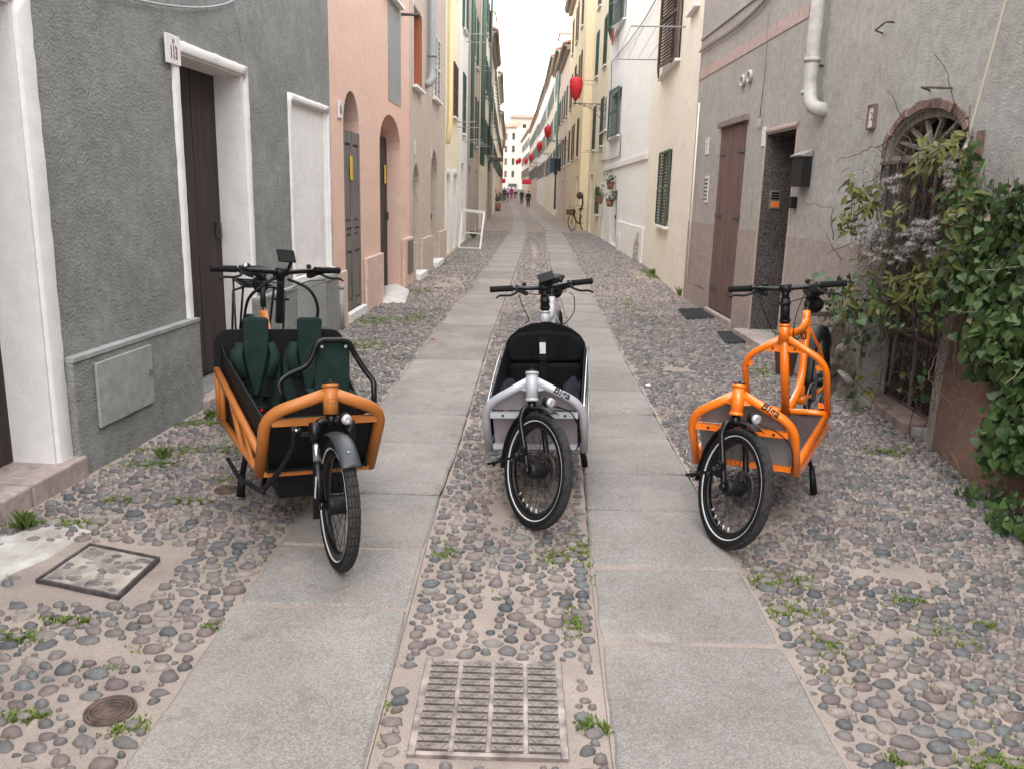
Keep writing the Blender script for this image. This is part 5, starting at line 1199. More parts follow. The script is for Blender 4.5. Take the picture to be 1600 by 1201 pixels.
# ------------------------------------------------------------------ cargo bikes
AXD = Vector((0, math.sin(R_(18)), math.cos(R_(18))))
def steer_mat(A, ang, ax=AXD): return Matrix.Translation(A) @ Matrix.Rotation(ang, 4, ax) @ Matrix.Translation(-A)
def ident(o, m): o.matrix_local = m; return o
def wheel(parent, name, c, R, w, mtx, motor=.045, spokes=28, disc=-1, tread='diamond', stripe=True, rimw=.016):
    c = Vector(c); ri = R-.058
    hub = MB(); hub.ring([(-.05, .012), (-.042, motor), (-.03, motor+.004), (.03, motor+.004), (.042, motor), (.05, .012)], c, 24)
    hub.tube([c+Vector((-.062, 0, 0)), c+Vector((.062, 0, 0))], .008, 8)
    wo_ = hub.build(name, 'blackm', parent); ident(wo_, mtx)
    tm = MB(); n = 16; prof = []
    for k in range(n):
        a = 2*math.pi*k/n; prof.append((w*math.cos(a)*(1 if math.sin(a) > -.3 else .9), R-w+w*math.sin(a)))
    tm.ring(prof, c, 84); tm.build('tyre', 'rubber', wo_)
    tr = MB(); na = 252; m_ = 13; vs = []
    for i in range(na):
        a = 2*math.pi*i/na
        for j in range(m_):
            t = -1+2*j/(m_-1); th = math.pi/2-t*1.12; e = .0016
            if tread == 'diamond':
                u = (i/na*42+t*1.6) % 1; v = (i/na*42-t*1.6) % 1
                if u < .2 or v < .2: e = -.0006
            else:
                if (i % 6) < 1 or j in (3, 6, 9): e = -.001
            rr = w+e; vs.append((c.x+rr*math.cos(th), c.y+(R-w+rr*math.sin(th))*math.cos(a), c.z+(R-w+rr*math.sin(th))*math.sin(a)))
    tr.add(vs, [(i*m_+j, i*m_+j+1, ((i+1) % na)*m_+j+1, ((i+1) % na)*m_+j) for i in range(na) for j in range(m_-1)], False); tr.build('tread', 'tread', wo_, False)
    rm = MB(); rm.ring([(-rimw, ri+.012), (-rimw, ri-.006), (-rimw*.6, ri-.016), (rimw*.6, ri-.016), (rimw, ri-.006), (rimw, ri+.012)], c, 60); rm.build('rim', 'black', wo_)
    if stripe:
        s_ = MB()
        for sg in (-1, 1): s_.ring([(sg*w*.70, R-w-w*.78), (sg*w*.88, R-w-w*.55), (sg*(w*.88+.0012), R-w-w*.55), (sg*(w*.70+.0015), R-w-w*.80)], c, 72)
        s_.build('reflective_stripe', 'reflex', wo_)
    sm = MB(); sm.tube([(.03, 0, motor), (.0, 0, ri-.014)], .0012, 4, False); sme = sm.mesh('spoke', M['blackm'])
    sm2 = MB(); sm2.tube([(0, 0, ri-.036), (0, 0, ri-.013)], .0035, 5); sm2e = sm2.mesh('spoke_reflector', M['reflex'])
    for k in range(spokes):
        o = link('spoke', sme, wo_); a = 2*math.pi*k/spokes; tw = .55 if (k//2) % 2 else -.55
        q = Matrix.Translation(c) @ Matrix.Rotation(a, 4, 'X')
        # tangential lacing: start rotated on the flange
        p0 = Vector((.03 if k % 2 else -.03, motor*math.sin(tw), motor*math.cos(tw))); p1 = Vector((0, 0, ri-.014)); d = (p1-p0)
        bz = d.normalized(); base = Matrix.Translation(p0) @ bz.to_track_quat('Z', 'Y').to_matrix().to_4x4()
        Lm = (Vector((0, 0, ri-.014))-Vector((.03, 0, motor))); fix = Lm.normalized().to_track_quat('Z', 'Y').to_matrix().to_4x4().inverted() @ Matrix.Translation(-Vector((.03, 0, motor)))
        o.matrix_local = q @ base @ Matrix.Diagonal((1, 1, d.length/Lm.length, 1)) @ fix
        if name == 'front_wheel' and 3 <= k < 8 and tread == 'diamond':
            r_ = link('spoke_reflector', sm2e, wo_); r_.matrix_local = Matrix.Translation(c) @ Matrix.Rotation(-math.pi+(k-4.5)*.2244+.05, 4, 'X')
    if disc:
        dm = MB(); x = disc*.045
        dm.ring([(x-.001, .055), (x+.001, .055), (x+.001, .082), (x-.001, .082)], c, 40)
        for k in range(6): a = k*math.pi/3; dm.bar(c+Vector((x, .02*math.cos(a), .02*math.sin(a))), c+Vector((x, .062*math.cos(a+.3), .062*math.sin(a+.3))), .008, .002, (1, 0, 0))
        dm.build('brake_disc', 'iron', wo_)
    return wo_
def fender(parent, c, R, w, a0, a1, mat, mtx, wide=False):
    c = Vector(c); n = 26; pts = []; vs = []; k_ = 7
    for i in range(n+1):
        a = R_(a0+(a1-a0)*i/n)
        for j in range(k_):
            t = -1+2*j/(k_-1); rr = R-(t*t)*(.012 if wide else .008)
            vs.append((c.x+w*t, c.y-rr*math.cos(a), c.z+rr*math.sin(a)))
        for j in range(k_-1, -1, -1):
            t = -1+2*j/(k_-1); rr = R-.003-(t*t)*(.012 if wide else .008)
            vs.append((c.x+w*t, c.y-rr*math.cos(a), c.z+rr*math.sin(a)))
    m2 = 2*k_; mb = MB(); mb.add(vs, [(i*m2+j, i*m2+(j+1) % m2, (i+1)*m2+(j+1) % m2, (i+1)*m2+j) for i in range(n) for j in range(m2)]+[tuple(range(m2)), tuple(n*m2+j for j in range(m2))], True)
    return ident(mb.build('mudguard', mat, parent), mtx)
def handlebar(root, H, bw, sweep, mtx, tilt, rise=.0, display='phone', seed=0, glen=.125):
    T = mtx; pts = []
    X = lambda s, a, b, c=0: Vector((s*a, H.y+b, H.z+s*tilt*a+c))
    L = [X(-1, bw, sweep, rise), X(-1, bw-.13, sweep*.55, rise), X(-1, bw*.35, 0, rise*.7), X(-1, .045, -.005, 0), X(1, .045, -.005, 0), X(1, bw*.35, 0, rise*.7), X(1, bw-.13, sweep*.55, rise), X(1, bw, sweep, rise)]
    hb = ident(MB().tube(fillet(L, .05, 4), .0125, 12).build('handlebar', 'black', root), T)
    for s in (-1, 1):
        g0, g1 = X(s, bw, sweep, rise), X(s, bw-.13, sweep*.55, rise)
        g = MB(); d = (g1-g0); g.tube([g0+d*t for t in (0, .02, .06, .5, .93, .97)], [.014, .0185, .0172, .0165, .0175, .0195], 14); g.build('grip', 'grip', hb)
        c0 = g1+d*.10
        lv = MB(); lv.tube([c0+Vector((0, -.0, 0)), c0+Vector((s*-.012, 0, 0))], .02, 10)
        lv.tube(spline([c0+Vector((0, -.012, -.008)), c0+Vector((s*.01, -.045, -.022)), c0+Vector((s*.05, -.055, -.035)), c0+Vector((s*.10, -.050, -.036)), c0+Vector((s*.125, -.058, -.048))], 4), [.009]*4+[.0065]*10+[.005]*3, 7)
        lv.bar(c0+Vector((-s*.005, -.018, -.012)), c0+Vector((-s*.045, -.030, -.020)), .018, .018); lv.build('brake_lever', 'plastic', hb)
        sh = MB(); sh.bar(c0+Vector((-s*.03, -.01, -.02)), c0+Vector((-s*.065, -.015, -.03)), .03, .022); sh.sphere(c0+Vector((-s*.05, .01, .018)), .014, 8, 5); sh.build('shifter', 'blackm', hb)
    c = MB(); c.tube([H+Vector((-.03, 0, 0)), H+Vector((.03, 0, 0))], .022, 12); c.bar(H+Vector((0, 0, -.005)), H+Vector((0, .05, -.03)), .04, .035); 
    for sx in (-.018, .018):
        for sz in (-.014, .014): c.sphere(H+Vector((sx, -.021, sz)), .004, 6, 4)
    c.build('stem_clamp', 'blackm', hb)
    dm = MB()
    if display == 'phone':
        b = H+Vector((-.005, -.02, .03)); dm.tube([H+Vector((0, -.01, .01)), b], .012, 8)
        mt = Matrix.Translation(H+Vector((.005, -.015, .055))) @ Matrix.Rotation(R_(38), 4, 'X') @ Matrix.Rotation(R_(-22), 4, 'Y')
        q = MB(); q.box(-.045, .045, -.03, .035, -.008, .008); q.box(-.025, .03, -.028, .02, -.04, -.008); q.xf(mt); dm.add(q.v, q.f)
    elif display == 'screen':
        mt = Matrix.Translation(H+Vector((.012, -.02, .085))) @ Matrix.Rotation(R_(62), 4, 'X') @ Matrix.Rotation(R_(6), 4, 'Y')
        q = MB(); q.box(-.05, .05, -.033, .033, -.006, .006); q.box(-.042, .042, -.022, .026, -.009, -.006); q.xf(mt); dm.add(q.v, q.f); dm.tube([H+Vector((.035, 0, .01)), H+Vector((.045, -.012, .05)), H+Vector((.035, -.018, .07))], .009, 8)
    if display: dm.build('display', 'plastic', hb, bevel=.003)
    return hb
def cables(root, runs, name='cable', r=.0027, mat='plastic'):
    for p in runs: MB().tube(spline([Vector(q) for q in p], 6), r, 6).build(name, mat, root)
def saddle(root, S, w=.075, l=.25, bag=False):
    m = MB(); n = 12; prof = [(-.5, .12, .0), (-.42, .26, .012), (-.2, .36, .012), (.05, .55, .006), (.28, .95, .01), (.42, 1.0, .016), (.5, .8, .012)]
    vs = []
    for t, f, z in prof:
        for k in range(n):
            a = 2*math.pi*k/n; vs.append((S.x+w*f*math.cos(a), S.y+l*t, S.z+z+(.022 if math.sin(a) > 0 else .03)*math.sin(a)))
    k2 = len(prof); m.add(vs, [(i*n+k, i*n+(k+1) % n, (i+1)*n+(k+1) % n, (i+1)*n+k) for i in range(k2-1) for k in range(n)]+[tuple(range(n)), tuple((k2-1)*n+k for k in range(n))], True)
    s = m.build('saddle', 'plastic', root)
    r = MB(); [r.tube([(S.x+e*.02, S.y-.08, S.z-.02), (S.x+e*.022, S.y-.02, S.z-.045), (S.x+e*.022, S.y+.06, S.z-.045), (S.x+e*.03, S.y+.1, S.z-.015)], .0035, 5) for e in (-1, 1)]; r.build('saddle_rail', 'blackm', s)
    if bag:
        b = MB(); b.sphere((S.x, S.y+.08, S.z-.075), .07, 12, 8, (.85, 1.1, .75)); b.build('saddle_bag', 'fabric_black', root)
def crank(root, B, side_ang=.9):
    m = MB(); m.ring([(-.03, .02), (.03, .02), (.03, .002), (-.03, .002)], B, 16); m.tube([B+Vector((-.07, 0, 0)), B+Vector((.07, 0, 0))], .012, 10)
    c = m.build('crankset', 'blackm', root)
    for s, a in ((1, side_ang), (-1, side_ang+math.pi)):
        d = Vector((0, math.cos(a), math.sin(a)))*.165; e = B+Vector((s*.075, 0, 0))
        q = MB(); q.bar(e, e+d, .02, .016, (1, 0, 0)); q.build('crank_arm', 'blackm', c)
        q = MB(); p = e+d; q.box(p.x+(.01 if s > 0 else -.105), p.x+(.105 if s > 0 else -.01), p.y-.042, p.y+.042, p.z-.009, p.z+.009); q.build('pedal', 'plastic', c, bevel=.003)
    q = MB(); q.ring([(.05, .07), (.054, .07), (.054, .095), (.05, .095)], B, 36); q.build('chainring', 'steel_dull', c)
def rod_ends(mb, p, r=.012): mb.sphere(p, r, 8, 6)

def biga(kind, pose, label, paint, group):
    x, y, yaw, roll, dw, db, tilt = pose; isR = kind == 'R'
    root = thing('cargo_bike', label, 'cargo bike', (x, y, 0), (0, roll, yaw), group)
    A = Vector((0, .118, .682)); A2 = Vector((0, .078, .56)); S = steer_mat(A, dw)
    fr = MB()
    fr.tube([A+AXD*.006, A2], .0285, 18); fr.tube([A+AXD*.006-AXD*.012, A+AXD*.008], .0315, 18); fr.tube([A2+AXD*.012, A2-AXD*.002], .031, 18)
    bow = [(0, .118, .655), (-.238, .172, .515), (-.236, .268, .262)]
    for s in (-1, 1): fr.tube(fillet([(s*-p[0], p[1], p[2]) for p in bow], .085, 8), .0205, 14)
    fr.bar((-.212, .178, .468), (.212, .178, .468), .030, .028); fr.bar((-.215, .262, .285), (.215, .262, .285), .022, .026)
    for s in (-1, 1):
        fr.add([(s*.02, .10, .60), (s*.02, .105, .64), (s*.085, .135, .603), (s*.02, .112, .60), (s*.02, .117, .64), (s*.085, .147, .603)], [(0, 1, 2), (3, 5, 4), (0, 2, 5, 3), (1, 4, 5, 2)])   # gusset
        C, E, F = Vector((s*.236, .268, .262)), Vector((s*.218, 1.179, .345)), Vector((s*.219, 1.04, .655))
        fr.tube([C+Vector((0, -.012, .05)), C+Vector((0, .1, .055)), E], .0195, 12)
        fr.bar(C+Vector((-s*.0, .0, .006)), E+Vector((0, -.02, -.055)), .034, .030)
        fr.tube([E+Vector((0, .006, 0)), F+Vector((0, .04, -.05)), F], .0185, 12) if False else None
        fr.tube(fillet([E, F, (0, 1.012, .79)], .09, 8), .0185, 14)
        fr.bar(F+Vector((-s*.015, .0, -.02)), F+Vector((-s*.05, .0, -.032)), .006, .028); fr.bar((s*.205, 1.15, .40), (s*.170, 1.14, .40), .006, .03)
        # rear: chain stays, seat stays
        fr.tube(fillet([(s*.02, 1.60, .33), (s*.055, 1.78, .335), (s*.07, 2.10, .345)], .1), .011, 8); fr.tube(fillet([(s*.012, 1.63, .76), (s*.055, 1.78, .62), (s*.07, 2.10, .36)], .1), .0095, 8)
        fr.tube(fillet([(0, 1.16, .345), (s*.11, 1.135, .362), (s*.218, 1.165, .352)], .08), .0175, 10)
    fr.tube([(0, 1.008, .80), (0, 1.137, .33)], .024, 16)
    fr.tube([(0, 1.003, .77), (0, 1.012, .855)], .0285, 18); fr.tube([(0, 1.012, .845), (0, 1.013, .858)], .0315, 18)
    fr.bar((-.115, 1.02, .722), (.115, 1.02, .722), .008, .034)
    fr.tube(fillet([(0, 1.13, .335), (0, 1.30, .355), (0, 1.55, .43), (0, 1.628, .80)], .22, 10), .0235, 14)
    fr.tube(fillet([(0, 1.02, .80), (0, 1.42, .765), (0, 1.60, .79), (0, 1.618, .865)], .09, 8), [.026]*2+[.0235]*40 if False else .0225, 14)
    fr.tube([(-.035, 1.56, .335), (.035, 1.56, .335)], .03, 14); fr.tube([(0, 1.55, .42), (0, 1.56, .335)], .022, 10)
    F_ = fr.build('frame', paint, root)
    # bolts and rubber caps
    bt = MB()
    for s in (-1, 1): bt.tube([(s*.15, .160, .468), (s*.15, .158, .468)], .006, 8); bt.tube([(s*.058, 1.012, .722), (s*.058, 1.015, .722)], .006, 8)
    for z in (.60, .66, .72): bt.tube([(0, 1.55+.2*(z-.42), z), (0, 1.58+.2*(z-.42), z)], .005, 8)
    bt.tube([A+AXD*.008, A+AXD*.016], .026, 16); bt.sphere(A+AXD*.018, .008, 8, 5); bt.build('headset_cap', 'plastic', F_)
    # front panels and floor
    pf = lambda u, v, t: (u, .172+(.515-v)*.36+.014+t, v)
    MB().prism([(-.205, .29), (.205, .29), (.205, .45), (-.205, .45)], pf, 0, .006).build('front_panel', 'panel_grey' if isR else 'panel_pale', root)
    MB().prism([(-.205, .486), (.205, .486), (.19, .515), (.03, .625), (-.03, .625), (-.19, .515)], lambda u, v, t: (u, .172+(.515-v)*.34+.016+t, v), 0, .006).build('front_panel', 'panel_grey' if isR else 'panel_pale', root)
    fl = MB(); fl.prism([(-.215, .28), (.215, .28), (.20, 1.15), (-.20, 1.15)], lambda u, v, t: (u, v, .278+(v-.28)*.055+t), 0, .012)
    floor = fl.build('cargo_floor', 'wood_dark' if isR else 'board', root)
    rb = MB()
    for k in range(26): xx = -.195+k*.0156; rb.box(xx, xx+.007, .29, 1.13, .2905, .2925)
    rb.v = [(a, b, c+(b-.28)*.055) for a, b, c in rb.v]; rb.build('floor_ribs', 'wood_dark' if isR else 'board', floor)
    # lettering on the bow tube
    p0, p1 = Vector((.06, .1316, .6197)), Vector((.20, .1634, .5374)); dd_ = (p1-p0).normalized()
    nn = Vector((0, -.80, .60)); nn = (nn-dd_*nn.dot(dd_)).normalized(); up_ = nn.cross(dd_).normalized()
    if up_.z < 0: up_ = -up_
    c0 = p0.lerp(p1, .50)
    def onto(p):
        a = p.y/.0215; return c0+dd_*(p.x*1.0)+(nn*math.cos(a)+up_*math.sin(a))*(.0222+p.z)
    text_obj('lettering', 'Biga', .050, 'black', F_, None, .0006, .12, .0010, onto)
    # hoop badge on the seat tube
    if isR:
        q = MB(); q.box(-.016, .016, 1.556, 1.558, .70, .745); q.build('badge', 'black', F_)
        q = MB(); q.box(-.008, -.002, 1.553, 1.555, .706, .738); q.box(.003, .009, 1.553, 1.555, .706, .738); q.box(-.008, .009, 1.553, 1.555, .72, .725); q.build('emblem', paint, F_)
        q = MB(); q.box(-.02, .02, 1.33, 1.335, .768, .785); q.build('label_plate', 'reflex', F_)
    # fork
    hubc = Vector((0, -.067, .268)); fk = MB()
    fk.tube([A2, A2-AXD*.05], .02, 12)
    cr = A2-AXD*.035
    for s in (-1, 1):
        fk.tube(fillet([cr, cr+Vector((s*.045, -.002, .004)), cr+Vector((s*.062, -.012, -.05)), Vector((s*.058, hubc.y+.02, hubc.z+.05)), hubc+Vector((s*.052, .0, .0))], [.03, .045, .03], 6), .0135, 10)
        fk.tube([hubc+Vector((s*.045, 0, 0)), hubc+Vector((s*.066, 0, 0))], .016, 10)
    fo = ident(fk.build('fork', 'black', root), S)
    cl_ = MB(); cl_.box(-.085, -.06, hubc.y+.02, hubc.y+.06, hubc.z+.03, hubc.z+.10); cl_.sphere((-.085, hubc.y+.04, hubc.z+.075), .012, 8, 5); cl_.build('brake_caliper', 'blackm', fo, bevel=.004)
    wheel(root, 'front_wheel', hubc, .268, .0238, S, .032, 28, 1)
    fender(root, hubc, .296, .026, 78, 196, 'blackm', S)
    # steering rod with ball joint, left of the wheel
    sr = MB(); b0 = Vector((-.115, -.055, .335)); sr.tube([Vector((-.058, -.045, .345)), b0], .007, 8); sr.sphere(b0, .016, 10, 7)
    sr.sphere(b0+Vector((-.03, -.012, -.02)), .010, 8, 6); sr.build('steering_arm', 'blackm', fo)
    wp = S @ b0
    sl = MB(); e = Vector((-.185, .03, .262)); sl.bar(wp, wp.lerp(e, .5), .020, .010); sl.bar(wp.lerp(e, .5), e+Vector((-.02, .02, 0)), .028, .012); sl.tube([e, Vector((-.10, .5, .24)), Vector((-.05, 1.1, .27))], .007, 8)
    sl.build('steering_rod', 'blackm', root)
    # lamp
    hl = MB(); lc = Vector((.045, .015, .575)); hl.sphere(lc, .026, 14, 8, (1, 1.1, 1)); hl.bar(cr+Vector((.0, -.02, .0)), lc, .008, .008); hl.tube([lc+Vector((0, -.005, -.02)), lc+Vector((0, 0, -.05))], .008, 8)
    h_ = ident(hl.build('headlight', 'blackm', root), S)
    ln = MB(); ln.ring([(0, .001), (0, .017), (-.008, .0225), (.004, .0235), (.012, .001)], n=20, axis='z'); ln.xf(Matrix.Translation(lc+Vector((0, -.028, .002))) @ Matrix.Rotation(R_(90), 4, 'X')); ln.build('lens', 'lens', h_)
    # kickstand
    ks = MB(); ks.tube([(.17, .80, .27), (.21, .835, .12)], .011, 8); ks.tube([(.208, .834, .13), (.224, .84, -.006)], [.015, .019], 10); ks.build('kickstand', 'plastic', root)
    ks2 = MB(); ks2.tube([(-.17, .82, .27), (-.20, .95, .20)], .011, 8); ks2.build('kickstand', 'plastic', root) if False else None
    # steerer, bars, saddle
    Hz = 1.05 if isR else .993; H = Vector((0, .985, Hz)); 
    cm = MB(); cm.tube([(0, 1.012, .858), (0, .995, Hz-.05)], .0245, 14); cm.tube([(0, .995, Hz-.06), (0, .99, Hz-.01)], .019, 12); cm.tube([(0, 1.012, .872), (0, 1.010, .885)], .030, 14); cm.tube([(0, .999, Hz-.085), (0, .998, Hz-.07)], .029, 14)
    cm.build('steering_column', 'blackm', root)
    B = steer_mat(H, db, Vector((0, .12, 1)).normalized())
    hb = handlebar(root, H, .30, .06, B, tilt, .006, 'phone' if not isR else None)
    Sd = Vector((0, 1.745, .955))
    saddle(root, Sd, bag=True)
    MB().tube([(0, 1.618, .865), (0, 1.655, .935)], .014, 12).build('seat_post', 'blackm', root); MB().tube([(0, 1.617, .855), (0, 1.62, .882)], .0215, 12).build('seat_clamp', 'black', root)
    crank(root, Vector((0, 1.56, .335)), 1.1 if isR else 2.2)
    wheel(root, 'rear_wheel', (0, 2.10, .345), .345, .025, Matrix.Identity(4), .03, 24, 1, stripe=False)
    fender(root, (0, 2.10, .345), .372, .028, 5, 150, 'blackm', Matrix.Identity(4))
    ch = MB(); ch.bar((.052, 1.56, .425), (.052, 2.10, .385), .006, .008); ch.bar((.052, 1.56, .245), (.052, 2.10, .305), .006, .008); ch.build('chain', 'steel_dull', root)
    Bm = lambda p: B @ Vector(p)
    if isR:
        cables(root, [[Bm((-.14, .985, Hz-.03)), (-.10, .93, Hz-.10), (-.085, .95, .90), (-.055, .985, .82), (-.01, .99, .80)], [Bm((.14, 1.0, Hz-.03)), (.05, .90, Hz-.06), (-.04, .90, Hz-.08), Bm((-.16, .97, Hz-.03))],
            [Bm((.10, .985, Hz-.02)), (.07, .95, .92), (.03, 1.1, .79), (.02, 1.3, .74), (.01, 1.55, .80)], [(.05, .13, .55), (.10, .11, .52), (.17, .13, .49), (.225, .17, .42), (.232, .20, .33), (.22, .24, .29)]])
    else:
        cables(root, [[Bm((.15, .99, Hz-.03)), (.17, .90, Hz-.05), (.165, .88, .86), (.10, .92, .79), (.02, .98, .80)], [Bm((-.15, .97, Hz-.04)), (-.12, .92, .90), (-.09, .95, .82), (-.11, .97, .79)], [Bm((-.13, .98, Hz-.03)), (-.03, .90, Hz-.03), (.05, .90, Hz-.03), Bm((.13, .98, Hz-.02))],
            [(.05, .13, .55), (.10, .11, .525), (.17, .13, .50), (.205, .17, .43), (.222, .20, .36), (.205, .24, .29)], [(.05, .13, .55), (.11, .11, .53), (.18, .13, .49), (.215, .17, .41), (.222, .20, .33), (.20, .23, .28)]])
        # child seat, sides
        bk = lambda u, v, t: (u, .985-(v-.6)*.10+t, v)
        shell = [(-.232, .34), (.232, .34), (.235, .62), (.225, .68), (.20, .72), (.15, .76), (.08, .79), (.0, .80), (-.08, .79), (-.15, .76), (-.20, .72), (-.225, .68), (-.235, .62)]
        st = MB().prism(shell, bk, 0, .02).build('seat_back', 'fabric_black', root, bevel=.008)
        MB().prism([(-.205, .585), (-.17, .572), (.17, .572), (.205, .585), (.212, .65), (.198, .70), (.15, .738), (0, .752), (-.15, .738), (-.198, .70), (-.212, .65)], bk, -.035, .0).build('upper_cushion', 'fabric_black', st, bevel=.016)
        for s in (-1, 1): MB().tube(spline([Vector(bk(s*.085, .585, -.038)), Vector(bk(s*.075, .64, -.040)), Vector(bk(s*.10, .70, -.036))], 5), .0025, 5).build('seam', 'fabric_black', st)
        MB().prism([(-.20, .36), (.20, .36), (.205, .54), (.19, .562), (-.19, .562), (-.205, .54)], bk, -.045, .0).build('lower_cushion', 'fabric_black', st, bevel=.016)
        MB().box(-.19, .19, .68, .96, .34, .40).build('seat_cushion', 'fabric_black', root, bevel=.02)
        MB().prism([(-.03, .40), (.008, .40), (.012, .715), (-.034, .715)], bk, -.052, -.047).build('belt', 'plastic', st, bevel=.001)
        MB().prism([(-.028, .625), (.006, .625), (.006, .69), (-.028, .69)], bk, -.057, -.0535).build('white_label', 'ceramic', st)
        MB().prism([(-.036, .585), (.016, .585), (.016, .612), (-.036, .612)], bk, -.062, -.0535).build('buckle', 'plastic', st, bevel=.003)
        for s in (-1, 1):
            sp = lambda u, v, t: (s*(.222+t+.012*(v-.5)), u, v)
            MB().prism([(.25, .29), (1.0, .345), (.985, .655), (.80, .63), (.24, .50)], sp, 0, .006).build('side_panel', 'fabric_navy', root)
            MB().tube(fillet([(s*.238, .22, .49), (s*.24, .60, .60), (s*.242, .93, .66)], .2), .006, 8).build('side_rail', 'steel', root)
            MB().tube([(s*.244, .93, .66), (s*.246, .95, .38)], .004, 6).build('side_strut', 'steel', root)
        MB().tube(fillet([(.246, .93, .655), (.252, .80, .50), (.25, .55, .31)], .2), .004, 6).build('side_strut', 'steel', root)
        pl = MB(); rs = random.Random(3)   # crumpled rain cover stowed in the box
        for i in range(2):
            sx = -1 if i else 1; vs = []; nx, ny = 14, 9
            for a in range(nx+1):
                for b in range(ny+1):
                    u, v = a/nx, b/ny; p = Vector((sx*(.08+.13*v), .22+.45*u, .435+.06*math.sin(v*3.1)+.08*u*v)); p.z += .03*noise.noise(Vector((u*6, v*6, i*9)))*1.5; p.y += .02*noise.noise(Vector((u*7, v*9, 4))); vs.append(p)
            pl.add(vs, [(a*(ny+1)+b, a*(ny+1)+b+1, (a+1)*(ny+1)+b+1, (a+1)*(ny+1)+b) for a in range(nx) for b in range(ny)], True)
        pl.build('folded_rain_cover', 'fabric_navy', root, False)
    return root
G3 = 'front loading cargo bikes parked across the street'
biga('R', (.976, 3.536, -.51, -.051, .825, .144, .085), 'bright orange cargo bike without box, parked on the right by the ivy', 'frame_orange', G3)
biga('M', (.096, 3.697, -.099, -.051, .655, .343, .075), 'light grey cargo bike with black child seat, standing in the middle of the street', 'frame_grey', G3)

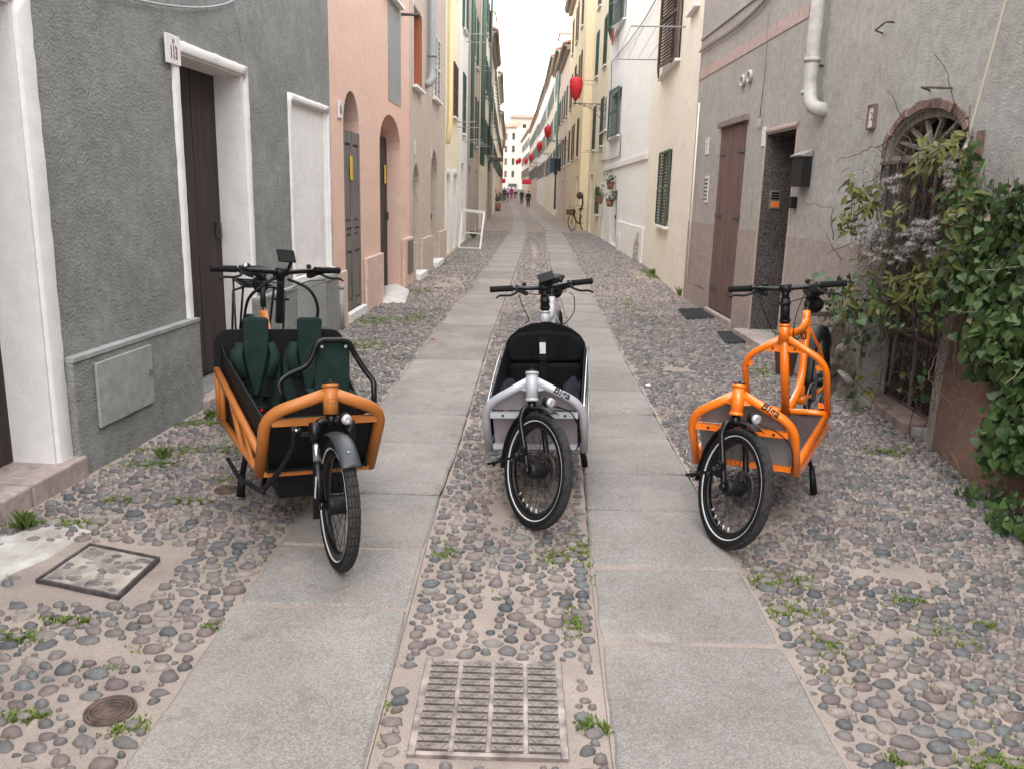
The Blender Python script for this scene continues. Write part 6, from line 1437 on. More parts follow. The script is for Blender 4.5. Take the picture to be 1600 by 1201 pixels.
def family_bike(pose):
    x, y, yaw, roll, dw, db, tilt = pose; P_ = 'frame_ochre'
    root = thing('cargo_bike', 'matt orange cargo bike with two dark green child seats and black boards, on the left', 'cargo bike', (x, y, 0), (0, roll, yaw), G3)
    A = Vector((0, .111, .718)); A2 = Vector((0, .083, .605)); ax = AXD; S = steer_mat(A, dw)
    fr = MB(); fr.tube([A, A2], .031, 18); fr.tube([A-AXD*.008, A+AXD*.002], .034, 18)
    for s in (-1, 1):
        C = Vector((s*.242, .342, .285)); F = Vector((s*.325, 1.19, .575)); E = Vector((s*.312, 1.18, .325))
        fr.tube(fillet([(0, .105, .69), (s*.245, .185, .585), C], .09, 9), .0255, 16)
        U = Vector((s*.243, .30, .375)); fr.tube([U, F], .0175, 12); fr.tube([C+Vector((0, .0, .012)), E], .0175, 12); fr.tube([E, F], .016, 10)
        fr.tube([E.lerp(C, .12), F.lerp(U, .12)], .014, 10); fr.tube([F.lerp(U, .36), E.lerp(C, .62)], .015, 10); fr.tube([F.lerp(U, .60), E.lerp(C, .86)], .013, 10)
    fr.bar((-.22, .185, .552), (.22, .185, .552), .026, .028); fr.bar((-.23, .325, .292), (.23, .325, .292), .026, .028)
    fr.tube(fillet([(0, 1.2, .33), (0, 1.5, .36), (0, 1.72, .50), (0, 1.78, .80)], .2, 8), .024, 12); fr.tube([(0, 1.28, .58), (0, 1.55, .62), (0, 1.76, .78)], .022, 12); fr.tube([(0, 1.275, .33), (0, 1.275, .60)], .026, 14)
    for s in (-1, 1): fr.tube([(s*.02, 1.75, .34), (s*.07, 2.27, .34)], .011, 8); fr.tube([(s*.015, 1.78, .76), (s*.07, 2.27, .36)], .010, 8)
    F_ = fr.build('frame', P_, root)
    q = MB(); q.tube([A+AXD*.002, A+AXD*.014], .026, 16); q.sphere(A+AXD*.016, .010, 8, 5); q.build('headset_cap', 'plastic', F_)
    def ontoh(p):
        a = p.x/.031; c = Vector((0, .095, .655)); rd_ = Vector((math.sin(a), -math.cos(a)*.951, math.cos(a)*.309)); return c+rd_*(.0315+p.z)+AXD*p.y
    def badge(p): return ontoh(p)
    mb = MB(); n = 20; o_ = []
    for k in range(n):
        a = 2*math.pi*k/n; o_.append((.019*max(-1, min(1, 1.25*math.cos(a))), .0095*max(-1, min(1, 1.2*math.sin(a)))))
    vs = [ontoh(Vector((u*f, v*f, .0006))) for f in (1, .88) for u, v in o_]; mb.add(vs, [(k, (k+1) % n, n+(k+1) % n, n+k) for k in range(n)]); mb.build('emblem', 'dry', F_, False)
    # boards
    pf = lambda u, v, t: (u, .185+(.585-v)*.52+.012+t, v)
    MB().prism([(-.225, .30), (.225, .30), (.235, .535), (-.235, .535)], pf, 0, .01).build('front_panel', 'board', root)
    MB().prism([(-.215, .57), (.215, .57), (.20, .60), (.03, .665), (-.03, .665), (-.20, .60)], lambda u, v, t: (u, .205+t, v), 0, .006).build('front_panel', 'board', root)
    for s in (-1, 1):
        sp = lambda u, v, t: (s*(.212+(u-.3)*.088+t), u, v)
        MB().prism([(.30, .30), (1.2, .33), (1.22, .70), (1.15, .66), (.34, .515)], sp, 0, .008).build('side_board', 'board', root)
    MB().prism([(-.22, .30), (.22, .30), (.30, 1.2), (-.30, 1.2)], lambda u, v, t: (u, v, .30+t), 0, .012).build('cargo_floor', 'board', root)
    rr = .075; W = .335; zt = .775; pts = [(-.30, .31), (.30, .31), (W, .52)]
    for k in range(6): a = math.pi/2*k/5; pts.append((W-rr+rr*math.cos(a), zt-rr+rr*math.sin(a)))
    for k in range(6): a = math.pi/2*k/5; pts.append((-W+rr-rr*math.sin(a), zt-rr+rr*math.cos(a)))
    pts.append((-W, .52)); MB().prism(pts, lambda u, v, t: (u, 1.225+t, v), 0, .014).build('back_board', 'board', root, bevel=.003)
    # two child seats
    for cx in (-.138, .134):
        bk = lambda u, v, t: (cx+u, 1.19+(v-.3)*.03+t, v)
        seat = MB().prism([(-.126, .36), (.126, .36), (.132, .60), (.122, .67), (.08, .715), (-.08, .715), (-.122, .67), (-.132, .60)], bk, -.03, .0).build('child_seat', 'fabric_green', root, bevel=.016)
        if cx > 0: pass
        MB().prism([(-.012, .44), (.012, .44), (.05, .60), (.062, .69), (.064, .835), (.055, .848), (-.055, .848), (-.064, .835), (-.062, .69), (-.05, .60)], bk, -.062, -.032).build('headrest', 'fabric_green', seat, bevel=.012)
        for s in (-1, 1):
            a = Vector(bk(s*.078, .715, -.03)); b = Vector(bk(s*.096, .65, -.060)); c = Vector(bk(s*.070, .54, -.070)); 
            MB().tube([a, b, c], [.022, .030, .028], 10, True, .45).build('shoulder_pad', 'fabric_green', seat)
            d_ = Vector(bk(s*.045, .43, -.07)); MB().bar(c, d_, .030, .006, (0, 1, 0)).bar(d_, Vector(bk(s*.02, .38, -.09)), .028, .006, (0, 1, 0)).build('harness_strap', 'fabric_black', seat)
            MB().box(cx+s*.045-.018, cx+s*.045+.018, 1.10, 1.125, .445, .455).build('strap_slider', 'plastic', seat)
            MB().box(cx+s*.018-.007, cx+s*.018+.007, 1.082, 1.09, .372, .388).build('buckle_button', 'red', seat, bevel=.002)
        MB().box(cx-.05, cx+.05, 1.091, 1.11, .35, .40).build('buckle', 'plastic', seat, bevel=.006)
        MB().box(cx-.128, cx+.128, .86, 1.16, .318, .355).build('seat_cushion', 'fabric_green', seat, bevel=.012)
    # front bench backrest on a black tube hoop
    t = MB(); t.tube(fillet([(-.135, .30, .575), (-.172, .33, .682), (-.135, .34, .715), (-.05, .36, .745), (-.02, .36, .79), (.0, .36, .862), (.135, .36, .862), (.165, .36, .80), (.215, .34, .72), (.245, .32, .685), (.232, .26, .585)], .03, 5), .0125, 12)
    hp = t.build('seat_hoop', 'black', root)
    MB().prism([(.0, .62), (.155, .62), (.15, .852), (.008, .852)], lambda u, v, tt: (u, .385+tt, v), 0, .03).build('front_backrest', 'fabric_green', hp, bevel=.006)
    for xx in (.025, .13): q = MB(); q.sphere((xx, .378, .83), .0075, 8, 5); q.build('rivet', 'reflex', hp)
    MB().prism([(-.02, .30), (.18, .30), (.18, .50), (-.02, .50)], lambda u, v, tt: (u, v, .60+tt), 0, .02).build('front_seat', 'fabric_green', root, bevel=.005)
    # battery
    MB().box(-.15, .15, .42, .80, .135, .285).build('battery_box', 'board', root, bevel=.01)
    # suspension fork
    hubc = Vector((0, -.062, .268)); cr = A2-AXD*.03; fk = MB(); fk.tube([A2, A2-AXD*.04], .021, 12)
    for s in (-1, 1):
        top = cr+Vector((s*.072, -.008, -.015)); ft = hubc+Vector((s*.066, .02, .0)); d = (ft-top).normalized()
        fk.tube(fillet([cr, cr+Vector((s*.05, -.004, .008)), top+Vector((0, 0, -.03))], .035), .0165, 12); fk.tube([top+Vector((0, 0, .018)), top+d*.06], .0225, 14)
        fk.tube([top+d*.06, top+d*.155], .0145, 12); fk.tube([top+d*.15, ft], [.0215, .0205], 14); fk.tube([ft+Vector((-s*.01, -.02, 0)), ft+Vector((s*.01, -.02, 0))], .016, 10)
        if s < 0: fk.bar(ft-d*.10+Vector((-.0215, -.004, 0)), ft-d*.0+Vector((-.022, -.004, 0)), .004, .004)
    fo = ident(fk.build('fork', 'black', root), S)
    for s in (-1, 1):
        top = cr+Vector((s*.072, -.008, -.015)); d = (hubc+Vector((s*.066, .02, .0))-top).normalized(); MB().tube([top+d*.062, top+d*.148], .0150, 12).build('stanchion', 'steel', fo)
    MB().bar(hubc+Vector((-.089, .018, .03)), hubc+Vector((-.089, .006, .12)), .012, .003, (1, 0, 0)).build('decal', 'reflex', fo)
    q = MB(); q.sphere(cr+Vector((.045, -.04, .022)), .024, 14, 8, (1, 1.1, 1)); q.bar(cr, cr+Vector((.045, -.03, .02)), .01, .01); h_ = ident(q.build('headlight', 'plastic', root), S)
    ln = MB(); ln.ring([(0, .001), (0, .016), (-.008, .0205), (.004, .0215), (.012, .001)], n=20, axis='z'); ln.xf(Matrix.Translation(cr+Vector((.045, -.066, .023))) @ Matrix.Rotation(R_(90), 4, 'X')); ln.build('lens', 'lens', h_)
    wheel(root, 'front_wheel', hubc, .268, .0252, S, .036, 32, 1, tread='block')
    wh = fender(root, hubc, .293, .040, 48, 118, 'fender', S, True); q = MB(); q.sphere(hubc+Vector((0, -.293*math.cos(R_(62)), .293*math.sin(R_(62)))), .007, 8, 5, (1, 1, .5)); q.build('screw', 'steel', wh)
    fender(root, hubc, .293, .034, 119, 200, 'blackm', S, True)
    q = MB(); q.bar(hubc+Vector((-.03, .275, -.02)), hubc+Vector((-.03, .285, -.14)), .002, .06, (1, 0, 0)) if False else q.box(-.035, .035, hubc.y+.285, hubc.y+.289, .10, .28); ident(q.build('mud_flap', 'plastic', root), S)
    # steering linkage on the left
    q = MB(); q.bar(cr+Vector((-.075, -.01, -.045)), cr+Vector((-.125, -.005, -.045)), .022, .014); q.sphere(cr+Vector((-.13, -.0, -.03)), .012, 8, 6); q.sphere(cr+Vector((-.155, .0, -.03)), .010, 8, 6); q.build('steering_arm', 'blackm', fo)
    q = MB(); q.tube([cr+Vector((-.155, 0, -.03)), cr+Vector((-.12, -.0, -.03))], .006, 8); q.build('ball_joint', 'steel', fo)
    q = MB(); q.tube(fillet([(-.145, .10, .55), (-.135, .15, .46), (-.19, .20, .33), (-.245, .26, .235), (-.20, .5, .20), (-.10, .9, .25)], .04, 4), .012, 10, True); q.tube(fillet([(-.24, .24, .235), (-.30, .55, .20), (-.32, .80, .22)], .05), .010, 8); q.build('steering_rod', 'blackm', root)
    # twin-leg stand
    for s in (-1, 1):
        q = MB(); q.tube([(s*.20, .93, .30), (s*.245, .885, .10)], .015, 10); q.tube([(s*.245, .885, .11), (s*.252, .878, .0)], [.018, .022], 10); q.build('kickstand', 'plastic', root)
    q = MB(); q.tube([(-.20, .90, .26), (.20, .90, .26)], .013, 8); q.build('stand_axle', 'blackm', root)
    # column, bars, display
    H = Vector((0, 1.215, 1.075)); cm = MB(); cm.bar((0, 1.29, .80), (0, 1.235, 1.04), .034, .034, (0, 1, 0)); cm.tube([(0, 1.24, 1.03), (0, 1.225, 1.06)], .020, 12); cm.build('steering_column', 'blackm', root, bevel=.005)
    q = MB(); q.tube([(-.03, 1.255, .93), (.045, 1.25, .93)], .007, 8); q.build('quick_release', 'blackm', root)
    B = steer_mat(H, db, Vector((0, .1, 1)).normalized()); Bm = lambda p: B @ Vector(p)
    hb = handlebar(root, H, .365, .035, B, tilt, .01, 'screen')
    q = MB(); q.sphere(H+Vector((-.20, -.0, .025)), .014, 10, 6); q.build('bell', 'steel', hb); q = MB(); q.bar(H+Vector((.18, -.02, .022)), H+Vector((.26, -.02, .022)), .035, .022); q.build('control_pad', 'plastic', hb, bevel=.005)
    cables(root, [[Bm((-.04, 1.2, 1.05)), (-.12, 1.15, 1.0), (-.17, 1.2, .93), (-.17, 1.35, .80)], [Bm((.03, 1.2, 1.04)), (.12, 1.12, 1.0), (.175, 1.15, .90), (.17, 1.20, .78)]], 'cable_harness', .008)
    cables(root, [[Bm((-.25, 1.2, 1.04)), (-.12, 1.14, 1.03), (.0, 1.13, 1.03)], [Bm((.25, 1.2, 1.04)), (.12, 1.12, 1.04), (.04, 1.14, 1.0)], [(.10, .10, .60), (.09, .05, .63), (.08, .08, .62), (.075, .07, .56)]])
    saddle(root, Vector((0, 1.93, 1.0)), .085, .27); MB().sphere((0, 1.90, .94), .06, 12, 8, (.8, 1.1, .9)).build('saddle_bag', 'fabric_black', root)
    MB().tube([(0, 1.79, .82), (0, 1.85, .97)], .016, 12).build('seat_post', 'blackm', root)
    crank(root, Vector((0, 1.72, .33)), 2.4)
    wheel(root, 'rear_wheel', (0, 2.27, .34), .34, .027, Matrix.Identity(4), .03, 24, 1, stripe=False)
    fender(root, (0, 2.27, .34), .37, .03, -10, 160, 'blackm', Matrix.Identity(4))
    r = MB(); zr = .915
    for s in (-1, 1):
        r.tube(fillet([(s*.085, 1.96, zr), (s*.085, 2.46, zr)], .02), .007, 8); r.tube([(s*.09, 1.97, zr), (s*.085, 2.27, .38)], .007, 8); r.tube([(s*.09, 2.42, zr), (s*.085, 2.28, .38)], .007, 8); r.tube([(s*.15, 1.95, zr-.02), (s*.15, 2.0, .62), (s*.10, 2.2, .40)], .007, 8); r.tube([(s*.15, 1.95, zr-.02), (s*.085, 1.97, zr)], .007, 8)
    for k in range(5): r.tube([(-.085, 1.97+k*.11, zr), (.085, 1.97+k*.11, zr)], .006, 8)
    r.build('luggage_rack', 'black', root)
    return root
family_bike((-.74, 3.197, .45, .041, .007, .319, .012))
# ------------------------------------------------------------------ plants on the right wall
def leaf_mesh(name, mat, kind):
    mb = MB()
    if kind == 'ivy':   # heart / five-lobed leaf about 1 unit long, folded along the midrib
        o = [(0, 0), (.30, -.12), (.52, .10), (.44, .38), (.26, .62), (0, 1.0), (-.26, .62), (-.44, .38), (-.52, .10), (-.30, -.12)]
        vs = [(x, y, .16*abs(x)-.12*y*y) for x, y in o]+[(0, .35, 0)]
        mb.add(vs, [(i, (i+1) % 10, 10) for i in range(10)], True)
    elif kind == 'long':
        o = [(0, 0), (.13, .2), (.19, .5), (.12, .8), (0, 1.05), (-.12, .8), (-.19, .5), (-.13, .2)]
        mb.add([(x, y, .35*abs(x)-.22*y*y) for x, y in o]+[(0, .5, -.05)], [(i, (i+1) % 8, 8) for i in range(8)], True)
    return mb.mesh(name, mat, False)
def put_leaf(name, me, parent, p, n, size, spin, roll_=0):
    o = link(name, me, parent); q = Vector(n).to_track_quat('Z', 'Y'); o.rotation_mode = 'QUATERNION'
    from mathutils import Quaternion
    o.rotation_quaternion = q @ Quaternion((0, 0, 1), spin); o.location = p; o.scale = (size, size, size); return o
def merge_leaves(name, me, mat, parent, items):
    tv = np.array([v.co[:] for v in me.vertices]); tf = [tuple(p.vertices) for p in me.polygons]; V = []; Fs = []
    from mathutils import Quaternion
    for i, (p, n, s, sp) in enumerate(items):
        q = Vector(n).to_track_quat('Z', 'Y') @ Quaternion((0, 0, 1), sp); m = np.array(q.to_matrix())*s
        V.append(tv @ m.T + np.array(p)); o = i*len(tv); Fs += [tuple(k+o for k in f) for f in tf]
    mm = bpy.data.meshes.new(name); mm.from_pydata(np.concatenate(V).tolist(), [], Fs); mm.polygons.foreach_set('use_smooth', [True]*len(mm.polygons)); mm.materials.append(M[mat]); o = link(name, mm, parent); o['kind'] = 'stuff'; return o
def wallpt(px, py, X): 
    d = ray(px, py); t = (X-CPOS.x)/d.x; return CPOS+d*t
def inpoly(x, y, P):
    c = False; j = len(P)-1
    for i in range(len(P)):
        if (P[i][1] > y) != (P[j][1] > y) and x < (P[j][0]-P[i][0])*(y-P[i][1])/(P[j][1]-P[i][1])+P[i][0]: c = not c
        j = i
    return c
rs = random.Random(77)
XW = 2.72
ivy = thing('ivy', 'dense fresh green ivy climbing the wall at the right edge down to the cobbles', 'ivy', (XW, 3.8, 0))
IL = leaf_mesh('leaf', M['ivy'], 'ivy')
def yz(pts, X): return [(wallpt(x, y, X).y, wallpt(x, y, X).z) for x, y in pts]
ivp = yz([(1475, 330), (1500, 292), (1560, 282), (1640, 262), (1800, 250), (1800, 900), (1640, 850), (1560, 838), (1535, 800), (1520, 770), (1540, 730), (1530, 690), (1555, 660), (1540, 600), (1512, 585), (1505, 560), (1518, 520), (1490, 480), (1488, 420), (1490, 370)], 2.48)
ys_ = [p[0] for p in ivp]; zs_ = [p[1] for p in ivp]; items = []
while len(items) < 5600:
    y = rs.uniform(max(min(ys_), 2.3), max(ys_)); z = rs.uniform(max(min(zs_), 0), max(zs_))
    nz = noise.noise(Vector((y*3.1, z*3.1, 2)))
    if not inpoly(y+rs.gauss(0, .03), z+rs.gauss(0, .03), ivp): continue
    if nz < -.2 and rs.random() < .85: continue
    bul = (.40-.26*z if z < .5 else .27 if z < 1.0 else .27-.16*(z-1.0))+.12*nz+.05*noise.noise(Vector((y*9, z*9, 5)))
    d = rs.random()**.6
    items.append(((XW-max(.03, bul*d), y, z), (-1+rs.gauss(0, .35), -.25+rs.gauss(0, .5), .35+rs.gauss(0, .4)), rs.choice((.022, .03, .038, .046, .055, .064))*rs.uniform(.85, 1.1)*(1.1 if nz > 0 else .85), math.pi+rs.gauss(0, .6), d))
items.sort(key=lambda t: -(t[2]/t[0][1])*(1 if t[4] > .75 else .3))
for p, n, s, sp, d in items[:299]: put_leaf('leaf', IL, ivy, Vector(p)-Vector((XW, 3.8, 0)), n, s, sp)
merge_leaves('small_leaves', IL, 'ivy', ivy, [((p[0]-XW, p[1]-3.8, p[2]), n, s, sp) for p, n, s, sp, d in items[299:]])
def strands(name, mat, parent, org, seeds, r, step=.05):
    mb = MB()
    for (p, d, n, wob, grav) in seeds:
        p = Vector(p)-Vector(org); d = Vector(d).normalized(); pts = [p]
        for i in range(n):
            d = (d+Vector((rs.gauss(0, wob)*.4, rs.gauss(0, wob), rs.gauss(0, wob)+grav))).normalized(); pts.append(pts[-1]+d*step)
        mb.tube(pts, [r*(1-.6*i/len(pts)) for i in range(len(pts))], 5, False)
    return mb.build(name, mat, parent, False)
sd = []
for _ in range(70):
    y, z = rs.uniform(2.6, 4.6), rs.uniform(.05, 1.7)
    if inpoly(y, z, ivp) or rs.random() < .15: sd.append(((XW-rs.uniform(.05, .28), y, z), (rs.gauss(0, .2), rs.gauss(0, 1), rs.gauss(.2, 1)), rs.randint(5, 11), .4, -.04))
for x_, y_ in ((1560, 300), (1575, 260), (1545, 275), (1590, 250), (1500, 300)): p = wallpt(x_, y_+60, 2.6); sd.append(((p.x, p.y, p.z), (0, rs.gauss(0, .4), 1), 7, .3, .02))
strands('stem', 'vine', ivy, (XW, 3.8, 0), sd, .0035)
dead = []
while len(dead) < 80:
    y = rs.uniform(max(min(ys_), 2.3), max(ys_)); z = rs.uniform(max(min(zs_), 0), max(zs_))
    if inpoly(y, z, ivp): dead.append(((-rs.uniform(.12, .30), y-3.8, z), (-1+rs.gauss(0, .5), rs.gauss(0, .6), rs.gauss(.2, .6)), rs.uniform(.025, .05), rs.uniform(0, 6.28)))
merge_leaves('dead_leaves', IL, 'vine', ivy, dead)
# shrub of long olive leaves with dry tangle and fluffy seed heads, in front of the arched window
sc_ = wallpt(1400, 560, 2.5)
shr = thing('climbing_shrub', 'scraggy shrub with long olive leaves and brown stems climbing before the arched window', 'shrub', (sc_.x, sc_.y, 0))
SO = (sc_.x, sc_.y, 0)
LL = leaf_mesh('leaf', M['laurel'], 'long')
sd = []; tangle = [(1360, 640, 1400, 260, 26), (1440, 600, 1480, 230, 30), (1330, 560, 1350, 330, 8), (1400, 500, 1440, 250, 26), (1490, 560, 1500, 240, 16)]
for x0, y0, x1, y1, n in tangle:
    for _ in range(n):
        px, py = rs.uniform(x0-35, x1+35), rs.uniform(y1, y0); p = wallpt(px, py, rs.uniform(2.44, 2.68)); sd.append(((p.x, p.y, p.z), (rs.gauss(0, .15), rs.gauss(0, .5), rs.choice((-1, 1, 1))), rs.randint(6, 15), .35, 0))
strands('branch', 'dry', shr, SO, sd, .0042)
fine = []
for _ in range(1300):
    k = rs.random(); px, py = rs.gauss(1415, 42), rs.gauss(430, 95)
    if not (1335 < px < 1520 and 245 < py < 650): continue
    p = wallpt(px, py, rs.uniform(2.42, 2.66)); fine.append(((p.x, p.y, p.z), (rs.gauss(0, .5), rs.gauss(0, 1), rs.gauss(0, 1)), rs.randint(3, 6), .7, 0))
mbt = strands('twigs', 'dry', shr, SO, fine, .0017, .035); mbt['kind'] = 'stuff'
# leaf sprays: rosettes placed where the photograph shows them (pixel, wall distance)
spr = [(1330, 290, 9), (1345, 305, 9), (1362, 318, 8), (1320, 335, 6), (1318, 350, 5), (1372, 300, 7), (1395, 340, 7), (1335, 358, 4), (1445, 245, 10), (1462, 232, 9), (1470, 255, 9), (1440, 262, 8), (1480, 225, 7), (1500, 235, 7), (1420, 440, 10), (1440, 450, 10), (1405, 452, 9), (1460, 430, 7), (1455, 470, 7), (1390, 462, 6), (1430, 415, 6), (1345, 470, 7), (1325, 470, 6), (1465, 505, 6), (1370, 480, 6), (1480, 400, 7), (1490, 350, 7), (1495, 300, 7), (1350, 600, 4), (1385, 400, 4), (1340, 420, 4), (1500, 270, 6), (1512, 310, 6), (1350, 330, 8), (1335, 310, 7), (1412, 470, 7), (1395, 440, 5)]
li = []
for px, py, n in spr:
    X = rs.uniform(2.36, 2.50); c = wallpt(px, py, X)
    dirv = Vector((-.6, rs.gauss(-.2, .5), rs.gauss(.1, .4))).normalized()
    for k in range(int(n*2.0)):
        a = rs.uniform(0, 6.28); out = Vector((rs.gauss(-.2, .4), math.cos(a), math.sin(a)-.25)).normalized()
        nrm = (Vector((-.8, -.35, .65))+Vector((rs.gauss(0, .35), rs.gauss(0, .35), rs.gauss(0, .35)))).normalized()
        out = (out-nrm*out.dot(nrm)).normalized(); s = rs.uniform(.055, .095)
        li.append((c+out*.008+Vector((rs.gauss(0, .02), rs.gauss(0, .045), rs.gauss(0, .038))), nrm, out, s))
from mathutils import Quaternion
def leaf_q(n, out):
    n = Vector(n).normalized(); x = out.cross(n).normalized(); return Matrix((x, out, n)).transposed().to_quaternion()
for i, (p, n, out, s) in enumerate(li[:298]):
    o = link('leaf', LL, shr); o.rotation_mode = 'QUATERNION'; o.rotation_quaternion = leaf_q(n, out); o.location = p-Vector(SO); o.scale = (s, s, s)
rest = li[298:]
if rest:
    tv = np.array([v.co[:] for v in LL.vertices]); tf = [tuple(p.vertices) for p in LL.polygons]; V = []; Fs = []
    for i, (p, n, out, s) in enumerate(rest):
        V.append(tv @ (np.array(leaf_q(n, out).to_matrix())*s).T+np.array(p-Vector(SO))); Fs += [tuple(k+i*len(tv) for k in f) for f in tf]
    mm = bpy.data.meshes.new('small_leaves'); mm.from_pydata(np.concatenate(V).tolist(), [], Fs); mm.materials.append(M['laurel']); link('small_leaves', mm, shr)['kind'] = 'stuff'
# more green ivy-like leaves trailing over the grille
gi = []
for x0, y0, sx, sy, n in [(1380, 470, 40, 30, 60), (1335, 500, 22, 40, 60), (1400, 500, 40, 30, 40), (1480, 440, 30, 60, 130), (1500, 330, 25, 50, 130), (1300, 480, 22, 25, 40), (1330, 620, 20, 20, 14), (1425, 600, 20, 20, 12), (1515, 260, 14, 25, 50), (1310, 445, 20, 18, 20)]:
    for _ in range(n):
        p = wallpt(rs.gauss(x0, sx*.7), rs.gauss(y0, sy*.7), rs.uniform(2.38, 2.62)); 
        if p.z > .05: gi.append(((p.x-SO[0], p.y-SO[1], p.z), (-.8+rs.gauss(0, .4), -.4+rs.gauss(0, .4), .4+rs.gauss(0, .4)), rs.uniform(.03, .055), math.pi+rs.gauss(0, .8)))
merge_leaves('round_leaves', IL, 'ivy', shr, gi)
# fluffy seed heads
fl = thing('clematis', 'grey fluffy seed heads of a faded clematis hanging in the shrub', 'clematis', SO)
mb = MB()
for px, py, sx, sy, n in [(1350, 365, 16, 14, 26), (1375, 360, 14, 14, 22), (1438, 362, 22, 20, 44), (1420, 385, 14, 12, 16), (1340, 385, 10, 8, 8), (1480, 262, 10, 10, 12), (1485, 285, 10, 10, 10), (1395, 290, 14, 20, 14), (1370, 270, 8, 12, 7), (1455, 395, 12, 10, 10), (1400, 400, 20, 10, 10), (1365, 400, 14, 10, 10)]:
    for _ in range(n):
        c = wallpt(rs.gauss(px, sx*.55), rs.gauss(py, sy*.6), rs.uniform(2.36, 2.48))-Vector(SO)
        for k in range(90):
            d = Vector((rs.gauss(0, 1), rs.gauss(0, 1), rs.gauss(0, 1))).normalized(); L_ = rs.uniform(.012, .034); w = d.orthogonal().normalized()*.0015; e = c+d*L_+Vector((rs.gauss(0, .004), rs.gauss(0, .004), 0)); mb.add([c-w, c+w, e], [(0, 1, 2)])
o = mb.build('seed_heads', 'fluff', fl, False); o['kind'] = 'stuff'
# rope from above to the shrub
p0, p1 = wallpt(1580, -30, 2.62), wallpt(1508, 232, 2.52); MBr = MB().tube(spline([p0, p0.lerp(p1, .5)+Vector((0, 0, -.01)), p1, p1+Vector((-.01, .01, -.05))], 6), .008, 6); MBr.sphere(p1, .02, 8, 6)
tag(MBr.build('rope', 'rope', None), 'pale knotted rope hanging diagonally over the arched window', 'rope')
# rubble stones heap, planter and weeds in front of the wall left of the grille
stn = [(1282, 487, .075, 'big flat brown stone on top of the rubble heap by the wall'), (1309, 503, .035, 'small round white stone high in the rubble heap'), (1287, 513, .05, 'grey stone in the middle of the rubble heap'), (1318, 545, .045, 'pinkish upright stone leaning on the rubble heap'), (1296, 566, .06, 'dark stone at the foot of the rubble heap'), (1322, 590, .05, 'brown stone beside the gate kerb')]
for i, (px, py, s, lab) in enumerate(stn):
    p = wallpt(px, py, 2.47+.015*i); v, f = template(9, 3, 200+i); mb = MB()
    q_ = [Vector(t) for t in v]+[Vector((a, b, -c*.8)) for a, b, c in v]
    mb.add([t+t.normalized()*.28*noise.noise(t*1.7+Vector((i*5, 0, 0))) for t in q_], list(f)+[tuple(len(v)+k for k in q) for q in f], True)
    o = tag(mb.build('stone', 'rubble', None), lab, 'stone'); o.location = (p.x, p.y, max(p.z, s*.4)); o.scale = (s*rs.uniform(.8, 1.2), s*rs.uniform(1.0, 1.7), s*rs.uniform(.5, .8)); o.rotation_euler = (rs.uniform(-.6, .6), rs.uniform(-.6, .6), rs.uniform(0, 3))
m = MB(); c0 = wallpt(1298, 560, 2.5); vs = []; fs = []
for i in range(9):
    for j in range(7):
        y = c0.y-.12+i*.10; z = -.03+j*.105*max(.35, 1-abs(i-4)*.13); x = 2.70-(.26-.035*j)*(1-abs(i-4)*.16)+.10*noise.noise(Vector((y*7, z*7, 7))); vs.append((x, y, z))
m.add(vs, [(i*7+j, i*7+j+1, (i+1)*7+j+1, (i+1)*7+j) for i in range(8) for j in range(6)], True)
tag(m.build('rubble_heap', 'rubble_dark', None, False), 'heap of earth and mortar against the wall behind the orange bicycle', 'rubble')
pp = gp(1222, 588); pt = thing('plant_pot', 'brown clay pot with small yellow flowers standing behind the orange frame', 'plant pot', pp+Vector((.05, .1, 0)))
MB().tube([(0, 0, 0), (0, 0, .20), (0, 0, .20), (0, 0, .225)], [.075, .10, .108, .108], 16).build('pot', 'terracotta', pt)
mb = MB(); fb = MB()
for i in range(90):
    a = rs.uniform(0, 6.28); r = rs.uniform(.01, .07); b = Vector((r*math.cos(a), r*math.sin(a), .21)); h = rs.uniform(.05, .24); e = b+Vector((rs.gauss(0, .06)-.02, rs.gauss(0, .05), h)); mb.tube([b, b.lerp(e, .5)+Vector((rs.gauss(0, .01), 0, 0)), e], .0015, 3, False)
    for k in range(3):
        q = b.lerp(e, rs.uniform(.3, 1)); u = Vector((rs.gauss(0, 1), rs.gauss(0, 1), rs.gauss(0, .5))).normalized()*.02; w = u.orthogonal().normalized()*.008; mb.add([q, q+u*.5+w, q+u, q+u*.5-w], [(0, 1, 2, 3)])
    if i % 9 == 0:
        for k in range(6): a2 = k*1.047; u = Vector((math.cos(a2), math.sin(a2), .3))*.013; w = Vector((-math.sin(a2), math.cos(a2), 0))*.006; fb.add([e, e+u*.6+w, e+u, e+u*.6-w], [(0, 1, 2, 3)])
mb.build('foliage', 'grass', pt, False); fb.build('flowers', 'flower', pt, False)
# big-leaved weed above the handlebar
wd = wallpt(1285, 470, 2.45); wt = thing('mallow_weed', 'weed with broad lobed green leaves growing beside the orange bike saddle', 'weed', (wd.x, wd.y, 0)); mb = MB()
BL = leaf_mesh('broad_leaf', M['ivy'], 'ivy')
for px, py, s in [(1270, 432, .10), (1290, 428, .10), (1300, 436, .09), (1312, 470, .08), (1325, 480, .10), (1335, 465, .08), (1318, 455, .07), (1330, 500, .10), (1312, 495, .08), (1345, 478, .08), (1262, 440, .06), (1300, 515, .06), (1345, 500, .08)]:
    p = wallpt(px, py, rs.uniform(2.36, 2.5))-Vector((wd.x, wd.y, 0)); root_ = Vector((.1, rs.uniform(-.1, .1), 0)); mb.tube([root_, root_.lerp(p, .6)+Vector((.03, 0, .05)), p], .003, 5, False)
    put_leaf('broad_leaf', BL, wt, p, (-.4, -.3, .9), s, rs.uniform(0, 6.28))
mb.build('stem', 'vine', wt, False)
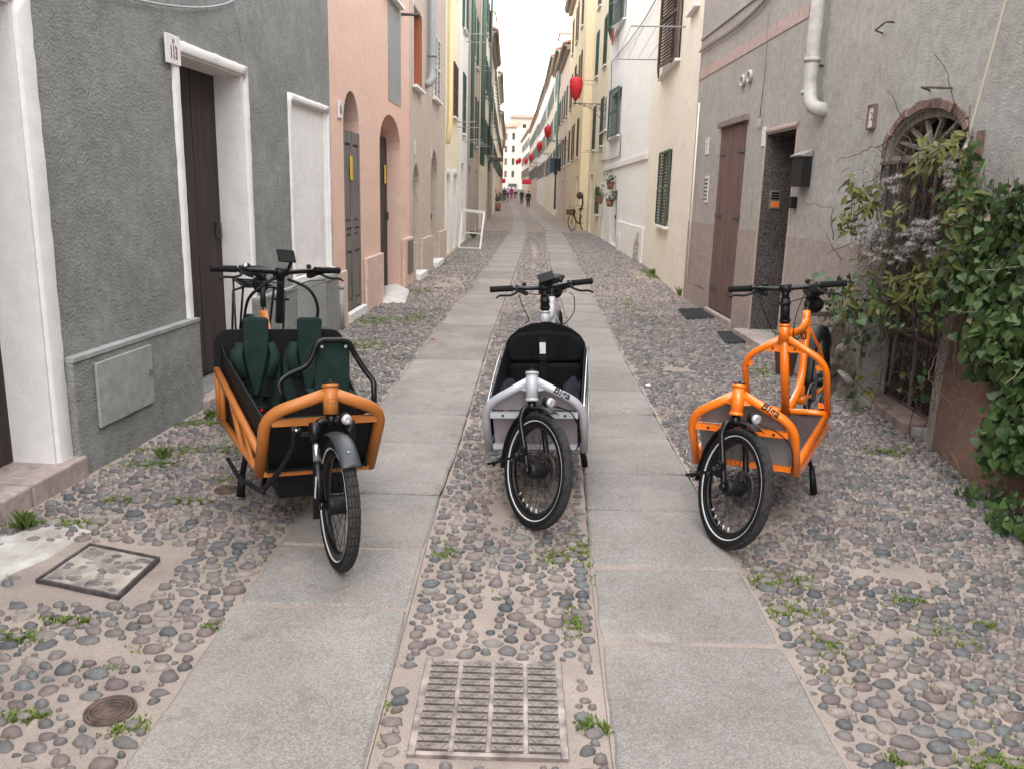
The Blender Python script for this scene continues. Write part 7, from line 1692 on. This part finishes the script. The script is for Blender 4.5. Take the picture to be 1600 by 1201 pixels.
# fallen sprig on the cobbles
c = gp(1388, 705); sp_ = thing('fallen_sprig', 'cut green sprig lying on the cobbles in front of the iron grille', 'sprig', c)
for k in range(26): put_leaf('leaf', LL, sp_, Vector((rs.gauss(0, .07), rs.gauss(0, .035), rs.uniform(.005, .03))), (rs.gauss(0, .3), rs.gauss(0, .3), 1), rs.uniform(.03, .05), rs.uniform(0, 6.28))
lt_ = []
for _ in range(170):
    y = rs.uniform(2.9, 6.4); x = min(2.62, 2.62-abs(rs.gauss(0, .22))-max(0, (4.6-y))*.06); lt_.append(((x, y, rs.uniform(.006, .014)), (rs.gauss(0, .35), rs.gauss(0, .35), 1), rs.uniform(.015, .038), rs.uniform(0, 6.28)))
o = merge_leaves('fallen_leaves', LL, 'dry', None, lt_); tag(o, 'brown fallen leaves lying on the cobbles along the ivy', 'leaf litter')
# weeds at wall feet
def weed(px, py, lab, n=30, h=.12, mat='grass'):
    p = gp(px, py); t = thing('weed', lab, 'weed', p); mb = MB()
    for i in range(n):
        a = rs.uniform(0, 6.28); e = Vector((math.cos(a)*h*.5, math.sin(a)*h*.4, rs.uniform(.3, 1)*h)); w = Vector((-math.sin(a), math.cos(a), 0))*.005; b = Vector((rs.gauss(0, .015), rs.gauss(0, .015), 0)); m_ = b+e*.6+Vector((0, 0, h*.1))
        mb.add([b-w*.6, b+w*.6, m_+w, b+e, m_-w], [(0, 1, 2, 3, 4)])
    mb.build('blades', mat, t, False)
weed(38, 822, 'tuft of green weed at the foot of the worn step, left edge', 60, .09); weed(330, 652, 'tuft of grass where the grey plinth meets the ground behind the left bike', 50, .07); weed(255, 712, 'grass tuft beside the grey plinth below the meter cover', 60, .06)
weed(1062, 462, 'weed at the corner of the cream house', 50, .16); weed(1188, 520, 'yellow flowering weed beside the granite doorway step', 60, .22); weed(740, 372, 'tall weed growing beside the white metal frame', 70, .3); weed(1020, 428, 'light green weed patch at the foot of the cream house', 60, .12)

# ------------------------------------------------------------------ red lanterns on iron brackets
def lantern(px, py, Y, size, lab, wallX, bracket=True):
    d = ray(px, py); c = CPOS+d*(Y/d.y); t = thing('street_lantern', lab, 'street lantern', c, group='red lanterns on iron brackets along the right side of the street')
    h = size; w = h*.29; n = 10; m = MB(); vs = []
    for z, f in ((.5, .35), (.44, .75), (.3, 1.0), (.05, 1.0), (-.2, .82), (-.38, .5), (-.5, .12)):
        for k in range(16):
            a = k*math.pi/8; g_ = 1+.04*(k % 2); vs.append((w*f*g_*math.cos(a), w*f*g_*math.sin(a), z*h))
    m.add(vs, [(i*16+k, i*16+(k+1) % 16, (i+1)*16+(k+1) % 16, (i+1)*16+k) for i in range(6) for k in range(16)]+[tuple(range(16)), tuple(96+k for k in range(16))], True); m.build('lantern_cloth', 'lantern', t)
    m = MB(); m.tube([(0, 0, h*.5), (0, 0, h*.56)], [w*.38, w*.3], 10); m.tube([(0, 0, h*.56), (0, 0, h*.64)], [w*.16, w*.12], 8); m.tube([(0, 0, -h*.5), (0, 0, -h*.62)], [.02, .03], 6); m.build('lamp_cap', 'iron', t)
    if bracket:
        z0 = -h*.62; L_ = wallX-c.x-.0; m = MB(); m.tube([(-.08, 0, z0), (L_, 0, z0)], .016, 6); m.tube(spline([(L_, 0, z0-.5), (L_*.75, 0, z0-.42), (L_*.5, 0, z0-.15), (.12, 0, z0-.02)], 6), .012, 6); m.tube([(L_-.01, 0, z0+.1), (L_-.01, 0, z0-.55)], .018, 6)
        for q, rr in ((.72, .14), (.48, .09), (.9, .16), (.3, .06)):
            pts = [Vector((L_*q+rr*(1-i/22)*math.cos(i*.5), 0, z0-rr-.01+rr*(1-i/22)*math.sin(i*.5))) for i in range(20)]; m.tube(pts, .009, 5, False)
        m.build('wall_bracket', 'iron', t)
    return t
lantern(900, 139, 31, .80, 'nearest and largest red lantern, on a scrolled iron bracket high on the right', 2.93)
lantern(856, 207, 49, .70, 'second red lantern down the street on the right', 2.56); lantern(843, 230, 62, .68, 'third red lantern down the street, above the green shutters', 2.5)
lantern(830, 247, 82, .72, 'fourth and smaller red lantern further along the street', 2.4); lantern(822, 253, 102, .75, 'fifth small red lantern near the end of the street', 2.3)
lantern(812, 252, 122, .8, 'right one of the two farthest red lanterns', 1.9, False); lantern(808, 254, 126, .8, 'left one of the two farthest red lanterns', 1.9, False)
def awning(px, py, Y, w, h, lab):
    d = ray(px, py); c = CPOS+d*(Y/d.y); t = thing('awning', lab, 'awning', c); m = MB(); m.hexa([(-w/2, 0, -h/2), (w/2, 0, -h/2), (w/2, .6, h/2), (-w/2, .6, h/2), (-w/2, -.03, -h/2), (w/2, -.03, -h/2), (w/2, .57, h/2), (-w/2, .57, h/2)]); m.build('canopy', 'cloth_red', t); m = MB(); m.box(-w/2, w/2, -.03, -.01, -h/2-.2, -h/2); m.build('valance', 'cloth_red', t)
awning(823, 283, 118, 1.3, .5, 'small dark red awning over a shop far down on the right'); awning(787, 282, 118, .5, .4, 'narrow red awning far down on the left side')
def laundry():
    d = ray(868, 262); c = CPOS+d*(48/d.y); t = thing('laundry', 'dark clothes hung out to dry on a rack on the far right wall', 'laundry', c); m = MB(); m.tube([(-.35, 0, .5), (.5, 0, .5)], .012, 5); m.build('rail', 'pipe_grey', t)
    for k, (x, w, h) in enumerate(((-.3, .2, .8), (-.08, .2, .9), (.13, .17, .7))): q = MB(); q.box(x, x+w, -.02+k*.03, .0+k*.03, .5-h, .5); q.build('garment', 'cloth_dark' if k else 'cloth_blue', t, bevel=.01)
laundry()

# ------------------------------------------------------------------ people and van
def person(px, py, h, lab, top, bottom, Y=None, stride=.12, face=1, hair='dry', bag=None):
    g_ = gp(px, py) if Y is None else None
    if Y is not None: d = ray(px, py); x = CPOS.x+d.x*(Y/d.y); g_ = Vector((x, Y, gz(Y)))
    t = thing('person', lab, 'person', g_); s = h/1.72
    J = {'pel': (0, 0, .93), 'ch': (0, 0, 1.25), 'nk': (0, 0, 1.45), 'hd': (0, -.01, 1.60), 'tp': (0, 0, 1.70), 'lh': (-.09, 0, .9), 'lk': (-.10, -stride*.6, .5), 'la': (-.10, -stride, .08), 'lt': (-.10, -stride-.14, .03), 'rh': (.09, 0, .9), 'rk': (.10, stride*.2, .5), 'ra': (.10, stride*1.2, .10), 'rt': (.10, stride*1.2-.13, .03),
        'ls': (-.17, 0, 1.40), 'le': (-.24, .05, 1.12), 'lw': (-.24, -.06, .88), 'lf': (-.235, -.09, .79), 'rs': (.17, 0, 1.40), 're': (.24, -.02, 1.12), 'rw': (.24, .06, .88), 'rf': (.235, .07, .79)}
    E_ = ['pel ch', 'ch nk', 'nk hd', 'hd tp', 'pel lh', 'lh lk', 'lk la', 'la lt', 'pel rh', 'rh rk', 'rk ra', 'ra rt', 'nk ls', 'ls le', 'le lw', 'lw lf', 'nk rs', 'rs re', 're rw', 'rw rf']
    Rr_ = {'pel': .13, 'ch': .14, 'nk': .055, 'hd': .095, 'tp': .07, 'lh': .095, 'rh': .095, 'lk': .06, 'rk': .06, 'la': .04, 'ra': .04, 'lt': .035, 'rt': .035, 'ls': .06, 'rs': .06, 'le': .042, 're': .042, 'lw': .03, 'rw': .03, 'lf': .028, 'rf': .028}
    def skin(name, keys, mat, grow):
        idx = {k: i for i, k in enumerate(keys)}; me = bpy.data.meshes.new(name); me.from_pydata([Vector(J[k])*s for k in keys], [(idx[a], idx[b]) for a, b in (e.split() for e in E_) if a in idx and b in idx], [])
        o = link(name, me, t); md = o.modifiers.new('skin', 'SKIN')
        for k in keys: v = me.skin_vertices[0].data[idx[k]]; r = (Rr_[k]+grow)*s; v.radius = (r*(1.15 if k in ('ch', 'pel') else 1), r*(.8 if k in ('ch', 'pel') else 1)); v.use_root = (k == keys[0])
        sb = o.modifiers.new('sub', 'SUBSURF'); sb.levels = 1; sb.render_levels = 1; me.materials.append(M[mat]); return o
    skin('body', ['pel']+[k for k in J if k != 'pel'], 'skin', 0)
    skin('jacket', ['ch', 'pel', 'nk', 'ls', 'le', 'lw', 'rs', 're', 'rw'], top, .02); skin('trousers', ['pel', 'lh', 'lk', 'la', 'rh', 'rk', 'ra'], bottom, .018)
    m = MB(); m.sphere((0, .02*s, 1.64*s), .105*s, 10, 7, (1, 1, 1.05)); m.build('hair', hair, t)
    for k in ('la', 'ra'): m = MB(); a = Vector(J[k])*s; m.box(a.x-.045*s, a.x+.045*s, a.y-.19*s, a.y+.06*s, 0, .08*s); m.build('shoe', 'cloth_dark', t, bevel=.015)
    if bag: m = MB(); m.box(-.15*s, .15*s, .1*s, .24*s, 1.0*s, 1.42*s); m.build('backpack', bag, t, bevel=.04)
    return t
person(825, 327, 1.72, 'person in dark jacket and dark trousers walking nearest in the street', 'cloth_dark', 'cloth_dark', hair='cloth_dark', Y=88)
person(815, 317, 1.66, 'person in dark coat with a red bag left of the nearest walker', 'cloth_dark', 'cloth_dark', hair='cloth_dark', Y=104, bag='cloth_red')
person(799, 308, 1.66, 'person in a magenta coat standing in front of the white van', 'cloth_pink', 'cloth_pink', Y=126); person(805, 308, 1.7, 'person in pale clothes beside the magenta coat', 'cloth_white', 'cloth_blue', Y=128)
person(788, 311, 1.72, 'person in blue jacket and black trousers close to the left wall', 'cloth_blue', 'cloth_dark', Y=118); person(793, 309, 1.6, 'person in white top between the wall and the magenta coat', 'cloth_white', 'cloth_dark', Y=124)
d = ray(801, 287); Yv = 158; vx = d.x*(Yv/d.y); vn = thing('van', 'white van standing in the street near its far end', 'van', (vx, Yv, gz(Yv)))
m = MB(); W_ = .95
prof = [(0, .35), (0, .95), (.55, 1.15), (1.05, 1.85), (1.3, 1.98), (4.6, 1.98), (4.7, .35)]
m.prism(prof, lambda u, v, t: (t, u-1, v), -W_, W_); m.build('body', 'white_paint', vn, bevel=.06)
m = MB(); m.hexa([(-.8, -.47, 1.19), (.8, -.47, 1.19), (.8, -.40, 1.19), (-.8, -.40, 1.19), (-.75, -.0, 1.80), (.75, .0, 1.80), (.75, .06, 1.80), (-.75, .06, 1.80)]); m.build('windscreen', 'glass', vn)
for s in (-1, 1):
    m = MB(); m.box(s*.72-.15, s*.72+.15, -1.02, -.99, .68, .86); m.build('headlight', 'lens', vn); m = MB(); m.box(s*.955-.005, s*.955+.005, .2, 1.1, 1.2, 1.75); m.build('side_window', 'glass', vn)
    for y in (-.2, 2.8): m = MB(); m.ring([(-.1, .33), (.1, .33), (.1, .05), (-.1, .05)], (s*.86, y, .33), 20); m.build('wheel', 'rubber', vn)
m = MB(); m.box(-.5, .5, -1.012, -.998, .45, .6); m.build('grille', 'dark', vn); m = MB(); m.box(-.98, .98, -1.08, -.95, .32, .45); m.build('bumper', 'plastic', vn)

# town bicycle leaning on the yellow wall
def town_bike():
    p = gp(893, 356); t = thing('bicycle', 'old town bicycle with wicker basket leaning on the yellow wall', 'bicycle', (2.22, 36.2, 0), (0, R_(-6), R_(-32)))
    for y, nm in ((0, 'front_wheel'), (1.08, 'rear_wheel')):
        m = MB(); m.ring([(-.017, .345), (0, .362), (.017, .345), (.012, .325), (-.012, .325)], (0, y, .36), 40); w = m.build(nm, 'rubber', t); m = MB(); [m.tube([(0, y, .36), (0, y+.33*math.cos(k*.393), .36+.33*math.sin(k*.393))], .0015, 3, False) for k in range(16)]; m.tube([(-.04, y, .36), (.04, y, .36)], .02, 8); m.build('spokes', 'steel_dull', w)
    m = MB(); m.tube([(0, 0, .36), (0, .12, .62), (0, .22, .90)], .014, 8); m.tube(spline([(0, .20, .80), (0, .42, .42), (0, .66, .32)], 5), .016, 8); m.tube([(0, .18, .72), (0, .40, .36), (0, .62, .30)], .014, 8); m.tube([(0, .66, .30), (0, .80, .88)], .015, 8); m.tube([(0, .66, .30), (0, 1.08, .36)], .010, 8); m.tube([(0, .76, .72), (0, 1.08, .36)], .010, 8); m.build('frame', 'blackm', t)
    m = MB(); m.tube(spline([(-.28, .42, 1.02), (-.26, .26, 1.06), (-.1, .20, 1.05), (0, .22, 1.0), (.1, .20, 1.05), (.26, .26, 1.06), (.28, .42, 1.02)], 4), .011, 8); m.tube([(0, .22, .9), (0, .22, 1.0)], .013, 8); m.build('handlebar', 'steel_dull', t)
    saddle(t, Vector((0, .84, .93)), .09, .24); m = MB(); [m.ring([(0, .38+0), (.03, .38)], (0, 0, 0), 3) for _ in ()]
    m.box(-.17, .17, -.16, .08, .70, .92); m.build('basket', 'wicker', t, bevel=.015); m = MB(); m.tube([(-.05, .05, .36), (.0, .35, .02)], .008, 5); m.build('kickstand', 'steel_dull', t)
town_bike()
ld = ray(906, 306); c = CPOS+ld*(36.4/ld.y); t = thing('wall_lamp', 'round mirror-like wall lamp above the old bicycle', 'wall lamp', (c.x, c.y, c.z)); m = MB(); m.sphere((0, 0, 0), .15, 12, 8, (1, .5, 1)); m.build('lamp_head', 'dry', t); m = MB(); m.tube([(.12, 0, 0), (.14, 0, -.40), (.04, 0, -.60)], .035, 6); m.build('arm', 'cloth_dark', t)
# white metal frame standing by the left wall
a, b = gp(717, 388), gp(750, 390); t = thing('metal_frame', 'white metal rack with two crossbars leaning out from the left wall', 'rack', a); w = (b-a)
T1 = Vector((.12, 0, 0)); H_ = 1.02; m = MB(); up0, up1 = Vector((.0+.06, .5, H_)), w+Vector((.08, .5, H_*.95))
for q0, q1 in ((Vector((0, 0, 0)), up0), (w, up1)): q = MB(); q.bar(q0, q1, .045, .045); q.build('leg', 'white_paint', t, bevel=.004)
for f, nm, th in ((.02, 'rail', .05), (.42, 'rail', .04), (1.0, 'top_rail', .09)): q = MB(); q.bar(Vector((0, 0, 0)).lerp(up0, f), w.lerp(up1, f), th, th*.8); q.build(nm, 'white_paint', t, bevel=.004)
# potted plant far left, small litter
c = gp(776, 330); t = thing('potted_plant', 'green plant in a clay pot by the far left wall', 'potted plant', (c.x, c.y, 0)); MB().tube([(0, 0, 0), (0, 0, .7)], [.3, .4], 12).build('pot', 'terracotta', t)
mb = MB()
for i in range(150): p = Vector((rs.gauss(0, .3), rs.gauss(0, .3), .8+abs(rs.gauss(0, .4)))); u = Vector((rs.gauss(0, 1), rs.gauss(0, 1), rs.gauss(0, 1))).normalized()*.12; w2_ = u.orthogonal().normalized()*.05; mb.add([p-u, p+w2_, p+u, p-w2_], [(0, 1, 2, 3)])
mb.build('foliage', 'ivy', t, False)
for px, py, mat, lab in ((676, 531, 'cloth_red', 'tiny red scrap of paper lying on the cobbles'), (1012, 603, 'ceramic', 'small white scrap lying right of the slabs')):
    c = gp(px, py); m = MB(); m.hexa([(-.02, -.012, 0), (.02, -.014, 0), (.018, .012, .004), (-.016, .014, 0), (-.02, -.012, .003), (.02, -.014, .004), (.018, .012, .012), (-.016, .014, .003)]); o = tag(m.build('paper_scrap', mat, None), lab, 'litter'); o.location = (c.x, c.y, .004)
